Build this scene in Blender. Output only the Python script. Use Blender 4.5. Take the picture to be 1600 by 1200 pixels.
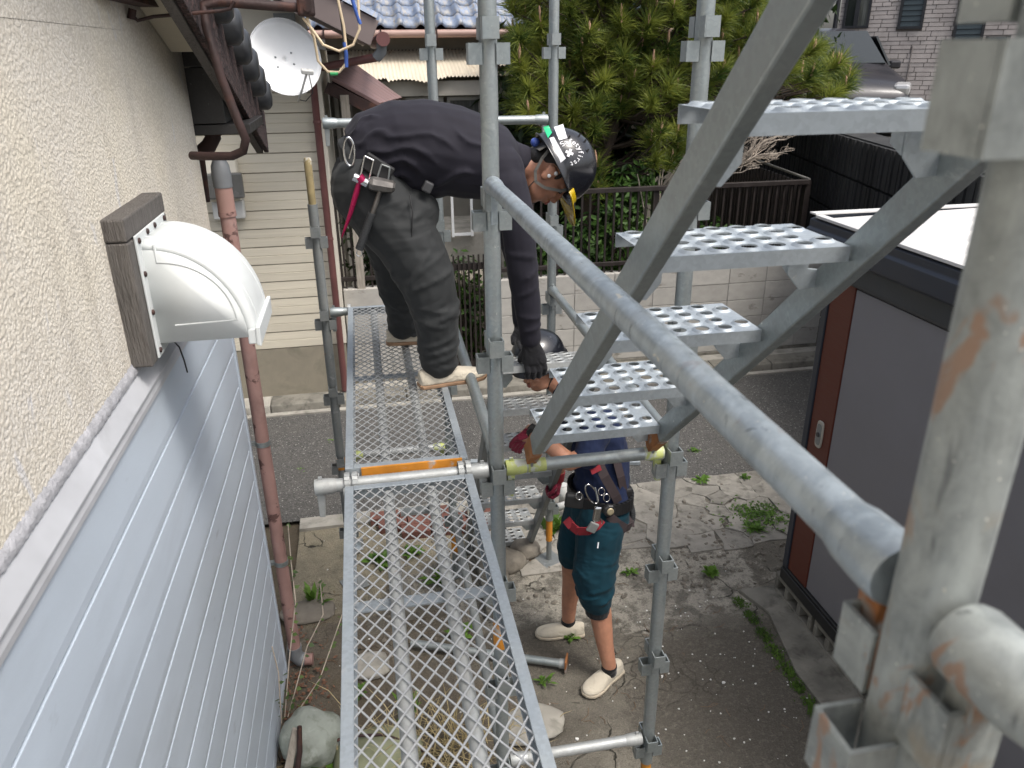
import bpy, bmesh, math, random
import numpy as np
from mathutils import Vector, Matrix, Euler

for o in list(bpy.data.objects): bpy.data.objects.remove(o)
scene = bpy.context.scene
COL = scene.collection
rad = math.radians
R_ = random.Random(7)

# ------------------------------------------------------------------ camera, sky, sun, exposure
FPX, PW, PH = 1207.0, 1600.0, 1200.0
CAM = np.array([0.0, 0.0, 2.95])
_dn = np.array([33, 2820, FPX]); _dn = _dn / np.linalg.norm(_dn)
_dp = np.array([551 - 800, 86 - 600, FPX]); _dp = _dp - _dn * _dp.dot(_dn); _dp = _dp / np.linalg.norm(_dp)
_rt = np.cross(_dn, _dp)
if _rt[0] < 0: _rt = -_rt
RW = np.array([_rt, _dp, -_dn])            # world = RW @ (x right, y down, z forward)
def _ray(u, v): return RW @ np.array([(u - 800) / FPX, (v - 600) / FPX, 1.0])
def aty(u, v, y): d = _ray(u, v); return Vector(CAM + d * ((y - CAM[1]) / d[1]))
def atz(u, v, z): d = _ray(u, v); return Vector(CAM + d * ((z - CAM[2]) / d[2]))
def atx(u, v, x): d = _ray(u, v); return Vector(CAM + d * ((x - CAM[0]) / d[0]))

cd = bpy.data.cameras.new('camera'); cam = bpy.data.objects.new('camera', cd); COL.objects.link(cam)
cd.sensor_width = 36.0; cd.lens = FPX / PW * 36.0; cd.clip_start = 0.02; cd.clip_end = 600
m = Matrix.Identity(4)
for i in range(3):
    m[i][0] = RW[i][0]; m[i][1] = -RW[i][1]; m[i][2] = -RW[i][2]; m[i][3] = CAM[i]
cam.matrix_world = m
cd.dof.use_dof = True; cd.dof.focus_distance = 3.0; cd.dof.aperture_fstop = 7.6
scene.camera = cam

SUN_EL, SUN_AZ = 60.0, 136.0               # azimuth: 0 = +Y, 90 = +X
w = bpy.data.worlds.new('World'); scene.world = w; w.use_nodes = True
nt = w.node_tree; nt.nodes.clear()
sky = nt.nodes.new('ShaderNodeTexSky'); sky.sky_type = 'NISHITA'; sky.sun_disc = False
sky.sun_elevation = rad(SUN_EL); sky.sun_rotation = rad(SUN_AZ); sky.altitude = 0
sky.air_density = 1.0; sky.dust_density = 5.0; sky.ozone_density = 0.6
bg = nt.nodes.new('ShaderNodeBackground'); bg.inputs['Strength'].default_value = 0.15
hs = nt.nodes.new('ShaderNodeHueSaturation'); hs.inputs['Saturation'].default_value = 0.50
wo = nt.nodes.new('ShaderNodeOutputWorld')
nt.links.new(sky.outputs['Color'], hs.inputs['Color']); nt.links.new(hs.outputs['Color'], bg.inputs['Color'])
nt.links.new(bg.outputs['Background'], wo.inputs['Surface'])
sd = bpy.data.lights.new('sun', 'SUN'); sd.energy = 1.3; sd.angle = rad(18); sd.color = (1.0, 0.96, 0.9)
sun = bpy.data.objects.new('sun', sd); COL.objects.link(sun)
_sd = Vector((math.sin(rad(SUN_AZ)) * math.cos(rad(SUN_EL)), math.cos(rad(SUN_AZ)) * math.cos(rad(SUN_EL)), math.sin(rad(SUN_EL))))
sun.rotation_euler = _sd.to_track_quat('Z', 'Y').to_euler(); sun.location = (6, -6, 12)
vs = scene.view_settings; vs.view_transform = 'Standard'; vs.look = 'None'; vs.exposure = 0.78; vs.gamma = 1.0
scene.render.engine = 'CYCLES'
scene.cycles.max_bounces = 6; scene.cycles.diffuse_bounces = 3; scene.cycles.glossy_bounces = 3; scene.cycles.transmission_bounces = 3

# ------------------------------------------------------------------ mesh helpers
def V(*a): return Vector(a)
def frame(d, up=(0, 0, 1)):
    d = Vector(d).normalized(); up = Vector(up)
    if abs(d.dot(up.normalized())) > 0.995: up = Vector((0, 1, 0))
    s = d.cross(up).normalized(); u = s.cross(d).normalized()
    return s, u, d

class MB:
    def __init__(self): self.v = []; self.f = []; self.s = []
    def add(self, vs, fs, sm=False):
        b = len(self.v); self.v.extend([tuple(p) for p in vs])
        for f in fs: self.f.append(tuple(b + i for i in f)); self.s.append(sm)
        return self
    def box(self, c, s, rot=None):
        hx, hy, hz = s[0] / 2, s[1] / 2, s[2] / 2; c = Vector(c)
        pts = [Vector((x, y, z)) for x in (-hx, hx) for y in (-hy, hy) for z in (-hz, hz)]
        if rot is not None:
            rm = rot if isinstance(rot, Matrix) else Euler(rot).to_matrix()
            pts = [rm @ p for p in pts]
        self.add([c + p for p in pts], [(0, 1, 3, 2), (4, 6, 7, 5), (0, 4, 5, 1), (2, 3, 7, 6), (0, 2, 6, 4), (1, 5, 7, 3)])
        return self
    def bx(self, x0, x1, y0, y1, z0, z1):
        return self.box(((x0 + x1) / 2, (y0 + y1) / 2, (z0 + z1) / 2), (abs(x1 - x0), abs(y1 - y0), abs(z1 - z0)))
    def beam(self, a, b, w, h, up=(0, 0, 1)):
        a = Vector(a); b = Vector(b); s, u, d = frame(b - a, up)
        P = []
        for e in (a, b):
            for i, j in ((-1, -1), (1, -1), (1, 1), (-1, 1)): P.append(e + s * (i * w / 2) + u * (j * h / 2))
        self.add(P, [(0, 1, 2, 3), (7, 6, 5, 4), (0, 4, 5, 1), (1, 5, 6, 2), (2, 6, 7, 3), (3, 7, 4, 0)])
        return self
    def tube(self, pts, r, n=14, caps=True, closed=False, sm=True):
        pts = [Vector(p) for p in pts]; k = len(pts)
        rs = r if isinstance(r, (list, tuple)) else [r] * k
        rings = []; pu = None
        for i, p in enumerate(pts):
            if closed: d = pts[(i + 1) % k] - pts[i - 1]
            elif i == 0: d = pts[1] - p
            elif i == k - 1: d = p - pts[i - 1]
            else: d = (pts[i + 1] - p).normalized() + (p - pts[i - 1]).normalized()
            if d.length < 1e-9: d = Vector((0, 0, 1))
            d.normalize()
            if pu is None: s, u, d = frame(d)
            else:
                s = d.cross(pu)
                if s.length < 1e-6: s, u, d = frame(d)
                s.normalize(); u = s.cross(d).normalized()
            pu = u
            rings.append([p + (s * math.cos(t) + u * math.sin(t)) * rs[i] for t in [2 * math.pi * j / n for j in range(n)]])
        return self.loft(rings, caps, closed, sm)
    def loft(self, rings, caps=True, closed=False, sm=True):
        n = len(rings[0]); k = len(rings); vs = [p for r in rings for p in r]; fs = []
        for i in range(k if closed else k - 1):
            a = i * n; b = ((i + 1) % k) * n
            for j in range(n): fs.append((a + j, a + (j + 1) % n, b + (j + 1) % n, b + j))
        self.add(vs, fs, sm)
        if caps and not closed:
            self.add(rings[0], [tuple(reversed(range(n)))]); self.add(rings[-1], [tuple(range(n))])
        return self
    def lathe(self, prof, o=(0, 0, 0), ax=(0, 0, 1), n=20, sm=True):
        o = Vector(o); s, u, d = frame(ax, (0, 1, 0.01))
        rings = [[o + d * z + (s * math.cos(t) + u * math.sin(t)) * max(r, 1e-5) for t in [2 * math.pi * j / n for j in range(n)]] for r, z in prof]
        return self.loft(rings, True, False, sm)
    def prism(self, poly, o, ex, ey, ez):
        o = Vector(o); ex = Vector(ex); ey = Vector(ey); ez = Vector(ez); n = len(poly)
        A = [o + ex * x + ey * y for x, y in poly]; B = [p + ez for p in A]
        fs = [tuple(reversed(range(n))), tuple(range(n, 2 * n))] + [(i, (i + 1) % n, n + (i + 1) % n, n + i) for i in range(n)]
        return self.add(A + B, fs)
    def mesh(self, name, mat=None):
        me = bpy.data.meshes.new(name); me.from_pydata(self.v, [], self.f)
        me.polygons.foreach_set('use_smooth', self.s)
        if mat is not None: me.materials.append(mat)
        bm = bmesh.new(); bm.from_mesh(me); bmesh.ops.recalc_face_normals(bm, faces=bm.faces); bm.to_mesh(me); bm.free()
        me.update(); return me
    def obj(self, name, mat=None, parent=None, bevel=0, seg=2):
        return mobj(name, self.mesh(name, mat), parent, bevel, seg)

def wm(o):
    b = o.matrix_basis
    return (wm(o.parent) @ o.matrix_parent_inverse @ b) if o.parent else b.copy()
def mobj(name, me, parent=None, bevel=0, seg=2, M=None):
    """link a mesh given in world coordinates (or moved by M), optionally as a child that keeps its place"""
    o = bpy.data.objects.new(name, me); COL.objects.link(o)
    if M is not None: o.matrix_basis = M
    if parent is not None:
        o.parent = parent; o.matrix_parent_inverse = wm(parent).inverted()
    if bevel:
        md = o.modifiers.new('bevel', 'BEVEL'); md.width = bevel; md.segments = seg; md.limit_method = 'ANGLE'; md.angle_limit = rad(40)
    return o
def local(name, me, parent, loc=(0, 0, 0), rot=None, bevel=0):
    """a child given in its parent's own coordinates"""
    o = bpy.data.objects.new(name, me); COL.objects.link(o); o.parent = parent; o.location = loc
    if rot: o.rotation_euler = rot
    if bevel:
        md = o.modifiers.new('bevel', 'BEVEL'); md.width = bevel; md.segments = 2; md.limit_method = 'ANGLE'; md.angle_limit = rad(40)
    return o
def tag(o, label=None, cat=None, group=None, kind=None):
    if label: o['label'] = label
    if cat: o['category'] = cat
    if group: o['group'] = group
    if kind: o['kind'] = kind
    return o
def thing(name, label, cat, loc=(0, 0, 0), group=None, rot=None):
    o = bpy.data.objects.new(name, None); COL.objects.link(o); o.location = loc; o.empty_display_size = 0.1
    if rot: o.rotation_euler = rot
    return tag(o, label, cat, group)
def copy_tree(o, parent=None):
    c = o.copy(); COL.objects.link(c)
    if parent is not None: c.parent = parent
    for ch in list(o.children): copy_tree(ch, c)
    return c

# ------------------------------------------------------------------ material helpers
def L4(c): return (c[0], c[1], c[2], 1.0)
class NT:
    def __init__(self, name):
        self.m = bpy.data.materials.new(name); self.m.use_nodes = True; self.t = self.m.node_tree
        self.b = self.t.nodes['Principled BSDF']
    def n(self, typ, **kw):
        nd = self.t.nodes.new(typ)
        for k, v in kw.items():
            if k in nd.inputs: self.put(nd.inputs[k], v)
            else: setattr(nd, k, v)
        return nd
    def put(self, sock, v):
        if hasattr(v, 'is_output'): self.t.links.new(v, sock)
        else: sock.default_value = v
    def coord(self, how='obj', scale=(1, 1, 1), rot=(0, 0, 0)):
        src = self.n('ShaderNodeTexCoord').outputs['Object'] if how == 'obj' else self.n('ShaderNodeNewGeometry').outputs['Position']
        if how == 'obj':
            oi = self.n('ShaderNodeObjectInfo')
            off = self.math('MULTIPLY', oi.outputs['Random'], 37.0)
            ad = self.n('ShaderNodeVectorMath', operation='ADD'); self.put(ad.inputs[0], src); self.put(ad.inputs[1], off); src = ad.outputs[0]
        mp = self.n('ShaderNodeMapping'); self.put(mp.inputs['Vector'], src); mp.inputs['Scale'].default_value = scale; mp.inputs['Rotation'].default_value = rot
        return mp.outputs['Vector']
    def noise(self, vec, sc, det=5, rough=0.55, dist=0.0):
        nd = self.n('ShaderNodeTexNoise'); self.put(nd.inputs['Vector'], vec); nd.inputs['Scale'].default_value = sc
        nd.inputs['Detail'].default_value = det; nd.inputs['Roughness'].default_value = rough; nd.inputs['Distortion'].default_value = dist
        return nd.outputs['Fac']
    def voro(self, vec, sc, feature='F1', out='Distance', rnd=1.0):
        nd = self.n('ShaderNodeTexVoronoi', feature=feature); self.put(nd.inputs['Vector'], vec); nd.inputs['Scale'].default_value = sc
        nd.inputs['Randomness'].default_value = rnd
        return nd.outputs[out]
    def ramp(self, fac, a, b, v0=0.0, v1=1.0):
        nd = self.n('ShaderNodeMapRange'); self.put(nd.inputs['Value'], fac)
        nd.inputs['From Min'].default_value = a; nd.inputs['From Max'].default_value = b
        nd.inputs['To Min'].default_value = v0; nd.inputs['To Max'].default_value = v1
        return nd.outputs['Result']
    def mix(self, fac, a, b, mode='MIX'):
        nd = self.n('ShaderNodeMix', data_type='RGBA', blend_type=mode)
        self.put(nd.inputs[0], fac)
        self.put(nd.inputs[6], L4(a) if isinstance(a, tuple) else a); self.put(nd.inputs[7], L4(b) if isinstance(b, tuple) else b)
        return nd.outputs[2]
    def math(self, op, a, b=0.0):
        nd = self.n('ShaderNodeMath', operation=op); self.put(nd.inputs[0], a); self.put(nd.inputs[1], b); return nd.outputs[0]
    def xyz(self, vec):
        nd = self.n('ShaderNodeSeparateXYZ'); self.put(nd.inputs[0], vec); return nd.outputs
    def bump(self, h, st=0.2, dist=0.01, prev=None):
        nd = self.n('ShaderNodeBump'); self.put(nd.inputs['Height'], h); nd.inputs['Strength'].default_value = st; nd.inputs['Distance'].default_value = dist
        if prev is not None: self.put(nd.inputs['Normal'], prev)
        return nd.outputs[0]
    def done(self, col=None, rough=None, normal=None, metal=None, **kw):
        if col is not None: self.put(self.b.inputs['Base Color'], L4(col) if isinstance(col, tuple) else col)
        if rough is not None: self.put(self.b.inputs['Roughness'], rough)
        if metal is not None: self.put(self.b.inputs['Metallic'], metal)
        if normal is not None: self.put(self.b.inputs['Normal'], normal)
        for k, v in kw.items(): self.put(self.b.inputs[k], v)
        return self.m
def sc3(c, k): return tuple(min(1, x * k) for x in c)
def pmat(name, c, r=0.6, m=0.0, var=0.15, sc=4.0, rnd=0.0, bump=0.0, bsc=60.0, bd=0.004, stains=(), how='obj', stretch=(1, 1, 1), spec=0.5, **kw):
    """even colour with cloudy variation, per-piece variation, fine relief, and stains = [(colour, scale, lo, hi, amount)]"""
    t = NT(name); vec = t.coord(how, stretch)
    f = t.noise(vec, sc, 3, 0.6)
    col = t.mix(t.ramp(f, 0.3, 0.7), sc3(c, 1 - var), sc3(c, 1 + var))
    for i, (c2, s2, lo, hi, am) in enumerate(stains):
        g = t.noise(vec, s2, 4, 0.62, 0.3)
        col = t.mix(t.math('MULTIPLY', t.ramp(g, lo, hi), am), col, c2)
    if rnd:
        oi = t.n('ShaderNodeObjectInfo')
        k = t.ramp(oi.outputs['Random'], 0, 1, 1 - rnd, 1 + rnd)
        cmb = t.n('ShaderNodeCombineXYZ'); [t.put(cmb.inputs[i], k) for i in range(3)]
        col = t.mix(1.0, col, cmb.outputs[0], 'MULTIPLY')
    nm = None
    if bump: nm = t.bump(t.noise(vec, bsc, 2, 0.6), bump, bd)
    rr = t.ramp(f, 0.3, 0.7, max(0.05, r - 0.08), min(1, r + 0.08))
    return t.done(col, rr, nm, m, **{'Specular IOR Level': spec}, **kw)
# ------------------------------------------------------------------ materials
def galv_mat(name, c=(0.355, 0.395, 0.40), r=0.42, dirt=0.5, rust=0.0, paint=0.0, metal=0.72):
    t = NT(name); vec = t.coord('obj')
    sp = t.voro(vec, 120, 'F1', 'Color'); s = t.xyz(sp)[0]
    big = t.noise(vec, 9, 4, 0.65, 0.4)
    col = t.mix(t.ramp(s, 0, 1, 0.0, 0.35), sc3(c, 0.82), sc3(c, 1.15))
    col = t.mix(t.math('MULTIPLY', t.ramp(big, 0.42, 0.72), dirt), col, (0.30, 0.30, 0.285))
    sm = t.noise(vec, 55, 4, 0.6)
    col = t.mix(t.ramp(sm, 0.70, 0.76), col, (0.66, 0.66, 0.62))          # dried cement flecks
    wh = t.noise(vec, 16, 5, 0.6, 0.8)
    col = t.mix(t.ramp(wh, 0.62, 0.75, 0, 0.5), col, (0.55, 0.57, 0.57))   # white zinc bloom
    if rust:
        ru = t.noise(vec, 13, 6, 0.7, 0.5)
        col = t.mix(t.ramp(ru, 0.70 - 0.14 * rust, 0.80 - 0.1 * rust, 0, 0.85), col, (0.24, 0.105, 0.035))
    if paint:
        pa = t.noise(vec, 10, 3, 0.5, 0.6)
        col = t.mix(t.ramp(pa, 0.60, 0.66, 0, paint), col, (0.50, 0.43, 0.30))
        pb = t.noise(vec, 14, 5, 0.6, 1.0)
        col = t.mix(t.ramp(pb, 0.64, 0.68, 0, paint), col, (0.33, 0.18, 0.10))
    rr = t.ramp(big, 0.3, 0.75, r - 0.08, r + 0.22)
    nm = t.bump(t.noise(vec, 70, 2, 0.6), 0.12, 0.002)
    return t.done(col, rr, nm, metal)
GALV = galv_mat('galvanised_steel')
GALV_R = galv_mat('galvanised_steel_rusty', rust=0.8)
def near_post_mat(name='galvanised_steel_near', lo=(0.205, 0.222, 0.216), hi=(0.315, 0.337, 0.325), pt=1.0, met=0.35, rg=0.0):
    t = NT(name); vec = t.coord('pos'); sv = t.coord('pos', (1, 1, 0.25))
    a = t.noise(vec, 26, 5, 0.7, 0.6); b = t.noise(vec, 9, 4, 0.6, 0.8); s = t.noise(sv, 40, 4, 0.65, 0.3)
    col = t.mix(t.ramp(a, 0.38, 0.62), lo, hi)
    col = t.mix(t.ramp(s, 0.46, 0.62, 0, 0.65), col, sc3(hi, 1.2))
    col = t.mix(t.ramp(b, 0.56, 0.66, 0, 0.5 * pt), col, (0.32, 0.26, 0.18))           # tan smear
    c = t.noise(t.coord('pos', (1, 1, 0.45)), 17, 4, 0.6, 1.2); col = t.mix(t.ramp(c, 0.61, 0.65, 0, 0.75 * pt), col, (0.30, 0.165, 0.095))   # brown paint smear
    d = t.noise(t.coord('pos', (1.4, 1.4, 0.22)), 38, 3, 0.6, 0.5); col = t.mix(t.ramp(d, 0.64, 0.70, 0, 0.6), col, (0.075, 0.082, 0.088))   # dark scrapes
    e = t.noise(vec, 22, 3, 0.6, 0.6); col = t.mix(t.ramp(e, 0.68, 0.70, 0, 0.85), col, (0.60, 0.56, 0.46))   # dried plaster
    f = t.noise(vec, 210, 2, 0.6); col = t.mix(t.ramp(f, 0.70, 0.75), col, (0.62, 0.61, 0.57))
    nm = t.bump(t.math('ADD', t.noise(vec, 120, 3, 0.6), e), 0.22, 0.002)
    return t.done(col, t.ramp(a, 0.3, 0.7, 0.42 - rg, 0.62 - rg), nm, met)
GALV_P = near_post_mat()
GALV_N = near_post_mat('galvanised_rail_near', (0.275, 0.315, 0.34), (0.365, 0.41, 0.435), 0.2, 0.6, 0.08)
GALV_B = galv_mat('galvanised_tread', (0.47, 0.52, 0.555), r=0.54, dirt=0.2, metal=0.75)
GALV_D = galv_mat('galvanised_dull', (0.26, 0.28, 0.28), r=0.55, dirt=0.7, rust=0.3, metal=0.55)
GALV_W = galv_mat('galvanised_pale', (0.43, 0.445, 0.44), r=0.52, dirt=0.6, rust=0.35, metal=0.45)
ORANGE = pmat('orange_paint_band', (0.55, 0.22, 0.025), 0.5, 0.1, 0.25, 9, stains=[((0.4, 0.4, 0.38), 16, 0.6, 0.68, 0.9)], bump=0.1)
RUSTO = pmat('rust_orange', (0.30, 0.12, 0.04), 0.75, 0.1, 0.35, 14, stains=[((0.32, 0.32, 0.31), 18, 0.56, 0.66, 0.9)], bump=0.15)
YELLOWP = pmat('yellow_green_paint', (0.40, 0.44, 0.15), 0.55, 0.0, 0.2, 20, stains=[((0.42, 0.44, 0.42), 22, 0.52, 0.6, 0.9)], bump=0.1)
def stucco_mat():
    t = NT('stucco'); vec = t.coord('pos')
    v1 = t.voro(vec, 120, 'F1', 'Distance'); n1 = t.noise(vec, 160, 3, 0.7); n2 = t.noise(vec, 2.2, 4, 0.6, 0.5)
    h = t.math('ADD', t.math('MULTIPLY', v1, 0.8), n1)
    col = t.mix(t.ramp(n2, 0.35, 0.7), (0.75, 0.695, 0.585), (0.70, 0.665, 0.615))
    col = t.mix(t.ramp(h, 0.35, 0.95, 0.0, 0.45), (0.42, 0.38, 0.31), col) if False else t.mix(t.ramp(h, 0.72, 0.98, 0, 0.5), col, (0.48, 0.43, 0.35))
    st = t.noise(t.coord('pos', (1.5, 3.0, 0.5)), 2.2, 4, 0.65, 0.6)
    col = t.mix(t.ramp(st, 0.56, 0.78, 0, 0.55), col, (0.40, 0.36, 0.30))
    fl = t.noise(t.coord('pos', (3, 3, 1.2)), 3.5, 5, 0.6, 1.2)
    col = t.mix(t.ramp(fl, 0.63, 0.70, 0, 0.7), col, (0.60, 0.60, 0.62))
    nm = t.bump(h, 0.6, 0.005)
    return t.done(col, 0.95, nm, 0, **{'Specular IOR Level': 0.2})
STUCCO = stucco_mat()
def asphalt_mat():
    t = NT('asphalt'); vec = t.coord('pos')
    v = t.voro(vec, 130, 'F1', 'Color'); s = t.xyz(v)[0]; n = t.noise(vec, 2.5, 6, 0.65)
    col = t.mix(t.ramp(s, 0.0, 1.0), (0.040, 0.039, 0.038), (0.115, 0.112, 0.106))
    col = t.mix(t.ramp(s, 0.965, 0.985), col, (0.30, 0.29, 0.275))
    col = t.mix(t.ramp(n, 0.4, 0.75, 0, 0.5), col, (0.10, 0.095, 0.085))
    nm = t.bump(t.voro(vec, 130, 'F1', 'Distance'), 0.7, 0.006)
    return t.done(col, 0.9, nm, 0, **{'Specular IOR Level': 0.3})
ASPHALT = asphalt_mat()
def yard_mat():
    t = NT('yard_concrete'); vec = t.coord('pos'); x, y, z = t.xyz(vec)[0], t.xyz(vec)[1], None
    n0 = t.noise(vec, 1.4, 5, 0.65, 0.4); n1 = t.noise(vec, 7, 6, 0.72, 0.3); n2 = t.noise(vec, 45, 4, 0.68)
    col = t.mix(t.ramp(n0, 0.35, 0.68), (0.135, 0.123, 0.104), (0.25, 0.23, 0.19))
    col = t.mix(t.ramp(n1, 0.48, 0.75, 0, 0.6), col, (0.075, 0.067, 0.053))
    # worn pale slab areas: blobs at fixed places on the floor
    def blob(cx, cy, rx, ry, ed=0.5):
        dx = t.math('MULTIPLY', t.math('SUBTRACT', x, cx), 1 / rx); dy = t.math('MULTIPLY', t.math('SUBTRACT', y, cy), 1 / ry)
        d = t.math('SQRT', t.math('ADD', t.math('MULTIPLY', dx, dx), t.math('MULTIPLY', dy, dy)))
        d = t.math('ADD', d, t.math('MULTIPLY', t.math('SUBTRACT', n1, 0.5), 1.3))
        return t.ramp(d, 1.0, 1.0 - 0.25 * ed)
    pale = t.mix(t.ramp(n1, 0.47, 0.57), (0.40, 0.375, 0.32), (0.19, 0.178, 0.152))
    pale = t.mix(t.ramp(n2, 0.55, 0.66, 0, 0.8), pale, (0.11, 0.10, 0.085))
    for b in ((0.80, 3.62, 0.52, 0.36), (1.62, 3.60, 0.62, 0.52), (1.25, 3.95, 0.45, 0.3), (0.35, 3.95, 0.4, 0.3)):
        col = t.mix(t.math('MULTIPLY', blob(*b), 0.9), col, pale)
    beige = t.mix(t.ramp(n1, 0.4, 0.7), (0.31, 0.275, 0.20), (0.20, 0.18, 0.135))
    for b in ((-0.42, 4.2, 0.5, 0.62), (-0.05, 4.35, 0.6, 0.4)):
        col = t.mix(t.math('MULTIPLY', blob(*b), 0.95), col, beige)
    brown = (0.115, 0.092, 0.066)
    for b in ((-0.38, 3.1, 0.3, 0.6), (0.1, 2.9, 0.5, 0.8)):
        col = t.mix(t.math('MULTIPLY', blob(*b), 0.6), col, brown)
    dk = t.mix(t.ramp(n2, 0.5, 0.7), (0.115, 0.104, 0.087), (0.20, 0.18, 0.148))
    for b in ((1.75, 2.55, 0.75, 0.75), (0.62, 3.18, 0.5, 0.22)):
        col = t.mix(t.math('MULTIPLY', blob(*b), 0.8), col, dk)
    gr = t.noise(vec, 130, 2, 0.7); col = t.mix(1.0, col, t.mix(t.ramp(gr, 0.3, 0.7), (0.62, 0.62, 0.62), (1.0, 0.99, 0.97)), 'MULTIPLY'); col = t.mix(t.ramp(gr, 0.70, 0.76, 0, 0.6), col, (0.30, 0.29, 0.26))
    col = t.mix(t.ramp(t.noise(vec, 3.1, 6, 0.7, 0.2), 0.60, 0.74, 0, 0.45), col, (0.055, 0.065, 0.028))
    cr = t.voro(t.n('ShaderNodeVectorMath', operation='ADD').outputs[0], 1) if False else None
    wv = t.n('ShaderNodeVectorMath', operation='ADD'); t.put(wv.inputs[0], vec)
    nn = t.n('ShaderNodeTexNoise'); t.put(nn.inputs['Vector'], vec); nn.inputs['Scale'].default_value = 3.0; nn.inputs['Detail'].default_value = 6
    sc = t.n('ShaderNodeVectorMath', operation='SCALE'); t.put(sc.inputs[0], nn.outputs['Color']); sc.inputs['Scale'].default_value = 0.35
    t.put(wv.inputs[1], sc.outputs[0])
    ck = t.voro(wv.outputs[0], 1.7, 'DISTANCE_TO_EDGE', 'Distance')
    ckm = t.math('MULTIPLY', t.ramp(ck, 0.011, 0.003), t.ramp(n0, 0.50, 0.58))
    col = t.mix(ckm, col, (0.03, 0.028, 0.022))
    ck2 = t.voro(wv.outputs[0], 9, 'DISTANCE_TO_EDGE', 'Distance')
    ck2m = t.math('MULTIPLY', t.ramp(ck2, 0.05, 0.015), t.ramp(t.noise(vec, 1.1, 3), 0.55, 0.62))
    col = t.mix(t.math('MULTIPLY', ck2m, 0.4), col, (0.035, 0.032, 0.025))
    h = t.math('SUBTRACT', t.math('ADD', n2, t.math('MULTIPLY', n1, 1.5)), t.math('MULTIPLY', t.math('MAXIMUM', ckm, ck2m), 0.7))
    return t.done(col, 0.92, t.bump(t.math('ADD', h, gr), 0.75, 0.012), 0, **{'Specular IOR Level': 0.25})
YARD = yard_mat()
SOIL = pmat('garden_soil', (0.07, 0.055, 0.035), 0.95, 0, 0.4, 3, bump=0.8, bsc=25, bd=0.02, how='pos')
CONC = pmat('concrete', (0.30, 0.285, 0.25), 0.9, 0, 0.2, 5, bump=0.4, bsc=70, stains=[((0.12, 0.115, 0.095), 7, 0.5, 0.72, 0.75), ((0.09, 0.10, 0.05), 4, 0.58, 0.75, 0.5)], how='pos')
CONC_D = pmat('concrete_dark', (0.17, 0.16, 0.135), 0.92, 0, 0.3, 6, bump=0.5, bsc=60, stains=[((0.06, 0.055, 0.045), 9, 0.5, 0.7, 0.8)], how='pos')
SLAB = pmat('cracked_concrete_slab', (0.245, 0.23, 0.20), 0.92, 0, 0.22, 9, 0.18, bump=0.6, bsc=60, stains=[((0.08, 0.075, 0.06), 12, 0.52, 0.68, 0.75), ((0.35, 0.34, 0.30), 30, 0.64, 0.7, 0.6)])
BLOCK = pmat('concrete_block', (0.37, 0.355, 0.325), 0.92, 0, 0.10, 9, 0.09, bump=0.4, bsc=110, stains=[((0.10, 0.09, 0.07), 5, 0.60, 0.70, 0.7)], stretch=(1, 1, 1.7))
MORTAR = pmat('mortar', (0.30, 0.29, 0.27), 0.95, 0, 0.15, 9)
SIDE_BLUE = pmat('pale_blue_grey_siding', (0.45, 0.51, 0.58), 0.42, 0, 0.06, 1.2, 0.03, bump=0.12, bsc=45, bd=0.002, how='pos', stretch=(1, 1, 3),
                 stains=[((0.27, 0.295, 0.33), 1.6, 0.55, 0.85, 0.35), ((0.50, 0.55, 0.61), 2.7, 0.6, 0.8, 0.4), ((0.17, 0.175, 0.19), 4.3, 0.66, 0.80, 0.55)])
SEAM = pmat('siding_seam_highlight', (0.66, 0.69, 0.72), 0.45, 0, 0.05)  # bright lines along the seams: highlight of the board lips painted as white backing
FLASH = pmat('grey_flashing', (0.47, 0.48, 0.505), 0.45, 0.1, 0.10, 6, how='pos', stains=[((0.34, 0.35, 0.36), 7, 0.58, 0.75, 0.5)])
SIDE_CREAM = pmat('cream_siding', (0.56, 0.515, 0.415), 0.7, 0, 0.07, 3, 0.045, bump=0.35, bsc=30, bd=0.004, how='pos', stretch=(0.5, 1, 14),
                  stains=[((0.46, 0.42, 0.33), 5, 0.52, 0.72, 0.55)])
CREAM = pmat('cream_plaster', (0.62, 0.585, 0.50), 0.85, 0, 0.06, 5, bump=0.2, bsc=80, how='pos')
SEAM_D = pmat('siding_shadow_gap', (0.30, 0.27, 0.21), 0.9)
FOUND = pmat('foundation_render', (0.24, 0.215, 0.165), 0.92, 0, 0.12, 4, bump=0.25, bsc=70, how='pos', stains=[((0.13, 0.12, 0.09), 4, 0.52, 0.75, 0.6)])
BROWN = pmat('brown_trim', (0.115, 0.085, 0.078), 0.6, 0, 0.15, 5)
VERGE = pmat('brown_bargeboard', (0.17, 0.135, 0.128), 0.7, 0, 0.12, 3)
DKBROWN = pmat('dark_rusty_brown', (0.036, 0.018, 0.016), 0.65, 0.1, 0.4, 12, bump=0.5, bsc=40, stains=[((0.13, 0.05, 0.03), 10, 0.55, 0.7, 0.7)])
RUSTBOARD = pmat('flaking_brown_paint', (0.030, 0.017, 0.016), 0.9, 0, 0.45, 30, bump=1.0, bsc=45, bd=0.02, how='pos', stains=[((0.075, 0.040, 0.036), 34, 0.54, 0.6, 0.8)])
BLACKT = pmat('black_roof_tile', (0.030, 0.032, 0.036), 0.38, 0, 0.2, 10)
BLACKB = pmat('weathered_black_board', (0.022, 0.021, 0.021), 0.4, 0, 0.3, 14, bump=0.2, stains=[((0.16, 0.16, 0.16), 70, 0.66, 0.72, 0.6)], how='pos')
SOFFIT = pmat('soffit_cream', (0.46, 0.42, 0.33), 0.85, 0, 0.12, 4, how='pos')
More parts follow.
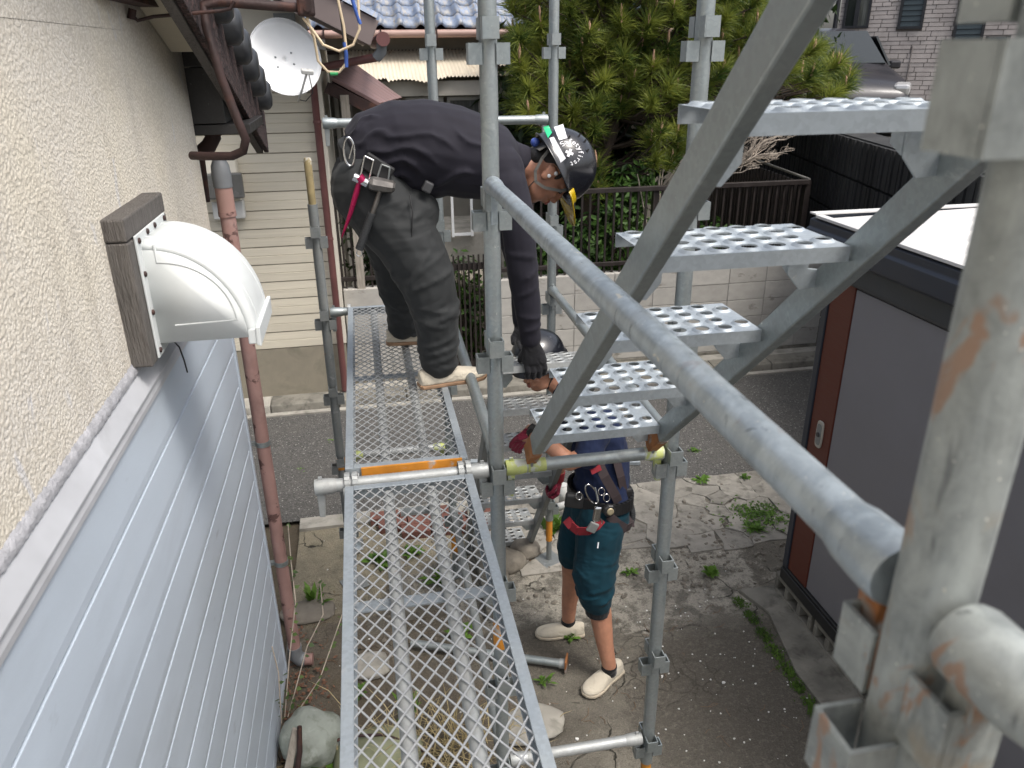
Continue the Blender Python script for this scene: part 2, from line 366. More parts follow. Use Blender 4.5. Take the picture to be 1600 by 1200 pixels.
PINKPIPE = pmat('faded_pink_brown_pipe', (0.30, 0.178, 0.157), 0.7, 0, 0.15, 9, bump=0.2, how='pos', stains=[((0.085, 0.04, 0.035), 13, 0.57, 0.61, 0.92), ((0.38, 0.26, 0.235), 6, 0.55, 0.7, 0.6)])
REDPIPE = pmat('red_brown_pipe', (0.125, 0.05, 0.047), 0.5, 0, 0.15, 7)
GREYCAP = pmat('grey_pipe_cap', (0.17, 0.18, 0.19), 0.5, 0, 0.12, 7)
WHITEPL = pmat('white_moulded_plastic', (0.60, 0.625, 0.62), 0.5, 0, 0.04, 9, how='pos', stains=[((0.58, 0.60, 0.60), 9, 0.52, 0.75, 0.5), ((0.5, 0.46, 0.38), 13, 0.66, 0.76, 0.3)])
WHITE = pmat('white_paint', (0.78, 0.79, 0.79), 0.4, 0, 0.03, 9)
WOODGREY = pmat('weathered_grey_wood', (0.115, 0.105, 0.096), 0.9, 0, 0.35, 6, bump=0.9, bsc=22, bd=0.008, how='pos', stretch=(9, 9, 1), stains=[((0.06, 0.052, 0.048), 6, 0.5, 0.66, 0.75)])
WOODPLANK = pmat('grey_plank', (0.30, 0.27, 0.23), 0.9, 0, 0.25, 8, bump=0.5, bsc=30, stretch=(8, 8, 1))
BLACK = pmat('black_plastic', (0.015, 0.015, 0.016), 0.45, 0, 0.2, 8)
DKGREY = pmat('dark_grey_metal', (0.06, 0.06, 0.063), 0.5, 0.3, 0.15, 8)
SMOKE = pmat('smoky_cover', (0.10, 0.10, 0.095), 0.25, 0, 0.15, 5)
CHROME = pmat('polished_steel', (0.62, 0.62, 0.62), 0.18, 1.0, 0.08, 20)
CABLE_C = pmat('cream_cable', (0.62, 0.50, 0.34), 0.6, 0, 0.1)
BLUET = pmat('blue_tape', (0.04, 0.10, 0.36), 0.5)
GREENT = pmat('green_tape', (0.04, 0.35, 0.12), 0.5)
BLUETILE = pmat('blue_grey_roof_tile', (0.15, 0.19, 0.27), 0.45, 0, 0.25, 7, 0.22, bump=0.2, bsc=50,
                stains=[((0.27, 0.26, 0.24), 8, 0.48, 0.60, 0.8), ((0.10, 0.075, 0.06), 16, 0.58, 0.68, 0.7)], stretch=(3, 1, 1))
CORR = pmat('cream_corrugated_sheet', (0.60, 0.53, 0.42), 0.75, 0, 0.08, 5, stains=[((0.30, 0.19, 0.11), 5, 0.62, 0.72, 0.7)], stretch=(2.5, 0.6, 0.6))
PINKROOF = pmat('faded_red_brown_roof', (0.20, 0.125, 0.12), 0.55, 0, 0.15, 4, 0.06)
GUTTER = pmat('pink_brown_gutter', (0.36, 0.235, 0.20), 0.5, 0, 0.1, 6)
FENCE = pmat('dark_brown_fence_metal', (0.030, 0.024, 0.022), 0.42, 0.2, 0.2, 9)
RETAIN = pmat('dark_ribbed_wall', (0.018, 0.018, 0.019), 0.9, 0, 0.4, 3, bump=0.4, bsc=40, how='pos', stains=[((0.055, 0.057, 0.055), 2.2, 0.50, 0.75, 0.7)], stretch=(1, 1, 0.4))
CLAD = pmat('stone_cladding', (0.36, 0.325, 0.31), 0.85, 0, 0.22, 2.5, bump=0.4, bsc=50, how='pos', stains=[((0.42, 0.39, 0.37), 4, 0.52, 0.66, 0.6)])
CLAD_J = pmat('cladding_joint', (0.15, 0.135, 0.13), 0.9)
SHUT = pmat('dark_teal_shutter', (0.022, 0.036, 0.042), 0.45, 0.1, 0.12, 6)
WINF = pmat('dark_window_frame', (0.012, 0.013, 0.017), 0.4)
ALUF = pmat('aluminium_frame', (0.35, 0.34, 0.32), 0.45, 0.6, 0.08)
GLASS = NT('dark_glass').done((0.020, 0.024, 0.024), 0.08, None, 0.0)
PANE = pmat('curtained_pane', (0.10, 0.105, 0.10), 0.12, 0, 0.5, 4, stretch=(5, 5, 0.4))
CARP = pmat('dark_car_paint', (0.018, 0.017, 0.021), 0.35, 0.2, 0.05, 3, **{'Coat Weight': 0.2})
LAMPG = pmat('headlight_glass', (0.42, 0.42, 0.42), 0.12, 0.3)
TYRE = pmat('tyre_rubber', (0.02, 0.02, 0.02), 0.85)
SHED_G = pmat('shed_grey_panel', (0.20, 0.195, 0.21), 0.55, 0.15, 0.05, 5, bump=0.15, bsc=260, bd=0.001, how='pos')
SHED_B = pmat('shed_red_brown_strip', (0.10, 0.022, 0.012), 0.5, 0.05, 0.10, 12, bump=0.4, bsc=9, bd=0.003, how='pos', stretch=(1, 1, 22))
SHED_N = pmat('shed_navy_frame', (0.028, 0.034, 0.048), 0.4, 0.2, 0.08)
SHED_W = pmat('shed_white_roof', (0.54, 0.53, 0.515), 0.5, 0, 0.04, 5)
HANDLE = pmat('shed_handle_beige', (0.42, 0.40, 0.35), 0.45, 0.2)
SHIRT = None
def cloth(name, c, var=0.18, fold=0.8, sc=7.0, stretch=(1, 1, 1), r=0.9, sheen=0.15):
    t = NT(name); vec = t.coord('pos', stretch)
    n = t.noise(vec, sc, 2, 0.5, 0.9); w2 = t.noise(vec, 420, 1); b = t.noise(vec, 3, 4)
    col = t.mix(t.ramp(b, 0.3, 0.7), sc3(c, 1 - var), sc3(c, 1 + var))
    nm = t.bump(n, fold, 0.05); nm = t.bump(w2, 0.12, 0.002, nm)
    return t.done(col, r, nm, 0, **{'Sheen Weight': sheen, 'Specular IOR Level': 0.25})
SHIRT = cloth('black_navy_jersey', (0.014, 0.013, 0.020), stretch=(0.8, 1, 1.0), sc=2.6, fold=0.5, sheen=0.05, r=0.8)
TROUS = cloth('charcoal_work_trousers', (0.026, 0.028, 0.029), stretch=(1, 1, 1.5), sc=4.0, fold=0.55, sheen=0.05, r=0.72)
NAVY = cloth('navy_work_shirt', (0.010, 0.017, 0.048), sc=5, fold=0.5, stretch=(1, 1, 0.8), sheen=0.03)
TEAL = cloth('teal_shorts', (0.003, 0.030, 0.046), sc=5, fold=0.5, stretch=(1, 1, 1.4), sheen=0.03)
BLACKC = cloth('black_knit', (0.008, 0.008, 0.010), sc=14, fold=0.4)
CANVAS = cloth('off_white_canvas', (0.52, 0.47, 0.38), 0.12, 0.35, 16)
SOLE = pmat('shoe_sole', (0.45, 0.39, 0.30), 0.7, 0, 0.15, 20)
SOLE_B = pmat('tan_gum_sole', (0.28, 0.17, 0.10), 0.7, 0, 0.15, 20)
SKIN = pmat('tanned_skin', (0.42, 0.205, 0.13), 0.5, 0, 0.13, 22, how='pos', bump=0.12, bsc=160, bd=0.002, stains=[((0.24, 0.10, 0.065), 9, 0.5, 0.7, 0.5)], **{'Subsurface Weight': 0.1, 'Subsurface Radius': (0.01, 0.004, 0.002)})
HAIR = pmat('black_hair', (0.012, 0.010, 0.009), 0.6, 0, 0.3, 60, bump=0.6, bsc=200, how='pos')
LIPS = pmat('lips', (0.30, 0.105, 0.085), 0.5)
HELM = pmat('black_helmet_shell', (0.008, 0.009, 0.013), 0.28, 0, 0.3, 9, how='pos', stains=[((0.10, 0.10, 0.11), 60, 0.68, 0.72, 0.6)], **{'Coat Weight': 0.3})
AMBER = pmat('amber_visor', (0.58, 0.40, 0.01), 0.18, 0, 0.1, 9, **{'Transmission Weight': 0.25})
GLOVE_R = cloth('wine_red_glove', (0.21, 0.022, 0.045), sc=18, fold=0.5)
STRAPG = pmat('grey_strap', (0.11, 0.105, 0.095), 0.85)
HARNESS = pmat('dark_harness_web', (0.035, 0.024, 0.026), 0.85, 0, 0.2, 40)
REDWEB = pmat('red_harness_web', (0.20, 0.010, 0.018), 0.8, 0, 0.15, 40)
MAGENTA = pmat('magenta_anodised', (0.36, 0.012, 0.075), 0.3, 0.6)
STICKER = pmat('white_sticker', (0.72, 0.73, 0.76), 0.45, 0, 0.05, 60, stains=[((0.30, 0.32, 0.36), 140, 0.64, 0.68, 0.8)])
GREENST = pmat('green_sticker', (0.03, 0.55, 0.24), 0.45)
LETTER = pmat('white_lettering', (0.78, 0.78, 0.80), 0.5)
GRIPB = pmat('rubber_grip', (0.022, 0.024, 0.026), 0.7, 0, 0.2, 30, bump=0.8, bsc=25, how='pos')
STEELD = pmat('worn_forged_steel', (0.16, 0.15, 0.14), 0.45, 0.8, 0.25, 30)
BARK = pmat('pine_bark', (0.060, 0.043, 0.032), 0.95, 0, 0.4, 9, bump=1.0, bsc=18, bd=0.02, how='pos', stretch=(1, 1, 0.5))
DEADW = pmat('bare_twig', (0.40, 0.34, 0.28), 0.9, 0, 0.25, 12)
CANDLE = pmat('pine_bud', (0.46, 0.28, 0.19), 0.8, 0, 0.2, 20)
BRICKR = pmat('old_red_brick', (0.13, 0.055, 0.042), 0.92, 0, 0.2, 12, 0.15, bump=0.5, bsc=50)
STONEG = pmat('grey_green_boulder', (0.27, 0.295, 0.26), 0.9, 0, 0.15, 7, bump=0.6, bsc=22, bd=0.012, stains=[((0.15, 0.165, 0.13), 9, 0.5, 0.62, 0.75), ((0.36, 0.385, 0.35), 14, 0.56, 0.66, 0.6)])
STONEB = pmat('grey_brown_stone', (0.19, 0.17, 0.14), 0.92, 0, 0.25, 8, 0.15, bump=0.7, bsc=25, bd=0.01)
CHIPS = pmat('white_stone_chip', (0.66, 0.65, 0.62), 0.8, 0, 0.1, 30)
PVC = pmat('grey_white_pvc', (0.48, 0.48, 0.46), 0.55, 0, 0.1, 9)
def leaf_mat(name, c1, c2, trans=0.35, rough=0.5):
    t = NT(name); vec = t.coord('pos')
    v = t.xyz(t.voro(vec, 22, 'F1', 'Color'))[0]
    big = t.noise(vec, 3.4, 3)
    f = t.math('ADD', t.math('MULTIPLY', v, 0.4), t.math('MULTIPLY', t.ramp(big, 0.3, 0.7), 0.6))
    col = t.mix(t.ramp(f, 0.2, 0.85), c1, c2)
    m_ = t.done(col, rough, None, 0, **{'Specular IOR Level': 0.35})
    tr = t.n('ShaderNodeBsdfTranslucent'); t.put(tr.inputs['Color'], col)
    mx = t.n('ShaderNodeMixShader'); mx.inputs[0].default_value = trans
    t.put(mx.inputs[1], t.b.outputs[0]); t.put(mx.inputs[2], tr.outputs[0])
    out = [n for n in t.t.nodes if n.type == 'OUTPUT_MATERIAL'][0]
    t.put(out.inputs['Surface'], mx.outputs[0])
    return m_
NEEDLE = leaf_mat('pine_needles', (0.032, 0.075, 0.016), (0.29, 0.32, 0.055), 0.34)  # dark green clumps put the crown's inner shade into the colour
LEAF = leaf_mat('shrub_leaves', (0.022, 0.060, 0.012), (0.085, 0.17, 0.028), 0.3)
LEAF_D = leaf_mat('background_leaves', (0.010, 0.022, 0.006), (0.035, 0.065, 0.016), 0.25)
WEED = leaf_mat('weed_leaves', (0.05, 0.11, 0.015), (0.14, 0.26, 0.04), 0.35)
MOSSM = leaf_mat('moss', (0.035, 0.070, 0.012), (0.09, 0.16, 0.025), 0.2, 0.9)
STRAW = leaf_mat('dry_grass', (0.34, 0.27, 0.13), (0.52, 0.44, 0.26), 0.3, 0.7)
VINE = leaf_mat('vine_leaves', (0.05, 0.09, 0.03), (0.12, 0.18, 0.05), 0.3)
# ------------------------------------------------------------------ ground, road, kerb
def struct(name, mb, mat, parent=None, **k):
    o = mb.obj(name, mat, parent, **k)
    if parent is None: o['kind'] = 'structure'
    return o
g = MB(); g.add([(-150, -150, -0.03), (150, -150, -0.03), (150, 150, -0.03), (-150, 150, -0.03)], [(0, 1, 2, 3)])
struct('ground', g, SOIL)
# yard floor: an uneven sheet, finely divided where it shows
def sheet(x0, x1, y0, y1, nx, ny, hf):
    mb = MB(); P = []
    for j in range(ny + 1):
        for i in range(nx + 1):
            x = x0 + (x1 - x0) * i / nx; y = y0 + (y1 - y0) * j / ny; P.append((x, y, hf(x, y)))
    F = [(j * (nx + 1) + i, j * (nx + 1) + i + 1, (j + 1) * (nx + 1) + i + 1, (j + 1) * (nx + 1) + i) for j in range(ny) for i in range(nx)]
    return mb.add(P, F, True)
def yh(x, y):
    from mathutils import noise as N
    h = N.noise(Vector((x * 1.3, y * 1.3, 2.1))) * 0.010 + N.noise(Vector((x * 5, y * 5, 7.7))) * 0.004
    return h - 0.004
yard = struct('yard', sheet(-0.62, 4.6, -1.5, 4.745, 150, 180, yh), YARD)
road = struct('road', sheet(-9, 9, 4.72, 6.55, 90, 20, lambda x, y: 0.006 + 0.012 * math.sin(3.14 * (y - 4.7) / 1.85)), ASPHALT)
edge = MB(); edge.bx(-0.62, 0.75, 4.60, 4.735, -0.05, 0.016); struct('yard_edge', edge, CONC)
kerb = bpy.data.objects.new('kerb', None); COL.objects.link(kerb); kerb['kind'] = 'structure'
x = -3.4
while x < 5.2:
    L = 0.598; b = MB(); b.prism([(0, -0.06), (0.03, 0.075), (0.06, 0.085), (0.23, 0.09), (0.23, -0.06)], (x, 6.535, 0), (0, 1, 0), (0, 0, 1), (L, 0, 0))
    b.obj('kerb_stone', CONC_D if x > -1.2 else CONC, kerb, bevel=0.008); x += 0.605
pv = MB(); pv.bx(-4, 5.3, 6.767, 9.6, -0.05, 0.07); struct('path', pv, CONC)
gut = MB(); gut.bx(-3.4, 5.0, 6.47, 6.533, -0.02, 0.022); struct('gutter_strip', gut, CONC)

# cracked slab pieces: clip a cell per seed against its neighbours
def clip(poly, a, b):                      # keep the side of the bisector nearer to a
    mx, my = (a[0] + b[0]) / 2, (a[1] + b[1]) / 2; nx, ny = b[0] - a[0], b[1] - a[1]; out = []
    for i in range(len(poly)):
        p, q = poly[i], poly[(i + 1) % len(poly)]
        dp = (p[0] - mx) * nx + (p[1] - my) * ny; dq = (q[0] - mx) * nx + (q[1] - my) * ny
        if dp <= 0: out.append(p)
        if dp * dq < 0: t = dp / (dp - dq); out.append((p[0] + t * (q[0] - p[0]), p[1] + t * (q[1] - p[1])))
    return out
def shrink(poly, d):
    n = len(poly); cx = sum(p[0] for p in poly) / n; cy = sum(p[1] for p in poly) / n; out = []
    for p in poly:
        l = math.hypot(p[0] - cx, p[1] - cy) + 1e-6; k = max(0.2, 1 - d / l); out.append((cx + (p[0] - cx) * k, cy + (p[1] - cy) * k))
    return out
rs = random.Random(11)
seeds = []
for k in range(900):
    p = (rs.uniform(0.78, 3.1), rs.uniform(3.92, 4.70))
    fine = p[0] > 2.0 or (p[1] < 4.08 and p[0] > 1.5)
    if all(math.hypot(p[0] - q[0], p[1] - q[1]) > (0.14 if fine else 0.36) for q in seeds): seeds.append(p)
for p in seeds:
    poly = [(0.75, 3.88 + 0.12 * math.sin(p[0] * 5)), (3.2, 3.86), (3.2, 4.73), (0.75, 4.73)]
    for q in seeds:
        if q is not p and poly: poly = clip(poly, p, q)
    if len(poly) < 3: continue
    poly = shrink(poly, rs.uniform(0.001, 0.005))
    jit = []
    for i in range(len(poly)):
        a, b = poly[i], poly[(i + 1) % len(poly)]; jit.append(a)
        if math.hypot(a[0] - b[0], a[1] - b[1]) > 0.08: jit.append(((a[0] + b[0]) / 2 + rs.uniform(-0.022, 0.022), (a[1] + b[1]) / 2 + rs.uniform(-0.022, 0.022)))
    h = rs.uniform(0.004, 0.013); mb = MB(); mb.prism(jit, (0, 0, -0.02), (1, 0, 0), (0, 1, 0), (rs.uniform(-.002, .002), rs.uniform(-.002, .002), 0.02 + h))
    mb.obj('concrete_slab', SLAB, yard, bevel=0.004)

# ------------------------------------------------------------------ stucco house on the left
WX = -0.600
h1 = thing('stucco_house', 'cream stucco house at far left with pale blue-grey siding below and tiled eave above', 'house', (WX - 0.5, 1.0, 0))
mb = MB(); mb.bx(-3.2, WX - 0.015, -2.5, 3.25, 2.05, 3.02)
mb.prism([(-2.5, 3.015), (3.25, 3.02), (3.0, 3.05), (2.3, 3.25), (-2.5, 4.9)], (-3.2, 0, 0), (0, 1, 0), (0, 0, 1), (-WX * -1 + 3.2 - 0.015, 0, 0))
mb.obj('stucco_wall', STUCCO, h1)
mb = MB(); mb.bx(-3.2, WX - 0.016, -2.5, 3.245, 0, 2.05); mb.obj('wall_core', SEAM, h1)
zt = 2.108
k = 0
while zt > 0.0:
    zb = max(0.02, zt - 0.1512); x0, x1 = WX - 0.016, WX
    mb = MB(); mb.prism([(x0, zb), (x1, zb + 0.004), (x1 + 0.0015, zb + 0.03), (x1 + 0.0005, zb + (zt - zb) * .55), (x1 - 0.001, zt - 0.003), (x0, zt + 0.001)], (0, -2.5, 0), (1, 0, 0), (0, 0, 1), (0, 5.73, 0))
    mb.obj('siding_board', SIDE_BLUE, h1, bevel=0.0015); zt -= 0.1555; k += 1
mb = MB(); mb.prism([(WX - 0.014, 2.118), (WX + 0.006, 2.112), (WX + 0.007, 2.128), (WX + 0.003, 2.146), (WX + 0.010, 2.150), (WX + 0.010, 2.156), (WX - 0.014, 2.205)], (0, -2.5, 0), (1, 0, 0), (0, 0, 1), (0, 5.76, 0))
mb.obj('flashing', FLASH, h1, bevel=0.002)
mb = sheet(0, 1, -2.5, 3.25, 3, 900, lambda a, b: 0); rsm = random.Random(4)
mb.v = [(WX - 0.0145 + 0.010 * x * (1.6 - x) + (0.003 * rsm.random() if 0 < x < 1 else 0), y, 2.203 + 0.030 * (1 - x) + (0.006 * rsm.random())) for x, y, z in mb.v]
mb.obj('mortar_bead', pmat('grey_mortar_bead', (0.36, 0.36, 0.38), 0.95, 0, 0.2, 30, bump=0.8, bsc=90, how='pos'), h1)
mb = MB(); mb.bx(WX - 0.012, WX + 0.006, 3.232, 3.262, 0.0, 2.11); mb.obj('corner_trim', SIDE_BLUE, h1, bevel=0.002)
def bez(y): return 2.926 - 0.36 * (y - 2.927)
mb = MB(); XB = -0.462
mb.prism([(1.2, bez(1.2) - 0.0), (4.06, bez(4.06) - 0.0), (4.10, bez(4.10) + 0.20), (1.2, bez(1.2) + 0.20)], (XB, 0, 0), (0, 1, 0), (0, 0, 1), (0.022, 0, 0))
bb = mb.obj('bargeboard', RUSTBOARD, h1, bevel=0.004)
mb = MB(); mb.prism([(1.2, bez(1.2) + 0.085), (3.05, bez(3.05) + 0.085), (3.05, bez(3.05) + 0.115), (1.2, bez(1.2) + 0.115)], (WX - 0.01, 0, 0), (0, 1, 0), (0, 0, 1), (0.137, 0, 0))
mb.obj('soffit', SOFFIT, h1)
mb = MB(); mb.beam((XB - 0.018, 1.2, bez(1.2) + 0.02), (XB - 0.018, 4.05, bez(4.05) + 0.02), 0.030, 0.05); mb.obj('soffit_trim', WOODGREY, h1)
mb = MB(); mb.bx(WX - 0.02, XB - 0.036, 3.262, 3.70, 2.715, 2.915); mb.obj('eave_box', BLACKB, h1, bevel=0.003)
mb = MB(); mb.bx(WX - 0.03, XB - 0.036, 3.256, 3.70, 2.917, 2.975); mb.bx(WX - 0.028, XB + 0.05, 3.258, 3.72, 2.675, 2.712); mb.obj('eave_beam', BLACKB, h1, bevel=0.003)
mb = MB(); mb.prism([(1.2, bez(1.2) + 0.20), (4.12, bez(4.12) + 0.20), (4.12, bez(4.12) + 0.24), (1.2, bez(1.2) + 0.24)], (-3.2, 0, 0), (0, 1, 0), (0, 0, 1), (2.745, 0, 0))
mb.obj('roof_deck', BLACKT, h1)
yt = 1.35
while yt < 4.08:
    zc = bez(yt) + 0.225; mb = MB()
    s = Vector((0, 1, -0.36)).normalized()
    mb.lathe([(0.0, 0.022), (0.048, 0.020), (0.060, 0.010), (0.066, 0.0), (0.067, -0.05)], (-0.405, yt, zc), (1, 0, 0), 18)
    mb.obj('roof_tile', BLACKT, h1); yt += 0.185
mb = MB(); mb.bx(WX - 0.01, WX + 0.045, 2.28, 2.72, 3.088, 3.13); mb.obj('eave_rafter', DKBROWN, h1)

# vent hood on a weathered wooden frame
vh = thing('vent_hood', 'white plastic quarter-round vent hood screwed to a weathered wooden frame on the stucco wall', 'vent hood', (WX, 2.18, 2.24))
fr = []
Y0, Y1, Z0, Z1 = 1.965, 2.375, 2.225, 2.60
for nm, a in (('frame_board', (Y0, Y1, Z1 - 0.055, Z1)), ('frame_board', (Y0, Y0 + 0.055, Z0, Z1 - 0.057)), ('frame_board', (Y1 - 0.055, Y1, Z0, Z1 - 0.057)), ('frame_board', (Y0 + 0.057, Y1 - 0.057, Z0, Z0 + 0.05))):
    mb = MB(); mb.bx(WX - 0.03, WX + 0.036, *a); mb.obj(nm, WOODGREY, vh, bevel=0.005)
mb = MB(); mb.bx(WX - 0.02, WX + 0.024, Y0 + 0.056, Y1 - 0.056, Z0 + 0.051, Z1 - 0.058); mb.obj('backing', BLACK, vh)
hy0, hy1, hx0, hz0 = 2.045, 2.335, WX + 0.042, 2.262
rx, rz = 0.245, 0.268
N_ = 14
def harc(rx, rz, grow=0.0): return [(hx0 + (rx + grow) * math.sin(t * math.pi / 2 / N_), hz0 + (rz + grow) * math.cos(t * math.pi / 2 / N_)) for t in range(N_ + 1)]
def shell(yv, infl):
    a = harc(rx - infl, rz - infl); return a
rings = []
prof = [(0.0, 0.022), (0.004, 0.010), (0.014, 0.002), (0.03, 0.0)]
ys = [(hy0 + d, i) for d, i in prof] + [(hy1 - d, i) for d, i in reversed(prof)]
mb = MB(); P = []; F = []
for yv, i in ys: P += [(x, yv, z) for x, z in harc(rx - i, rz - i)]
n1 = N_ + 1
for a in range(len(ys) - 1):
    for b in range(N_): F.append((a * n1 + b, a * n1 + b + 1, (a + 1) * n1 + b + 1, (a + 1) * n1 + b))
mb.add(P, F, True)
for yv, rev in ((hy0, False), (hy1, True)):
    a = [(hx0, yv, hz0)] + [(x, yv, z) for x, z in harc(rx - 0.022, rz - 0.022)]
    mb.add(a, [tuple(range(len(a)))], True)
hood = mb.obj('hood_shell', WHITEPL, vh)
md = hood.modifiers.new('solid', 'SOLIDIFY'); md.thickness = 0.004
mb = MB(); sub = [(hx0 + 0.03 + (rx - 0.075) * math.sin(t * math.pi / 2 / N_), hz0 + 0.05 + (rz - 0.105) * math.cos(t * math.pi / 2 / N_)) for t in range(N_ + 1)]
mb.tube([(hx0 + 0.03, hy0 - 0.001, hz0 + 0.05 + rz - 0.06)] + [(x, hy0 - 0.001, z) for x, z in sub] + [(hx0 + 0.045, hy0 - 0.001, hz0 + 0.046)], 0.0042, 6); mb.obj('moulded_ridge', WHITEPL, vh)
for f_ in (hy0 + 0.06, hy1 - 0.06):
    mb = MB(); mb.tube([(x - 0.0006, f_, z - 0.0006) for x, z in harc(rx, rz)], 0.0022, 6); mb.obj('moulded_ridge', WHITEPL, vh)
mb = MB(); mb.bx(hx0 + rx * 0.90, hx0 + rx * 1.0 + 0.004, hy0 + 0.0, hy1, hz0 - 0.022, hz0 + 0.02)
mb.prism([(0, 0), (0.012, -0.005), (0.014, 0.05), (0.002, 0.05)], (hx0 + rx - 0.004, hy0 - 0.004, hz0 - 0.024), (1, 0, 0), (0, 0, 1), (0, hy1 - hy0 + 0.008, 0)); mb.obj('drip_lip', WHITEPL, vh, bevel=0.003)
mb = MB(); fl = [(Y0 + 0.045, hz0 - 0.03), (Y1 - 0.045, hz0 - 0.03), (Y1 - 0.045, hz0 + rz + 0.02), (Y0 + 0.045, hz0 + rz + 0.02)]
mb.prism(fl, (WX + 0.037, 0, 0), (0, 1, 0), (0, 0, 1), (0.006, 0, 0)); mb.obj('flange', WHITEPL, vh, bevel=0.002)
for (y_, z_) in ((Y0 + .06, hz0 - .012), (Y0 + .06, hz0 + .09), (Y0 + .06, hz0 + .19), (Y0 + .065, hz0 + rz + .005), (2.12, hz0 + rz + .01), (2.2, hz0 + rz + .01), (Y1 - .065, hz0 + rz + .008)):
    mb = MB(); mb.lathe([(0.0075, 0), (0.0075, 0.004), (0.003, 0.006), (0, 0.006)], (WX + 0.043, y_, z_), (1, 0, 0), 8); mb.obj('screw', DKBROWN, vh)
mb = MB(); mb.tube([(WX + 0.03, 2.16, 2.235), (WX + 0.045, 2.15, 2.235), (WX + 0.06, 2.15, 2.21), (WX + 0.066, 2.15, 2.17), (WX + 0.066, 2.16, 2.13)], 0.0022, 6)
tag(mb.obj('cable', BLACK), 'short black wire dangling below the white vent hood', 'cable')

# downpipe at the corner
dp = thing('downpipe', 'faded pink-brown downpipe with grey cap running down the house corner to the ground', 'downpipe', (-0.54, 3.31, 0))
px, py = -0.553, 3.315
mb = MB(); mb.tube([(px, py, 0.10), (px, py, 2.385)], 0.031, 18); mb.obj('pipe', PINKPIPE, dp)
mb = MB(); mb.tube([(px, py, 2.37), (px, py, 2.475)], 0.0345, 18); mb.obj('upper_sleeve', pmat('bare_pink_pipe', (0.33, 0.20, 0.172), 0.55), dp)
mb = MB(); mb.lathe([(0.037, 0), (0.038, 0.05), (0.035, 0.085), (0.024, 0.108), (0.008, 0.117), (0, 0.118)], (px, py, 2.47), (0, 0, 1), 20); mb.obj('cap', GREYCAP, dp)
mb = MB(); mb.tube([(px, py, 2.355), (px, py, 2.375)], 0.0355, 18); mb.obj('collar', PINKPIPE, dp)
for z_ in (1.32, 0.66):
    mb = MB(); mb.tube([(px, py, z_ - 0.012), (px, py, z_ + 0.012)], 0.034, 18); mb.bx(px - 0.06, px - 0.02, py - 0.012, py + 0.012, z_ - 0.008, z_ + 0.008); mb.obj('pipe_band', GALV, dp)
mb = MB(); mb.tube([(px, py, 0.13), (px, py, 0.075), (px + 0.02, py - 0.003, 0.045), (px + 0.045, py - 0.006, 0.04)], 0.037, 16); mb.obj('elbow', GREYCAP, dp)
mb = MB(); mb.tube([(px + 0.03, py - 0.004, 0.04), (px + 0.085, py - 0.01, 0.038)], 0.030, 16); mb.obj('outlet', PINKPIPE, dp)
dr = thing('drainpipe', 'dark brown rusty drainpipe bend under the black eave box', 'drainpipe', (-0.58, 3.42, 2.4))
mb = MB(); mb.tube([(-0.575, 3.40, 2.72), (-0.575, 3.40, 2.655), (-0.60, 3.41, 2.62), (-0.65, 3.42, 2.585), (-0.66, 3.42, 2.40)], 0.030, 14); mb.obj('bend', DKBROWN, dr)
mb = MB(); mb.tube([(-0.575, 3.40, 2.66), (-0.575, 3.40, 2.68)], 0.034, 14); mb.obj('collar', DKBROWN, dr)

# rusty service-entry pipe, its bracket and the cables
sp = thing('service_pipe', 'rusty brown electric service pipe bent round the eave at the top left', 'pipe', (-0.55, 2.6, 2.7))
p_ = [aty(470, 12, 2.62), aty(420, 9, 2.62), aty(345, 3, 2.62), aty(318, 8, 2.62), aty(322, 40, 2.60), aty(345, 120, 2.60), aty(372, 190, 2.60), aty(384, 218, 2.60), aty(380, 236, 2.61), aty(362, 244, 2.62), aty(318, 244, 2.66), aty(300, 243, 2.7)]
mb = MB(); mb.tube(p_, 0.0135, 12); mb.obj('bent_pipe', DKBROWN, sp)
e0 = aty(478, 10, 2.62)
mb = MB(); mb.box(e0, (0.05, 0.05, 0.055)); mb.tube([e0 + V(0.005, -0.03, -0.005), e0 + V(0.005, -0.024, -0.005)], 0.011, 10); mb.obj('entrance_cap', DKBROWN, sp, bevel=0.008)
mb = MB(); mb.tube([aty(205, 22, 2.56), aty(215, 32, 2.56), aty(240, 26, 2.57), aty(345, 17, 2.57), aty(360, 14, 2.57), aty(366, 2, 2.57)], 0.005, 8)
mb.tube([aty(205, 30, 2.56), aty(207, 14, 2.56)], 0.011, 8); mb.obj('bracket_rod', DKBROWN, sp)
mb = MB(); mb.tube([e0 + V(-.012, -.005, -.03), aty(487, 45, 2.62), aty(505, 70, 2.62), aty(530, 80, 2.62), aty(552, 70, 2.62), aty(562, 45, 2.62), aty(560, 10, 2.62), aty(556, -40, 2.62)], 0.0042, 8)
c1 = tag(mb.obj('service_cable', CABLE_C), 'cream cable looping down from the service pipe end and up again', 'cable')
mb = MB(); mb.tube([e0 + V(.0, -.005, -.03), aty(491, 60, 2.64), aty(497, 95, 2.64), aty(512, 112, 2.64), aty(530, 113, 2.64), aty(540, 100, 2.64), aty(541, 75, 2.64), aty(537, 40, 2.64), aty(526, -10, 2.64)], 0.0042, 8)
c2 = tag(mb.obj('service_cable', CABLE_C), 'cream cable in the longer loop with green tape at its lowest point', 'cable')
mb = MB(); mb.tube([aty(516, 115, 2.64), aty(528, 115, 2.64)], 0.0055, 8); mb.obj('tape', GREENT, c2)
mb = MB(); mb.tube([aty(541, 105, 2.64), aty(541, 85, 2.64), aty(538, 66, 2.64)], 0.006, 8); mb.obj('tape', BLUET, c2)
mb = MB(); mb.tube([aty(563, 38, 2.62), aty(557, 20, 2.62), aty(548, -8, 2.62)], 0.0055, 8); mb.obj('tape', BLUET, c1)
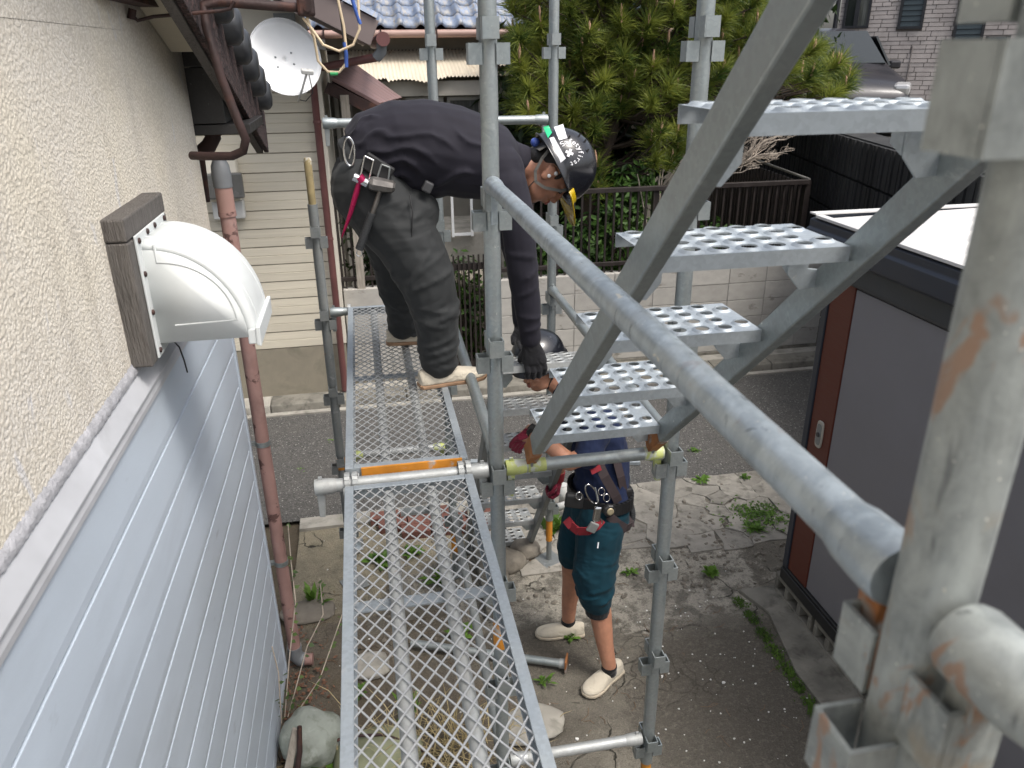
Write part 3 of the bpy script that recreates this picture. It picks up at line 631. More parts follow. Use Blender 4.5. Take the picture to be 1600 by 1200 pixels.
mb = MB(); mb.tube([aty(538, 70, 2.64), aty(533, 30, 2.65), aty(524, -20, 2.66)], 0.003, 6); tag(mb.obj('service_wire', DKGREY), 'thin grey wire running up from the blue tape of the cable loop', 'wire')

# ------------------------------------------------------------------ cream neighbour house
NY, NX = 6.80, -0.285
h2 = thing('cream_house', 'cream horizontal-sided house across the lane with brown gable eave', 'house', (-1.5, NY, 0.1))
mb = MB(); mb.bx(-3.6, NX, NY, 9.4, 0.06, 0.53); mb.obj('foundation', FOUND, h2)
mb = MB(); mb.bx(-3.6, NX - 0.005, NY + 0.014, 9.4, 0.53, 2.835); mb.obj('wall_core', SEAM_D, h2)
zb = 0.535
while zb < 2.8:
    zt = min(2.83, zb + 0.148); zm = (zb + zt) / 2
    mb = MB(); mb.prism([(NY + 0.014, zb), (NY - 0.004, zb + 0.002), (NY - 0.003, zm - 0.004), (NY + 0.001, zm - 0.001), (NY + 0.001, zm + 0.001), (NY - 0.003, zm + 0.004), (NY + 0.001, zt - 0.002), (NY + 0.014, zt)], (-3.6, 0, 0), (0, 1, 0), (0, 0, 1), (3.6 + NX - 0.05, 0, 0))
    mb.obj('siding_board', SIDE_CREAM, h2); zb += 0.1535
mb = MB(); mb.bx(NX - 0.048, NX + 0.012, NY - 0.008, NY + 0.05, 0.54, 3.05); mb.bx(NX - 0.0, NX + 0.012, NY + 0.05, 9.3, 0.54, 3.0); mb.obj('corner_trim', CREAM, h2)
def vz(x): return 3.281 - 0.50 * (x + 0.411)
mb = MB(); mb.prism([(-3.6, 2.835), (NX - 0.05, 2.835), (NX - 0.05, vz(NX)), (-3.6, vz(-3.6))], (0, NY + 0.004, 0), (1, 0, 0), (0, 0, 1), (0, 0.15, 0)); mb.obj('gable_wall', CREAM, h2)
mb = MB(); mb.bx(-3.6, NX - 0.05, NY - 0.022, NY + 0.003, 2.80, 2.845); mb.obj('trim_band', BROWN, h2)
mb = MB(); mb.prism([(-2.6, vz(-2.6)), (0.13, vz(0.13)), (0.205, vz(0.205) + 0.20), (-2.6, vz(-2.6) + 0.20)], (0, 6.16, 0), (1, 0, 0), (0, 0, 1), (0, 0.03, 0)); mb.obj('bargeboard', VERGE, h2, bevel=0.005)
mb = MB(); mb.prism([(-2.6, vz(-2.6) + 0.02), (0.12, vz(0.12) + 0.02), (0.14, vz(0.14) + 0.17), (-2.6, vz(-2.6) + 0.17)], (0, 6.192, 0), (1, 0, 0), (0, 0, 1), (0, 2.9, 0)); mb.obj('roof', BROWN, h2)
tl = MB(); tl.prism([(0, 0), (0.03, 0.032), (0.08, 0.04), (0.13, 0.03), (0.2, 0.012), (0.2, 0.0)], (0, 0, 0), (0, 1, 0), (0, 0, 1), (0.25, 0, 0))
tme = tl.mesh('blue_tile', BLUETILE)
for i in range(5):
    for j in range(3):
        X = 0.20 - 0.235 * (i + 1); Mx = Matrix.Translation((X, 6.14 + 0.2 * j, vz(X) + 0.21)) @ Matrix.Rotation(math.atan(0.5), 4, 'Y')
        mobj('roof_tile', tme, h2, M=Mx)
mb = MB(); mb.tube([(0.225, 6.15, 3.055), (0.225, 9.0, 3.06)], 0.05, 14); mb.obj('gutter', REDPIPE, h2)
ndp = thing('downpipe', 'dark red downpipe from the brown eave down the corner of the cream house', 'downpipe', (-0.3, 6.7, 0))
mb = MB(); mb.tube([(0.215, 6.24, 3.03), (0.21, 6.25, 2.97), (0.17, 6.27, 2.93)], 0.038, 14); mb.obj('elbow', GREYCAP, ndp)
mb = MB(); mb.tube([(0.18, 6.27, 2.935), (-0.28, 6.70, 2.86), (-0.325, 6.73, 2.80), (-0.325, 6.73, 0.10)], 0.030, 14); mb.obj('pipe', REDPIPE, ndp)
for z_ in (2.45, 1.5):
    mb = MB(); mb.tube([(-0.325, 6.73, z_), (-0.325, 6.73, z_ + .02)], 0.034, 12); mb.bx(-0.335, -0.315, 6.74, 6.80, z_, z_ + 0.018); mb.obj('pipe_band', REDPIPE, ndp)
# meter box
mt = thing('meter_box', 'cream electricity meter box with smoky cover on the cream siding behind the pink downpipe', 'meter', (-1.08, 6.75, 1.85))
mb = MB(); mb.bx(-1.24, -0.99, 6.66, 6.795, 1.87, 2.22); mb.obj('case', CREAM, mt, bevel=0.02)
mb = MB(); mb.bx(-1.24, -0.95, 6.60, 6.66, 1.90, 2.10); mb.obj('cover', SMOKE, mt, bevel=0.012)
mb = MB(); mb.bx(-1.23, -0.98, 6.70, 6.78, 1.72, 1.868); mb.obj('cable_box', PVC, mt, bevel=0.01)
# satellite dish
dc = aty(445, 93, 6.35)
ds = thing('satellite_dish', 'white oval satellite dish on the wall of the cream house', 'satellite dish', tuple(aty(445, 32, 6.7)))
ax = (Vector((0.18, -0.93, 0.32))).normalized(); s_, u_, _ = frame(ax)
tilt = Matrix.Rotation(rad(14), 3, ax); s_ = tilt @ s_; u_ = tilt @ u_
mb = MB(); rings = []
for q in range(9):
    r_ = q / 8; d_ = 0.055 * r_ * r_
    rings.append([dc + ax * d_ + (s_ * math.cos(t) * 0.25 + u_ * math.sin(t) * 0.275) * max(r_, 0.01) for t in [2 * math.pi * j / 36 for j in range(36)]])
mb.loft(rings, False); dish = mb.obj('dish', WHITE, ds); md = dish.modifiers.new('s', 'SOLIDIFY'); md.thickness = 0.008; md.offset = 0
mb = MB(); mb.tube([dc + ax * 0.056 + (s_ * math.cos(t) * 0.25 + u_ * math.sin(t) * 0.275) for t in [2 * math.pi * j / 36 for j in range(36)]], 0.005, 6, closed=True); mb.obj('rim', WHITE, dish)
lnb = aty(480, 112, 6.12)
mb = MB(); mb.tube([dc - u_ * 0.27 - ax * 0.0, aty(466, 158, 6.22), aty(472, 140, 6.14), lnb], 0.008, 8); mb.obj('arm', PVC, ds)
mb = MB(); mb.box(lnb, (0.085, 0.05, 0.03), (0.3, 0.1, 0.2)); mb.tube([lnb, lnb - ax * -0.0 + V(0, .05, 0.0)], 0.02, 10); mb.obj('receiver', PVC, ds, bevel=0.006)
mb = MB(); mb.tube([lnb + V(.01, 0, -.02), aty(489, 145, 6.14), aty(478, 158, 6.18), aty(468, 156, 6.22)], 0.004, 6); mb.obj('lead', BLACK, ds)
bp = aty(445, 32, 6.78)
mb = MB(); mb.box(bp + V(0, -0.012, 0), (0.16, 0.02, 0.10)); mb.obj('mounting_plate', GALV_D, ds)
mb = MB(); mb.tube([bp + V(0, -0.03, 0), dc - ax * 0.16 + V(0, 0, 0.16), dc - ax * 0.05], 0.02, 10); mb.obj('mast', PVC, ds)
for a, b in ((-.06, .03), (.06, .03), (-.05, -.05), (.07, -.04)):
    mb = MB(); mb.lathe([(0.008, 0), (0.006, 0.006), (0, 0.007)], dc + s_ * a + u_ * b + ax * 0.01, ax, 8); mb.obj('bolt', GALV, ds)

# lean-to roof beside the cream house
lr = thing('lean_to_roof', 'small faded red-brown slatted lean-to roof beside the cream house', 'roof', (0.0, 7.5, 2.5))
A, B, C_, D = aty(518, 126, 7.0), aty(548, 100, 8.3), aty(626, 156, 8.3), aty(592, 166, 7.0)
for i in range(7):
    t0, t1 = i / 7, (i + 0.93) / 7
    q = [A.lerp(B, t0), A.lerp(B, t1), D.lerp(C_, t1), D.lerp(C_, t0)]; n_ = (q[1] - q[0]).cross(q[3] - q[0]).normalized()
    if n_.z < 0: n_ = -n_
    mb = MB(); mb.add([p for p in q] + [p + n_ * 0.03 for p in q], [(0, 1, 2, 3), (7, 6, 5, 4), (0, 4, 5, 1), (1, 5, 6, 2), (2, 6, 7, 3), (3, 7, 4, 0)]); mb.obj('roof_board', PINKROOF, lr, bevel=0.004)
mb = MB(); q = [A, B, C_, D]; mb.add([p - V(0, 0, .01) for p in q] + [p - V(0, 0, .06) for p in q], [(0, 1, 2, 3), (7, 6, 5, 4), (0, 4, 5, 1), (1, 5, 6, 2), (2, 6, 7, 3), (3, 7, 4, 0)]); mb.obj('underside', DKBROWN, lr)
mb = MB(); mb.beam(A + V(-.05, 0, -.05), D + V(.02, -.005, -.055), 0.03, 0.09); mb.obj('edge_board', DKBROWN, lr)
for p in (A.lerp(D, 0.25), B.lerp(C_, .8)):
    mb = MB(); mb.beam((p.x, p.y, 0.05), (p.x, p.y, p.z - 0.06), 0.07, 0.07); mb.obj('post', WOODPLANK, lr)
mb = MB(); mb.bx(-0.26, 0.1, 8.35, 8.4, 0.05, 2.7); mb.obj('side_wall', pmat('grey_weathered_wall', (0.20, 0.19, 0.17), 0.9), lr)
for x_ in (-0.2, -0.07, 0.05):
    mb = MB(); mb.bx(x_ - .02, x_ + .02, 8.31, 8.35, 0.05, 2.6); mb.obj('batten', ALUF, lr)
mb = MB(); mb.bx(-0.24, 0.09, 8.32, 8.345, 1.2, 2.2); mb.obj('window_pane', GLASS, lr)

# ------------------------------------------------------------------ blue-tiled house behind
h3 = thing('blue_tiled_house', 'old house with blue-grey tiled roof and torn cream corrugated porch roof behind the worker', 'house', (1.5, 10, 0))
BY = 10.0
mb = MB(); mb.bx(-0.3, 4.2, BY, 13, 0, 3.17); mb.obj('wall', pmat('taupe_wall', (0.30, 0.275, 0.235), 0.9, 0, 0.1, 3, how='pos'), h3)
mb = MB(); mb.bx(-0.3, 4.2, BY - 0.03, BY - 0.002, 2.96, 3.0); mb.obj('trim', DKBROWN, h3)
mb = MB(); mb.prism([(9.62, 3.20), (14, 5.35), (14, 5.25), (9.62, 3.12)], (-0.6, 0, 0), (0, 1, 0), (0, 0, 1), (5.2, 0, 0)); mb.obj('roof_deck', DKBROWN, h3)
mb = MB(); n = 9; row = [(i / n * 0.226, 0.012 + 0.038 * max(0, math.cos((i / n - 0.88) * 2 * math.pi)) ** 1.3 * (1 if i / n > 0.6 or i == 0 else 0.0) + 0.004 * math.sin(i / n * 9)) for i in range(n + 1)]
P = []; F = []
for jj, (yy, dz) in enumerate(((-0.02, 0.0), (-0.02, 0.022), (0.30, 0.002))):
    P += [(x_, yy, z_ + dz if jj else z_ - 0.006) for x_, z_ in row]
for jj in range(2):
    for i in range(n): F.append((jj * (n + 1) + i, jj * (n + 1) + i + 1, (jj + 1) * (n + 1) + i + 1, (jj + 1) * (n + 1) + i))
mb.add(P, F, True); t3 = mb.mesh('pantile', BLUETILE); sl = math.atan2(2.15, 4.38)
for i in range(18):
    for j in range(8):
        yy = 9.60 + 0.27 * math.cos(sl) * j; zz = 3.225 + 0.27 * math.sin(sl) * j
        mobj('roof_tile', t3, h3, M=Matrix.Translation((-0.55 + 0.226 * i, yy, zz)) @ Matrix.Rotation(sl, 4, 'X'))
mb = MB(); mb.tube([(-0.6, 9.56, 3.165), (4.5, 9.56, 3.165)], 0.042, 12); mb.obj('gutter', GUTTER, h3)
x_ = -0.3
while x_ < 4.4:
    mb = MB(); mb.bx(x_, x_ + 0.015, 9.50, 9.60, 3.11, 3.215); mb.obj('gutter_hook', DKBROWN, h3); x_ += 0.62
# corrugated porch roof with a hole
pa = [aty(500, 80, 9.97), aty(620, 121, 9.25)]
zf, zb_ = pa[1].z, 3.0
mb = MB(); nx, ny = 240, 8; X0, X1 = -0.15, 3.2; P = []; F = []
for j in range(ny + 1):
    for i in range(nx + 1):
        x_ = X0 + (X1 - X0) * i / nx; t_ = j / ny
        ragged = 0.05 * math.sin(x_ * 9) * (x_ < 1.0) * (t_ > .9) + (0.10 if 0.35 < x_ < 0.85 and t_ > .99 else 0)
        P.append((x_, BY - 0.03 - (0.74 + ragged) * t_, zb_ + (zf - zb_) * (t_ + ragged / .74) + 0.010 * math.sin(x_ * 2 * math.pi / 0.042)))
for j in range(ny):
    for i in range(nx):
        x_ = X0 + (X1 - X0) * i / nx
        if 1.46 < x_ < 1.72 + 0.05 * (j % 2) and j in (5, 6): continue
        F.append((j * (nx + 1) + i, j * (nx + 1) + i + 1, (j + 1) * (nx + 1) + i + 1, (j + 1) * (nx + 1) + i))
mb.add(P, F, True); o = mb.obj('corrugated_sheet', CORR, h3)
mb = MB(); mb.bx(0.30, 3.2, 9.30, 9.36, zf - 0.20, zf - 0.045); mb.obj('fascia_beam', pmat('dirty_white_beam', (0.52, 0.49, 0.43), 0.8, 0, 0.15, 3, how='pos'), h3)
for x_ in (0.45, 1.98, 3.1):
    mb = MB(); mb.bx(x_ - 0.035, x_ + 0.035, 9.31, 9.37, 0.07, zf - 0.2); mb.obj('porch_post', WHITE, h3)
for i, (xa, xb) in enumerate(((0.55, 0.98), (1.02, 1.42), (1.46, 1.9), (2.05, 2.5))):
    fw = MB(); zt_, zb2 = 2.50, 1.5
    for bx_ in ((xa, xb, zt_ - .04, zt_), (xa, xb, zb2, zb2 + .04), (xa, xa + .035, zb2 + .041, zt_ - .041), (xb - .035, xb, zb2 + .041, zt_ - .041)): fw.bx(bx_[0], bx_[1], 9.40, 9.44, bx_[2], bx_[3])
    wn = fw.obj('window', ALUF, h3); pn = MB(); pn.bx(xa + .035, xb - .035, 9.415, 9.425, zb2 + .04, zt_ - .04); pn.obj('pane', PANE, wn)
mb = MB(); mb.bx(0.45, 3.1, 9.40, 9.44, 2.505, 2.60); mb.bx(0.45, 3.1, 9.40, 9.44, 0.07, 1.495); mb.obj('porch_front', pmat('porch_boarding', (0.26, 0.245, 0.21), 0.85, 0, 0.15, 3, how='pos'), h3)
# ------------------------------------------------------------------ block walls, fence, gate
BWY = 6.95
mb = MB(); mb.bx(0, 0.388, 0, 0.12, 0, 0.172); blk = mb.mesh('block', BLOCK)
def block_wall(x0, x1, label):
    t = thing('block_wall', label, 'wall', ((x0 + x1) / 2, BWY, 0.07))
    m_ = MB(); m_.bx(x0 + .004, x1 - .004, BWY + 0.006, BWY + 0.112, 0.0, 0.985); m_.obj('mortar', MORTAR, t)
    m_ = MB(); m_.bx(x0, x1, BWY - 0.012, BWY + 0.12, 0.0, 0.098); m_.obj('footing', CONC_D, t)
    for r in range(5):
        x = x0
        while x < x1 - 0.03:
            L = min(0.388, x1 - x); z = 0.104 + 0.178 * r
            o = mobj('block', blk, t, bevel=0.003, M=Matrix.Translation((x, BWY + R_.uniform(-.002, .002), z)) @ Matrix.Diagonal((L / 0.388, 1, 1, 1)))
            x += 0.397
    return t
block_wall(-0.26, 0.62, 'short concrete block wall behind the far end of the upper mesh deck')
block_wall(1.12, 4.66, 'long concrete block wall with damp stains under the dark fence, right of the gate')
mb = MB(); mb.bx(-0.009, 0.009, -0.009, 0.009, 0.0, 0.80); bal = mb.mesh('baluster', FENCE)
mb = MB(); mb.bx(-0.028, 0.028, -0.028, 0.028, 0.0, 0.84); pst = mb.mesh('post', FENCE)
def fence(x0, x1, label, sp=0.078):
    t = thing('fence', label, 'fence', ((x0 + x1) / 2, 7.01, 0.985)); y = 7.01
    for z, h, d in ((1.772, 0.045, 0.05), (1.075, 0.04, 0.035)):
        m_ = MB(); m_.bx(x0, x1, y - d / 2, y + d / 2, z - h / 2, z + h / 2); m_.obj('rail', FENCE, t, bevel=0.004)
    x = x0 + 0.05
    while x < x1 - 0.02: mobj('baluster', bal, t, M=Matrix.Translation((x, y + 0.002, 0.986))); x += sp
    n = max(1, round((x1 - x0) / 1.9))
    for i in range(n + 1): mobj('post', pst, t, M=Matrix.Translation((x0 + (x1 - x0) * i / n, y + 0.034, 0.94)))
    return t
fence(-0.28, 0.60, 'dark brown metal fence section behind the worker on the deck')
fence(1.15, 4.26, 'dark brown metal fence along the long block wall in front of the pine')
gt = thing('gate', 'low dark brown barred garden gate beside the worker on the deck', 'gate', (0.86, BWY, 0.07))
x = 0.66
while x < 1.05:
    m_ = MB(); m_.bx(x - .008, x + .008, BWY + 0.02, BWY + 0.036, 0.10, 1.245); m_.obj('bar', FENCE, gt); x += 0.047
for z in (0.16, 1.13):
    m_ = MB(); m_.bx(0.64, 1.07, BWY + 0.038, BWY + 0.07, z - .03, z + .03); m_.obj('rail', FENCE, gt)
for x in (0.63, 1.08):
    m_ = MB(); m_.bx(x - .025, x + .025, BWY + 0.0, BWY + 0.05, 0.07, 1.28); m_.obj('post', FENCE, gt)
rf = thing('side_fence', 'dark side fence with thin rail running back beside the black retaining wall', 'fence', (4.3, 9.4, 0.3))
m_ = MB(); m_.tube([(4.27, 7.03, 1.79), (4.40, 8.2, 1.80), (4.95, 11.6, 1.80)], 0.014, 8); m_.obj('rail', ALUF, rf)
m_ = MB(); m_.bx(-0.03, 0.03, -0.012, 0.012, 0.1, 1.74); slat = m_.mesh('slat', FENCE)
for i in range(46):
    y = 7.12 + i * 0.1; x = 4.28 + (0.11 if y > 8.2 else 0.11 * (y - 7.1) / 1.1) + max(0, y - 8.2) * 0.16
    mobj('slat', slat, rf, M=Matrix.Translation((x, y, 0)) @ Matrix.Rotation(rad(70), 4, 'Z'))

# ------------------------------------------------------------------ retaining wall and the raised lot
RD = Vector((0.235, 0.972, 0)).normalized(); RO = Vector((4.62, 7.0, 0)); RN = Vector((-RD.y, RD.x, 0))
def rw(t): return RO + RD * t
wl = thing('retaining_wall', 'black ribbed concrete retaining wall at the right behind the shed', 'wall', tuple(RO))
RT = 2.22
mb = MB(); a, b = rw(-4.2), rw(9.5); q = [a, b, b - RN * 0.3, a - RN * 0.3]
mb.prism([(p.x, p.y) for p in q], (0, 0, -0.03), (1, 0, 0), (0, 1, 0), (0, 0, RT + 0.0)); mb.obj('wall_core', RETAIN, wl)
PL, PHt = 0.90, 0.36
m_ = MB(); nr = 14
for i in range(nr):
    c = PL * (i + 0.5) / nr; dd = 0.028 if i % 3 else 0.018
    m_.bx(c - PL / nr * 0.36, c + PL / nr * 0.36, -0.02 - dd, -0.001, 0.012, PHt - 0.012)
m_.bx(0.008, PL - 0.008, -0.022, -0.001, 0.014, PHt - 0.014)
pme = m_.mesh('ribbed_panel', RETAIN)
ang = math.atan2(RD.y, RD.x)
for r in range(6):
    for k in range(15):
        t_ = -4.2 + PL * k; p = rw(t_)
        # local -Y must face the yard (RN side)
        Mx = Matrix.Translation((rw(t_ + PL).x, rw(t_ + PL).y, 0.03 + PHt * r)) @ Matrix.Rotation(ang + math.pi, 4, 'Z')
        mobj('panel', pme, wl, M=Mx)
mb = MB(); mb.prism([(rw(-4.2).x + .3, rw(-4.2).y), (60, -2), (60, 60), (rw(9.5).x + .3, 60), (rw(9.5).x + .3, rw(9.5).y)], (0, 0, 0.0), (1, 0, 0), (0, 1, 0), (0, 0, 1.65))
tag(mb.obj('raised_lot', CONC_D), kind='structure')

# ------------------------------------------------------------------ parked car on the raised lot
def make_car():
    hp = aty(1412, 139, 11.2); ra = rad(-108); zg = hp.z - 0.74; ox, oy = 1.95, 0.72
    cx_, cy_ = hp.x - (ox * math.cos(ra) - oy * math.sin(ra)), hp.y - (ox * math.sin(ra) + oy * math.cos(ra))
    t = thing('parked_car', 'dark parked car with raked windscreen in front of the stone-clad house', 'car', (cx_, cy_, zg), rot=(0, 0, ra))
    st = [(2.10, 0.62, 0.62, 0.70, 0.60), (2.06, 0.72, 0.72, 0.80, 0.66), (1.9, 0.84, 0.86, 0.86, 0.72), (1.4, 0.93, 0.98, 0.88, 0.74), (0.95, 0.98, 1.06, 0.88, 0.76),
          (0.55, 1.00, 1.30, 0.88, 0.72), (0.0, 1.02, 1.58, 0.88, 0.66), (-0.5, 1.03, 1.66, 0.88, 0.64), (-1.3, 1.03, 1.64, 0.88, 0.63), (-1.85, 1.02, 1.52, 0.87, 0.62), (-2.05, 0.98, 1.10, 0.84, 0.66), (-2.12, 0.7, 0.72, 0.78, 0.7)]
    rings = []
    for x, zb, zt, hw, hr in st:
        r = [(x, -hw * .92, 0.22), (x, -hw, 0.45), (x, -hw, zb), (x, -hr, zt - 0.03 * (zt > zb)), (x, -hr * .6, zt), (x, 0, zt + 0.01), (x, hr * .6, zt), (x, hr, zt - 0.03 * (zt > zb)), (x, hw, zb), (x, hw, 0.45), (x, hw * .92, 0.22)]
        rings.append([Vector(p) for p in r])
    m_ = MB(); m_.loft(rings); body = local('body', m_.mesh('body', CARP), t)
    md = body.modifiers.new('s', 'SUBSURF'); md.levels = 1; md.render_levels = 1
    m_ = MB(); m_.add([(0.93, -0.70, 1.085), (0.93, 0.70, 1.085), (0.06, 0.58, 1.575), (0.06, -0.58, 1.575)], [(0, 1, 2, 3)]); o = local('windscreen', m_.mesh('windscreen', GLASS), t); md = o.modifiers.new('s', 'SOLIDIFY'); md.thickness = 0.03; md.offset = 0
    for s in (-1, 1):
        for xa, xb in ((0.62, -0.30), (-0.36, -1.1), (-1.16, -1.75)):
            m_ = MB(); m_.add([(xa - .05, s * 0.885, 1.05), (xb, s * 0.885, 1.05), (xb + (.1 if xb < -1.5 else 0), s * 0.705, 1.50), (xa - (.42 if xa > .5 else 0), s * 0.715, 1.50)], [(0, 1, 2, 3)])
            o = local('side_window', m_.mesh('side_window', GLASS), t); md = o.modifiers.new('s', 'SOLIDIFY'); md.thickness = 0.03; md.offset = 0
        m_ = MB(); m_.box((0.50, s * 0.98, 1.06), (0.12, 0.18, 0.13)); local('mirror', m_.mesh('mirror', CARP), t, bevel=0.03)
        m_ = MB(); m_.box((1.93, s * 0.70, 0.74), (0.26, 0.24, 0.17), (0, 0.2, s * -0.35)); local('headlight', m_.mesh('headlight', LAMPG), t, bevel=0.05)
        for x in (1.3, -1.35):
            m_ = MB(); m_.tube([(x, s * 0.66, 0.31), (x, s * 0.89, 0.31)], 0.31, 24); wh = local('wheel', m_.mesh('wheel', TYRE), t)
            m_ = MB(); m_.tube([(x, s * 0.80, 0.31), (x, s * 0.90, 0.31)], 0.20, 20); local('rim', m_.mesh('rim', GALV), wh)
    m_ = MB(); m_.box((2.09, 0, 0.50), (0.08, 1.2, 0.16)); local('grille', m_.mesh('grille', BLACK), t, bevel=0.02)
make_car()

# ------------------------------------------------------------------ stone-clad house
fd = Vector((0.80, -0.60, 0)); fo = aty(1306, 70, 15.5); fo.z = 0; fn = Vector((-0.60, -0.80, 0))
def onf(u, v):
    d = Vector(_ray(u, v)); c = Vector(CAM); t = (fo - c).dot(fn) / d.dot(fn); p = c + d * t
    return (p - fo).dot(fd), p.z
h4 = thing('stone_clad_house', 'grey-brown stone-clad house with dark shuttered windows at the top right', 'house', tuple(fo + V(0, 0, 1.42)))
FW, FH = 7.5, 6.0
wins = []
for a, b in (((1320, -40), (1353, 40)), ((1406, -40), (1437, 41)), ((1488, -40), (1527, 79)), ((1541, 57), (1571, 75))):
    x0, zt = onf(*a); x1, zb = onf(*b); x0b, _ = onf(a[0], b[1]); wins.append((min(x0b, x0) if False else x0b, x1, zb, zt))
mb = MB(); q = [fo, fo + fd * FW, fo + fd * FW - fn * 4, fo - fn * 4]
mb.prism([(p.x, p.y) for p in q], (0, 0, 1.3), (1, 0, 0), (0, 1, 0), (0, 0, FH - 1.3)); mb.obj('wall', CLAD_J, h4)
rs = random.Random(5); mb = MB(); z = 1.45
def fp(x, z, d=0): p = fo + fd * x + fn * d; return Vector((p.x, p.y, z))
while z < 4.7:
    hgt = rs.choice((0.075, 0.075, 0.095)); x = rs.uniform(-0.2, 0)
    while x < FW:
        L = rs.choice((0.16, 0.26, 0.36, 0.42)); x0, x1 = max(0, x + 0.006), min(FW, x + L - 0.006); x += L
        if x1 - x0 < 0.03: continue
        for w_ in wins:
            if z + hgt > w_[2] - .04 and z < w_[3]:
                if x0 < w_[0] - .05 < x1: x1 = w_[0] - .05
                elif x0 < w_[1] + .05 < x1: x0 = w_[1] + .05
                elif x0 >= w_[0] - .05 and x1 <= w_[1] + .05: x1 = x0
        if x1 - x0 < 0.03: continue
        d = rs.uniform(0.012, 0.032)
        P = [fp(x0, z + .005), fp(x1, z + .005), fp(x1, z + hgt - .005), fp(x0, z + hgt - .005)]; Q = [p + fn * d for p in P]
        mb.add(P + Q, [(4, 5, 6, 7), (0, 1, 5, 4), (1, 2, 6, 5), (2, 3, 7, 6), (3, 0, 4, 7)])
    z += hgt
o = mb.obj('stone_cladding', CLAD, h4); o['kind'] = 'stuff'
for i, (x0, x1, zb, zt) in enumerate(wins):
    m_ = MB(); e = 0.045
    for a in ((x0 - e, x1 + e, zb - e, zb), (x0 - e, x0, zb, zt), (x1, x1 + e, zb, zt)):
        P = [fp(a[0], a[2]), fp(a[1], a[2]), fp(a[1], a[3]), fp(a[0], a[3])]; Q = [p + fn * 0.06 for p in P]
        m_.add(P + Q, [(4, 5, 6, 7), (0, 1, 5, 4), (1, 2, 6, 5), (2, 3, 7, 6), (3, 0, 4, 7)])
    wn = m_.obj('window', WINF, h4)
    if i == 0:
        xm = (x0 + x1) / 2
        for a, b, mt_ in ((x0, xm - .04, GLASS), (xm + .04, x1, PANE)):
            m_ = MB(); m_.add([fp(a, zb, .01), fp(b, zb, .01), fp(b, zt, .01), fp(a, zt, .01)], [(0, 1, 2, 3)]); m_.obj('pane', mt_, wn)
        m_ = MB(); m_.beam(fp(xm, zb, .03), fp(xm, zt, .03), 0.08, 0.05, fn); m_.obj('mullion', WINF, wn)
    else:
        zz = zb + 0.002
        while zz < zt - 0.02:
            m_ = MB(); P = [fp(x0 + .003, zz, .005), fp(x1 - .003, zz, .005), fp(x1 - .003, zz + .088, .005), fp(x0 + .003, zz + .088, .005)]
            Q = [P[0] + fn * .035, P[1] + fn * .035, P[2] + fn * .015, P[3] + fn * .015]
            m_.add(P + Q, [(4, 5, 6, 7), (0, 1, 5, 4), (1, 2, 6, 5), (2, 3, 7, 6), (3, 0, 4, 7)]); m_.obj('shutter_slat', SHUT, wn); zz += 0.094
x_, _ = onf(1428, 60); m_ = MB(); m_.beam(fp(x_, 1.45, .03), fp(x_, 3.0, .03), 0.02, 0.02); m_.obj('joint_strip', CLAD_J, h4)
m_ = MB(); m_.tube([fp(-0.06, 1.4, 0.06), fp(-0.06, 6, 0.06)], 0.045, 10); m_.obj('corner_pipe', WINF, h4)

# ------------------------------------------------------------------ storage shed
SX = 2.20
sh = thing('storage_shed', 'dark grey steel storage shed with red-brown door strip and white ribbed roof at the right', 'shed', (SX + 0.6, 1.6, 0))
SY1, SY0, SXB = 3.345, -0.4, 3.75
mb = MB(); mb.bx(SX + 0.03, SXB, SY0, SY1 - 0.004, 0.22, 2.04); mb.obj('body', SHED_N, sh)
mb = MB(); mb.bx(SX - 0.004, SX + 0.03, SY1 - 0.045, SY1, 0.21, 1.955); mb.obj('corner_post', SHED_N, sh, bevel=0.004)
mb = MB(); mb.bx(SX + 0.004, SX + 0.028, 3.115, 3.298, 0.225, 1.935); st_ = mb.obj('door_strip', SHED_B, sh, bevel=0.003)
for i, (ya, yb) in enumerate(((1.55, 3.113), (-0.02, 1.53), (-0.4, -0.04))):
    mb = MB(); mb.bx(SX + 0.010 - 0.004 * (i == 1), SX + 0.026, ya, yb, 0.225, 1.925); mb.obj('door_panel', SHED_G, sh, bevel=0.003)
hc = Vector((SX + 0.004, 3.20, 1.13))
mb = MB(); ol = [(math.copysign(abs(math.cos(t)) ** .5, math.cos(t)) * 0.028, math.copysign(abs(math.sin(t)) ** .5, math.sin(t)) * 0.075) for t in [2 * math.pi * j / 20 for j in range(20)]]
mb.prism(ol, hc, (0, 1, 0), (0, 0, 1), (-0.010, 0, 0)); hd = mb.obj('door_handle', HANDLE, st_, bevel=0.003)
mb = MB(); mb.prism([(a * .72, b * .78) for a, b in ol], hc + V(-0.010, 0, 0), (0, 1, 0), (0, 0, 1), (-0.002, 0, 0)); mb.obj('handle_recess', GALV_D, st_)
mb = MB(); mb.tube([hc + V(-.011, 0, 0.0), hc + V(-.018, 0, 0.0)], 0.012, 12); mb.obj('lock', DKGREY, st_)
mb = MB(); mb.prism([(SX - 0.012, 1.94), (SX - 0.02, 1.955), (SX - 0.02, 2.045), (SX + 0.04, 2.05), (SX + 0.04, 1.94)], (0, SY0, 0), (1, 0, 0), (0, 0, 1), (0, SY1 - SY0 + 0.01, 0)); mb.obj('head_rail', pmat('shed_head_rail', (0.045, 0.05, 0.055), 0.5, 0.2), sh)
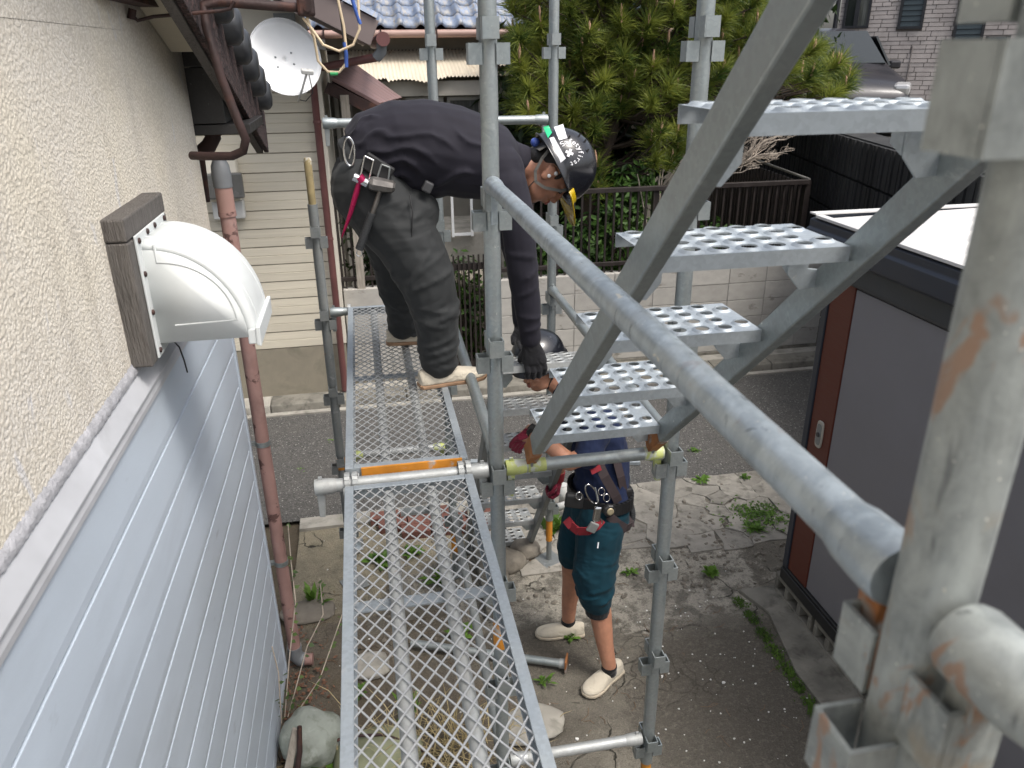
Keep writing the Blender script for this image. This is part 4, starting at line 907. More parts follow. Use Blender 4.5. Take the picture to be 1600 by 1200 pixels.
mb = MB(); mb.prism([(SX - 0.055, 2.052), (SX - 0.075, 2.07), (SX - 0.075, 2.145), (SX - 0.06, 2.155), (SX - 0.06, 2.19), (SX - 0.03, 2.20), (SX - 0.03, 2.06)], (0, SY0, 0), (1, 0, 0), (0, 0, 1), (0, SY1 - SY0 + 0.125, 0)); mb.obj('eave_fascia', SHED_N, sh, bevel=0.004)
mb = MB(); mb.bx(SX - 0.028, SXB + .1, SY1 + 0.085, SY1 + 0.125, 2.07, 2.212); mb.bx(SX - 0.028, SXB + .1, SY1, SY1 + 0.084, 2.06, 2.075); mb.obj('end_fascia', SHED_N, sh, bevel=0.004)
y = SY1 + 0.07; 
while y > SY0:
    mb = MB(); mb.prism([(0, 0), (0.0, 0.004), (-0.10, 0.004), (-0.112, 0.018), (-0.150, 0.018), (-0.162, 0.004), (-0.168, 0.004), (-0.168, 0)], (SX - 0.026, y, 2.192), (0, 1, 0), (0, 0, 1), (SXB - SX + 0.1, 0, 0.03)); mb.obj('roof_sheet', SHED_W, sh); y -= 0.169
mb = MB(); mb.bx(SX - 0.062, SXB + .1, SY1 + 0.076, SY1 + 0.13, 2.213, 2.222); mb.bx(SX - 0.062, SX - 0.022, SY0, SY1 + 0.075, 2.202, 2.216); mb.obj('roof_edge', SHED_W, sh, bevel=0.002)
mb = MB(); mb.bx(SX - 0.012, SX + 0.06, SY0, SY1, 0.135, 0.205); mb.bx(SX - 0.004, SX + 0.05, SY0, SY1, 0.206, 0.222); mb.obj('base_rail', BLACK, sh, bevel=0.004)
for i in range(9):
    yc = 3.2 - i * 0.42
    bl = tag(MB().bx(SX - 0.005, SX + 0.15, yc - 0.195, yc + 0.195, -0.02, 0.03).bx(SX - 0.005, SX + 0.15, yc - 0.195, yc + 0.195, 0.10, 0.134).bx(SX - 0.005, SX + 0.15, yc - 0.195, yc - 0.165, 0.031, 0.099).bx(SX - 0.005, SX + 0.15, yc - 0.085, yc - 0.05, 0.031, 0.099).bx(SX - 0.005, SX + 0.15, yc + 0.05, yc + 0.085, 0.031, 0.099).bx(SX - 0.005, SX + 0.15, yc + 0.165, yc + 0.195, 0.031, 0.099).obj('foundation_block', CONC_D, bevel=0.006),
             'hollow concrete block under the shed, ' + ('at the far corner', 'second from the far corner', 'third from the far corner', 'fourth from the far corner', 'fifth from the far corner', 'sixth from the far corner', 'seventh from the far corner', 'eighth from the far corner', 'ninth from the far corner')[i], 'concrete block', 'blocks under the shed')

# ------------------------------------------------------------------ plants
def pine_tuft(mb, p, d, L, n, rs):
    d = d.normalized(); s, u, _ = frame(d)
    for i in range(n):
        t = 2 * math.pi * rs.random(); el = rad(rs.uniform(12, 88)); base = p + d * rs.uniform(-0.10, 0.05)
        q = (d * math.cos(el) + (s * math.cos(t) + u * math.sin(t)) * math.sin(el)); ln = L * rs.uniform(0.75, 1.1)
        mid = base + q * ln * 0.55 + V(0, 0, 0.006); tip = base + q * ln - V(0, 0, 0.018 * rs.random())
        w_ = q.cross(Vector((rs.uniform(-1, 1), rs.uniform(-1, 1), rs.uniform(-1, 1)))).normalized() * 0.0029
        mb.add([base - w_, base + w_, mid + w_ * .9, mid - w_ * .9, tip], [(0, 1, 2, 3), (3, 2, 4)])
def make_pine():
    rs = random.Random(21)
    base = V(2.42, 7.95, 0.05)
    t = thing('pine_tree', 'broad Japanese pine with long needles and upright buds behind the fence', 'tree', tuple(base))
    m_ = MB(); trunk = [base, V(2.45, 7.95, 0.7), V(2.30, 7.9, 1.3), V(2.36, 7.95, 1.75), V(2.55, 8.0, 2.2), V(2.6, 8.05, 2.8), V(2.5, 8.1, 3.5), V(2.6, 8.1, 4.2)]
    m_.tube(trunk, [0.11, 0.10, 0.09, 0.085, 0.075, 0.06, 0.045, 0.02], 12); m_.obj('trunk', BARK, t)
    limbs = MB(); nd = MB(); tufts = []
    # the crown's broad outline from the photograph: (pixel x, pixel y, Y) patches where shoots stand
    for k in range(4200):
        u = rs.uniform(800, 1345); v = rs.uniform(-130, 300); Y = rs.uniform(7.25, 7.9) if k < 2600 else rs.uniform(7.9, 8.9)
        top = -200
        low = 300 - 0 if 800 < u < 960 else (245 if u < 1060 else (165 - (u - 1060) * 0.05))
        if u < 850: low = 170 + (u - 800) * 1.2
        if v > low + 14 * math.sin(u * .05): continue
        if u > 1180 and v < 20 + (u - 1180) * 0.60: continue
        if u > 1325: continue
        if u > 1100 and v > 150: continue
        if 940 < u < 1010 and v > 175 + 0: continue
        if u < 830 and v < 20 and rs.random() < .5: continue
        tufts.append(aty(u, v, Y))
    keep = []
    for p in tufts:
        if all((p - q).length > 0.205 for q in keep): keep.append(p)
    tips = [trunk[i].lerp(trunk[i + 1], f) for i in range(3, 7) for f in (0.2, 0.6)]
    for p in keep:
        # limb from the trunk point best placed below the shoot
        src = min(tips, key=lambda q: (q - p).length + abs(q.z - p.z + 0.35) * 1.5)
        mid = src.lerp(p, 0.55) + V(rs.uniform(-.1, .1), rs.uniform(-.1, .1), -0.12)
        limbs.tube([src, mid, p - V(0, 0, 0.03)], [0.018, 0.012, 0.006], 6)
        out = (p - V(2.5, 8.1, 2.6)); d = V(out.x * 0.35, out.y * .35 - 0.25, 1.0) + V(rs.uniform(-.35, .35), rs.uniform(-.35, .35), 0)
        pine_tuft(nd, p, d, rs.uniform(0.18, 0.24), 190, rs)
        if rs.random() < .6:
            dn = V(rs.uniform(-.15, .15), rs.uniform(-.15, .15), 1).normalized(); l = rs.uniform(0.07, 0.16)
            bud = MB(); bud.tube([p + d.normalized() * 0.02, p + d.normalized() * 0.03 + dn * l * .7, p + d.normalized() * 0.03 + dn * l], [0.013, 0.013, 0.005], 6); bud.obj('bud', CANDLE, t)
    limbs.obj('branches', BARK, t); nd.obj('crown', NEEDLE, t)
    return len(keep)
NPINE = make_pine()
def leaf_cloud(mb, centre, radii, n, size, rs, flat=0.6, shell=0.55):
    c = Vector(centre)
    for i in range(n):
        v = Vector((rs.gauss(0, 1), rs.gauss(0, 1), rs.gauss(0, 1))).normalized() * (shell + (1 - shell) * rs.random()) * (1 + 0.25 * math.sin(7 * rs.random()))
        p = c + Vector((v.x * radii[0], v.y * radii[1], v.z * radii[2])); s = size * rs.uniform(0.6, 1.3)
        nrm = (v + Vector((rs.uniform(-1, 1), rs.uniform(-1, 1), rs.uniform(-.3, 1.2)))).normalized(); a, b, _ = frame(nrm)
        th = rs.uniform(0, 6.28); e = a * math.cos(th) + b * math.sin(th); f = nrm.cross(e)
        mb.add([p - e * s, p + f * s * .42 + nrm * s * .12, p + e * s, p - f * s * .42 + nrm * s * .12], [(0, 1, 2), (0, 2, 3)])
def shrub(name, label, base, clumps, n, size, mat, rs, group=None, cat='shrub', stems=5, barkm=None):
    t = thing(name, label, cat, base, group); mb = MB(); st = MB(); base = Vector(base)
    for c, r in clumps:
        leaf_cloud(mb, c, r, int(n * r[0] * r[2] * 4), size, rs)
        for k in range(stems):
            e = Vector(c) + Vector((rs.uniform(-.6, .6) * r[0], rs.uniform(-.6, .6) * r[1], rs.uniform(-.4, .6) * r[2]))
            b0 = base + V(rs.uniform(-.08, .08), rs.uniform(-.08, .08), 0); st.tube([b0, b0.lerp(e, .5) + V(0, 0, .05), e], [0.012, 0.008, 0.004], 5)
    mb.obj('foliage', mat, t); st.obj('stems', barkm or BARK, t)
    return t
rs = random.Random(3)
shrub('garden_shrub', 'green leafy shrub behind the fence right of the bending worker', (2.2, 7.45, 0.05), [((2.05, 7.45, 1.0), (0.35, 0.25, 0.5)), ((2.5, 7.5, 1.15), (0.42, 0.25, 0.55)), ((2.85, 7.6, 0.9), (0.35, 0.25, 0.45)), ((2.65, 7.6, 1.7), (0.3, 0.22, 0.3)), ((1.65, 7.5, 0.85), (0.35, 0.25, 0.4))], 900, 0.05, LEAF, rs)
shrub('garden_shrub', 'dark leafy shrub behind the fence left of the bending worker', (0.15, 7.4, 0.05), [((-0.02, 7.35, 1.35), (0.22, 0.2, 0.42)), ((0.3, 7.4, 1.1), (0.28, 0.2, 0.4)), ((0.1, 7.4, 0.8), (0.35, 0.2, 0.3))], 900, 0.05, LEAF_D, rs)
shrub('garden_shrub', 'low green shrub behind the garden gate bars', (0.9, 7.35, 0.05), [((0.85, 7.3, 0.95), (0.25, 0.18, 0.22)), ((0.95, 7.35, 0.5), (0.35, 0.2, 0.4))], 800, 0.045, LEAF, rs)
shrub('garden_shrub', 'leafy shrub low behind the dark fence near the corner', (3.6, 7.5, 0.05), [((3.55, 7.5, 1.05), (0.3, 0.2, 0.35)), ((3.2, 7.4, 0.95), (0.25, 0.2, 0.3))], 700, 0.045, LEAF, rs)
# bare twiggy shrub
tw = thing('bare_shrub', 'leafless grey twiggy shrub by the side fence, behind the stair', 'shrub', (3.35, 7.6, 0.05))
rs = random.Random(9)
mb = MB(); mb.tube([V(3.30, 7.55, 0.05), V(3.34, 7.55, 0.8), V(3.25, 7.5, 1.2), V(3.35, 7.55, 1.5), V(3.3, 7.55, 1.72)], [0.03, 0.028, 0.026, 0.022, 0.02], 8); mb.obj('trunk', DEADW, tw)
mb = MB()
def twig(p, d, L, r, dep):
    q = p + d * L * .5 + V(rs.uniform(-.03, .03), rs.uniform(-.03, .03), rs.uniform(-.02, .02)); e = p + d * L
    mb.tube([p, q, e], [r, r * .8, r * .5], 5)
    if dep:
        for k in range(3): twig(p.lerp(e, rs.uniform(.45, 1)), (d + V(rs.uniform(-.8, .8), rs.uniform(-.6, .6), rs.uniform(-.3, .7))).normalized(), L * rs.uniform(.5, .8), r * .6, dep - 1)
for k in range(11): twig(V(3.3 + .05 * k, 7.35, 1.72 + .03 * k), V(rs.uniform(-.2, 1), rs.uniform(-.5, .3), rs.uniform(.1, .8)).normalized(), 0.3, 0.012, 3)
twig(V(2.95, 7.6, 1.85), V(0, 0, 1), 0.3, 0.012, 1); twig(V(2.95, 7.6, 1.6), V(0.05, 0, 1), 0.3, 0.014, 0); twig(V(2.97, 7.6, 0.1), V(0, 0, 1), 1.6, 0.016, 1)
mb.obj('twigs', DEADW, tw)
# background trees closing the view behind the pine
rs = random.Random(17)
for i, (bx_, by_, zc, rx_, rz_, lab) in enumerate(((2.5, 9.25, 1.9, 1.1, 1.6, 'dark evergreen tree close behind the pine trunk'), (3.6, 10.6, 2.7, 1.5, 1.9, 'dark broadleaf tree filling the gap behind the pine'), (6.0, 12.6, 3.2, 1.5, 1.7, 'dark broadleaf tree between the pine and the stone-clad house'), (7.6, 17.5, 4.6, 2.2, 2.6, 'dark tree left of the stone-clad house, above the parked car'))):
    t = thing('broadleaf_tree', lab, 'tree', (bx_, by_, 0.0 if i < 2 else 1.65))
    mb = MB(); leaf_cloud(mb, (bx_, by_, zc), (rx_, 0.9 if i else 0.4, rz_), 5200, 0.10, rs, shell=0.3); mb.obj('crown', LEAF_D, t)
    mb = MB(); mb.tube([(bx_, by_, 0.0), (bx_ + .1, by_, zc * .5), (bx_, by_, zc + .6)], [0.14, 0.1, 0.03], 8)
    for k in range(6): mb.tube([(bx_ + .1, by_, zc * .6), (bx_ + rs.uniform(-.9, .9) * rx_, by_ + rs.uniform(-.6, .6), zc + rs.uniform(-.5, .9) * rz_)], [0.05, 0.012], 6)
    mb.obj('trunk', BARK, t)
# garden stones behind the gate
for (x, y, z, sx, sy, sz, lab) in ((1.0, 7.6, 0.78, 0.28, 0.2, 0.16, 'rough grey garden stone seen between the worker and the post'), (0.95, 7.75, 0.30, 0.4, 0.25, 0.36, 'flat grey garden stone lying behind the gate')):
    bm = bmesh.new(); bmesh.ops.create_icosphere(bm, subdivisions=3, radius=1)
    from mathutils import noise as _N
    for v in bm.verts: v.co = Vector((v.co.x * sx, v.co.y * sy, v.co.z * sz)) * (1 + 0.25 * _N.noise(v.co * 1.7 + V(x, y, z))) + V(x, y, z)
    me = bpy.data.meshes.new('stone'); bm.to_mesh(me); bm.free(); me.materials.append(STONEB); tag(mobj('garden_stone', me), lab, 'stone')
mb = MB(); mb.bx(0.3, 1.5, 8.05, 9.0, 0.05, 1.22); tag(mb.obj('concrete_step', CONC, bevel=0.02), 'broad grey concrete step in the garden behind the bending worker', 'step')
mb = MB(); mb.bx(0.86, 0.885, 7.96, 7.99, 1.2, 1.62).bx(1.06, 1.085, 7.96, 7.99, 1.2, 1.62).bx(.886, 1.059, 7.96, 7.99, 1.21, 1.235); tag(mb.obj('white_frame', WHITE), 'small white frame standing in the garden behind the worker', 'frame')
# ------------------------------------------------------------------ scaffold posts
PR = 0.0243
mb = MB(); h_, w_, d_, t_ = 0.052, 0.043, 0.030, 0.0036
mb.bx(PR - 0.006, PR + d_, -w_ / 2, -w_ / 2 + t_, 0, h_).bx(PR - 0.006, PR + d_, w_ / 2 - t_, w_ / 2, 0, h_).bx(PR + d_ - t_, PR + d_ + 0.0005, -w_ / 2 + t_ * .98, w_ / 2 - t_ * .98, 0.0003, h_ - 0.0003)
POCK = {}
def pocket_mesh(mat):
    if mat.name not in POCK: POCK[mat.name] = mb_pocket.mesh('pocket', mat)
    return POCK[mat.name]
mb_pocket = mb
PZ = [0.40 + 0.43 * k for k in range(8)]
def post(x, y, top, label, mat=GALV, jack_mat=ORANGE, base=True, spigot=False, extra=(), zmin=0.0, dzp=0.0):
    t = thing('scaffold_post', label, 'scaffold post', (x, y, 0), 'scaffold posts')
    m_ = MB(); m_.tube([(0, 0, 0.30), (0, 0, top)], PR, 20); local('tube', m_.mesh('tube', mat), t)
    m_ = MB(); m_.tube([(0, 0, 0.008), (0, 0, 0.16)], 0.017, 14); local('jack_screw', m_.mesh('jack_screw', GALV_D), t)
    m_ = MB(); m_.tube([(0, 0, 0.15), (0, 0, 0.31)], 0.0205, 16); local('jack_sleeve', m_.mesh('jack_sleeve', jack_mat), t)
    m_ = MB(); m_.box((0, 0, 0.004), (0.14, 0.14, 0.008), (0, 0, 0.4)); local('base_plate', m_.mesh('base_plate', GALV_D), t, bevel=0.002)
    if spigot:
        m_ = MB(); m_.tube([(0, 0, top - 0.01), (0, 0, top + 0.21), (0, 0, top + 0.22)], [0.0185, 0.0185, 0.014], 16); local('spigot', m_.mesh('spigot', spigot), t)
    for z in PZ:
        if z > top - 0.02 or z < zmin: continue
        pm = pocket_mesh(mat)
        for a, dz in ((0, -0.056), (math.pi, -0.056), (math.pi / 2, 0.004), (-math.pi / 2, 0.004)):
            local('pocket', pm, t, (0, 0, z + dz + dzp), (0, 0, a))
    for z0, z1, m2 in extra:
        m_ = MB(); m_.tube([(0, 0, z0), (0, 0, z1)], PR + 0.0012, 20); local('paint_band', m_.mesh('paint_band', m2), t)
    return t
AX, BX_, CX_ = -0.255, 0.345, 0.935
Y1_, Y2_, Y3_ = 0.345, 2.15, 3.95
post(BX_, Y2_, 3.6, 'galvanised scaffold post in the middle of the photo, in front of the bending worker', extra=[(1.00, 1.12, ORANGE)])
post(CX_, Y2_, 3.6, 'galvanised scaffold post passing behind the upper stair treads, right of the middle post', jack_mat=ORANGE)
post(AX, Y3_, 2.28, 'weathered scaffold post with open mossy top beside the cream house', mat=GALV_D, spigot=pmat('mossy_spigot', (0.25, 0.20, 0.10), 0.8, 0.1, 0.3, 14, stains=[((0.5, 0.48, 0.42), 9, 0.55, 0.6, 0.9)]), extra=[(0.80, 0.87, ORANGE)])
post(BX_ + 0.018, Y3_, 3.6, 'galvanised scaffold post rising behind the bending worker\'s back')
post(CX_ + 0.02, Y3_, 3.6, 'galvanised scaffold post behind the helmet, standing on a base plate with orange jack', jack_mat=ORANGE)
post(0.337, Y1_, 3.6, 'large near scaffold post at the right edge with paint-stained surface', mat=GALV_P, dzp=-0.022)

# ------------------------------------------------------------------ ledgers and guard rails with wedge heads
def ledger(a, b, label, cat='scaffold tube', mat=GALV, heads=(True, True), head_mat=None, r=0.0213, name='scaffold_rail', dirx=None, drop=0.10, g=None, nub=True, wm_=None):
    a = Vector(a); b = Vector(b); d = (b - a).normalized()
    t = thing(name, label, cat, tuple(a.lerp(b, .5)), g)
    A = a + d * 0.05; B = b - d * 0.05
    m_ = MB(); m_.tube([A, B], r, 20); m_.obj('tube', mat, t)
    for e, s, on in ((a, 1, heads[0]), (b, -1, heads[1])):
        if not on: continue
        hm = head_mat or mat
        m_ = MB(); p = e + d * s * 0.041
        m_.tube([p + d * s * -0.012, p + d * s * -0.006, p + d * s * 0.012, p + d * s * 0.040, p + d * s * 0.055], [0.0240, 0.0258, 0.0258, 0.0245, r], 20); hd = m_.obj('wedge_head', hm, t)
        m_ = MB(); q = e + d * s * 0.046; sd = Vector((-d.y, d.x, 0))
        m_.prism([(-0.012, 0.0), (0.014, 0.0), (0.006, -drop), (-0.012, -drop)], q - sd * 0.009 + V(0, 0, -0.004), d * s, (0, 0, 1), sd * 0.018); m_.obj('wedge', wm_ if (wm_ and s > 0) else hm, hd, bevel=0.002)
        m_ = MB(); m_.prism([(-0.006, 0.018), (0.010, 0.018), (0.007, 0.036), (-0.004, 0.036)], q - sd * 0.003, d * s, (0, 0, 1), sd * 0.006)
        if nub: m_.obj('wedge_top', hm, hd)
    return t
ZL, ZR = 1.722, 2.62
ledger((AX + 0.0, Y2_, ZL), (BX_, Y2_, ZL), 'pale worn transverse tube under the joint of the two mesh decks', mat=GALV_W, g='scaffold tubes')
t2 = ledger((BX_, Y2_, ZL), (CX_, Y2_, ZL), 'transverse tube with yellow-green painted ends at the foot of the upper stair', head_mat=YELLOWP, g='scaffold tubes')
m_ = MB(); m_.tube([(BX_ + 0.10, Y2_, ZL), (BX_ + 0.16, Y2_, ZL)], 0.0224, 20); m_.obj('paint_band', YELLOWP, t2)
ledger((AX, Y3_, ZL), (BX_ + .018, Y3_, ZL), 'transverse tube at the far end of the upper mesh deck', g='scaffold tubes')
ledger((AX + 0.06, Y3_ + 0.0, 2.655), (CX_ + .02, Y3_, 2.645), 'horizontal guard tube passing behind the bending worker\'s back', g='scaffold tubes')
ledger((0.337, Y1_, ZR), (BX_, Y2_, ZR), 'large guard tube crossing the picture from the near post to the middle post', mat=GALV_N, head_mat=GALV_N, g='scaffold tubes', nub=False, wm_=RUSTO)
ledger((0.337, Y1_ - 1.8, ZR + .0), (0.337, Y1_, ZR), 'stained guard tube end leaving the near post at the lower right corner', mat=GALV_P, head_mat=GALV_P, g='scaffold tubes', nub=False)
ledger((BX_, Y2_, 1.765), (BX_ + .018, Y3_, 1.785), 'tube running back along the right side of the far mesh deck', g='scaffold tubes')
ledger((CX_, Y2_, 1.765), (CX_ + .02, Y3_, 1.775), 'tube running back behind the stair treads to the far right post', g='scaffold tubes')
ledger((BX_, Y2_, 0.43), (CX_, Y2_, 0.43), 'low transverse tube near the ground between the middle and right posts', mat=GALV_W, g='scaffold tubes')
ledger((AX + .03, Y3_, 0.875), (BX_ + .018, Y3_, 0.875), 'tube with faded yellow-green ends seen through the far mesh deck', mat=GALV_W, head_mat=YELLOWP, g='scaffold tubes')
ledger((BX_, Y2_, 0.46), (BX_ + .018, Y3_, 0.47), 'low tube running back near the ground under the right edge of the near mesh deck', mat=GALV_D, g='scaffold tubes')

# ------------------------------------------------------------------ mesh decks
DX0, DX1, DZ = -0.132, 0.258, 1.752
def deck(y0, y1, label, orange=False):
    t = thing('mesh_deck', label, 'scaffold deck', ((DX0 + DX1) / 2, (y0 + y1) / 2, DZ - 0.05))
    for x, s in ((DX0, 1), (DX1, -1)):
        m_ = MB(); m_.bx(x, x + s * 0.026, y0, y1, DZ - 0.004, DZ); m_.bx(x, x + s * 0.004, y0, y1, DZ - 0.05, DZ - 0.0041); m_.bx(x + s * .0042, x + s * 0.03, y0, y1, DZ - 0.05, DZ - 0.046); m_.obj('side_rail', GALV_B, t, bevel=0.0015)
    for y, s in ((y0, 1), (y1, -1)):
        m_ = MB(); m_.bx(DX0 + 0.0265, DX1 - 0.0265, y, y + s * 0.024, DZ - 0.0035, DZ - 0.0002); m_.bx(DX0 + 0.005, DX1 - 0.005, y, y + s * 0.004, DZ - 0.045, DZ - 0.0037); m_.obj('end_rail', GALV_B, t, bevel=0.001)
    for x in (DX0 + 0.128, DX0 + 0.258):
        m_ = MB(); m_.tube([(x, y0 + 0.03, DZ - 0.027), (x, y1 - 0.03, DZ - 0.027)], 0.0165, 10); m_.obj('stiffener', GALV_W, t)
    for ym in ((1.57, 0.9) if not orange else (3.05,)):
        m_ = MB(); m_.bx(DX0 + 0.005, DX1 - 0.005, ym - 0.02, ym + 0.02, DZ - 0.049, DZ - 0.045); m_.obj('cross_brace', GALV_B, t)
    # expanded metal: two families of crossing strands
    m_ = MB(); xa, xb, ya, yb = DX0 + 0.020, DX1 - 0.020, y0 + 0.018, y1 - 0.018; wx, wy = 0.0345, 0.050; sl = wy / wx
    for s, dz in ((1, -0.0042), (-1, -0.0062)):
        c0 = (ya - sl * (xb - xa)) if s > 0 else ya
        c = c0
        while c < (yb + 0.001 if s > 0 else yb + sl * (xb - xa)):
            # y = c + s*sl*(x-xa)
            pts = []
            for x in (xa, xb):
                y = c + s * sl * (x - xa); pts.append([x, y])
            (x1, y1_), (x2, y2_) = pts
            def cl(y): return xa + (y - c) / (s * sl)
            if s > 0:
                if y1_ < ya: x1, y1_ = cl(ya), ya
                if y2_ > yb: x2, y2_ = cl(yb), yb
            else:
                if y1_ > yb: x1, y1_ = cl(yb), yb
                if y2_ < ya: x2, y2_ = cl(ya), ya
            if x2 - x1 > 0.004: m_.beam((x1, y1_, DZ + dz), (x2, y2_, DZ + dz), 0.0036, 0.0024)
            c += wy
    m_.obj('expanded_mesh', galv_mat('mesh_strands_' + str(int(y0 * 100)), (0.56, 0.57, 0.57), r=0.42, dirt=0.25, metal=0.6), t)
    for x in (DX0 + 0.018, DX1 - 0.018):
        for y, s in ((y0, 1), (y1, -1)):
            if y < 1: continue
            yc = Y2_ if abs(y - Y2_) < 0.3 else Y3_
            xo = x + (0.012 if s > 0 else -0.012)
            m_ = MB(); pts = [(y + s * 0.01, DZ - 0.02), (y - s * 0.0, DZ + 0.012)]
            arc = [(yc + s * 0.030 * math.cos(a), ZL + 0.002 + 0.033 * math.sin(a)) for a in [math.pi * k / 8 for k in range(0, 9)]]
            for k in range(8): m_.beam((xo, arc[k][0], arc[k][1]), (xo, arc[k + 1][0], arc[k + 1][1]), 0.006, 0.016, (1, 0, 0.001))
            m_.beam((xo, y + s * 0.012, DZ - 0.02), (xo, arc[0][0], arc[0][1]), 0.006, 0.024, (1, 0, .001)); m_.obj('hook', GALV_W, t)
    if orange:
        m_ = MB(); m_.prism([(DX0 + .05, DZ - 0.043), (DX1 - .02, DZ - 0.043), (DX1 - .02, DZ + .0), (DX0 + .05, DZ)], (0, y0 - 0.0105, 0), (1, 0, 0), (0, 0, 1), (0, 0.010, 0)); m_.obj('end_plate', ORANGE, t)
    return t
deck(0.36, 2.085, 'near galvanised expanded-mesh scaffold deck filling the bottom middle')
deck(2.195, 3.925, 'far galvanised expanded-mesh scaffold deck with orange end plate, under the bending worker', True)
m_ = MB(); m_.box((0.085, 1.99, DZ - 0.052), (0.115, 0.035, 0.008)); tag(m_.obj('latch_plate', GALV_D), 'flat grey latch plate under the far end of the near mesh deck', 'latch')

# ------------------------------------------------------------------ stairs
def tread_mesh(W=0.372, Dp=0.205):
    m_ = MB(); nc, nr = 6, 4; cw = (W - 0.05) / nc; ch = Dp / nr; x0 = 0.0
    def cell(xa, xb, ya, yb, r=0.0158):
        cx, cy = (xa + xb) / 2, (ya + yb) / 2; n = 16; P = []
        for k in range(n):
            a = 2 * math.pi * (k + .5) / n; c, s = math.cos(a), math.sin(a); hx, hy = (xb - xa) / 2, (yb - ya) / 2
            q = min(hx / max(abs(c), 1e-6), hy / max(abs(s), 1e-6)); P.append((cx + c * q, cy + s * q, 0))
        # snap the four nearest to the corners
        for c_ in ((xa, ya), (xa, yb), (xb, ya), (xb, yb)):
            i = min(range(n), key=lambda k: (P[k][0] - c_[0]) ** 2 + (P[k][1] - c_[1]) ** 2); P[i] = (c_[0], c_[1], 0)
        rings = [P]
        for rr, z in ((r + 0.0075, 0.0), (r + 0.002, 0.0042), (r + 0.0003, 0.005), (r - 0.0004, 0.002)):
            rings.append([(cx + rr * math.cos(2 * math.pi * (k + .5) / n), cy + rr * math.sin(2 * math.pi * (k + .5) / n), z) for k in range(n)])
        for j in range(len(rings) - 1):
            m_.add(rings[j] + rings[j + 1], [(k, (k + 1) % n, n + (k + 1) % n, n + k) for k in range(n)], j > 0)
    for i in range(nc):
        for j in range(nr): cell(x0 + i * cw, x0 + (i + 1) * cw, j * ch, (j + 1) * ch)
    for j in range(2): cell(nc * cw, W, j * ch * 2, (j + 1) * ch * 2)
    t_ = 0.0022
    m_.bx(0, W, -0.0, 0.003, -0.028, -0.0001); m_.bx(0, W, Dp - 0.003, Dp, -0.028, -0.0001)
    m_.bx(0, W, 0.0031, 0.014, -0.028, -0.025)
    return m_
def stair(label, M, n, first, low, mat, end_mat):
    """local frame: x across, y away from the camera (downhill), z up; tread k front edge at (0.272k, -0.25k)"""
    t = thing('stair', label, 'scaffold stair'); t.matrix_basis = M
    tm = tread_mesh().mesh('tread', mat)
    sx0, sx1 = -0.018, 0.390
    a = 45.2
    for x in (sx0, sx1):
        m_ = MB(); y0, y1 = 0.272 * first - 0.12, 0.272 * low
        def zz(y): return -0.016 - 0.919 * y
        m_.beam((x, y0, zz(y0)), (x, y1, zz(y1)), 0.030, 0.062, (0, 0, 1)); st = local('stringer', m_.mesh('stringer', GALV if mat is GALV_B else GALV_D), t, bevel=0.004)
        m_ = MB(); m_.beam((x, y1 - 0.09, zz(y1 - 0.09)), (x, y1 + 0.0003, zz(y1 + 0.0003)), 0.0312, 0.0632, (0, 0, 1)); local('paint_band', m_.mesh('paint_band', end_mat), t)
    for k in range(first, n):
        o = local('tread', tm, t, (0, 0.272 * k, -0.25 * k))
        for x, s in ((0.060, 1), (0.312, -1)):
            m_ = MB(); yb = 0.272 * k + 0.12; zt = -0.25 * k - 0.003
            pl = [(0.0, 0.0), (0.040, 0.0), (0.044, -0.062), (0.075, -0.066), (0.075, -0.100), (0.030, -0.104), (0.002, -0.072)]
            if s > 0: pl = [(-a_, b_) for a_, b_ in pl]
            m_.prism(pl, (x, yb - 0.022, zt), (1, 0, 0), (0, 0, 1), (0, 0.004, 0))
            m_.prism([(0.0, 0.0), (0.03, 0.0), (0.03, -0.055), (0.0, -0.07)], (x + (0.0 if s < 0 else -0.004), yb - 0.018, zt), (0, 1, 0), (0, 0, 1), (0.004, 0, 0))
            local('bracket', m_.mesh('bracket', GALV_B if mat is GALV_B else GALV), t, bevel=0.001)
    for x in (sx0, sx1):
        m_ = MB(); y1 = 0.272 * low; z1 = -0.016 - 0.919 * y1
        m_.beam((x, y1 - 0.02, z1 + 0.02), (x, y1 + 0.0, z1 - 0.055), 0.008, 0.045, (0, 0, 1)); local('hook', m_.mesh('hook', GALV_D), t)
    return t
stair('upper galvanised scaffold stair with perforated treads rising towards the right', Matrix.Translation((0.474, 0.957, 2.877)), 5, -1, 4.42, GALV_B, RUSTO)
stair('lower steep scaffold stair being lifted into place between the two workers', Matrix.Translation((0.474, 2.78, 1.815)) @ Matrix.Rotation(rad(-10.2), 4, 'X'), 7, 0, 6.45, GALV_W, GALV_D)
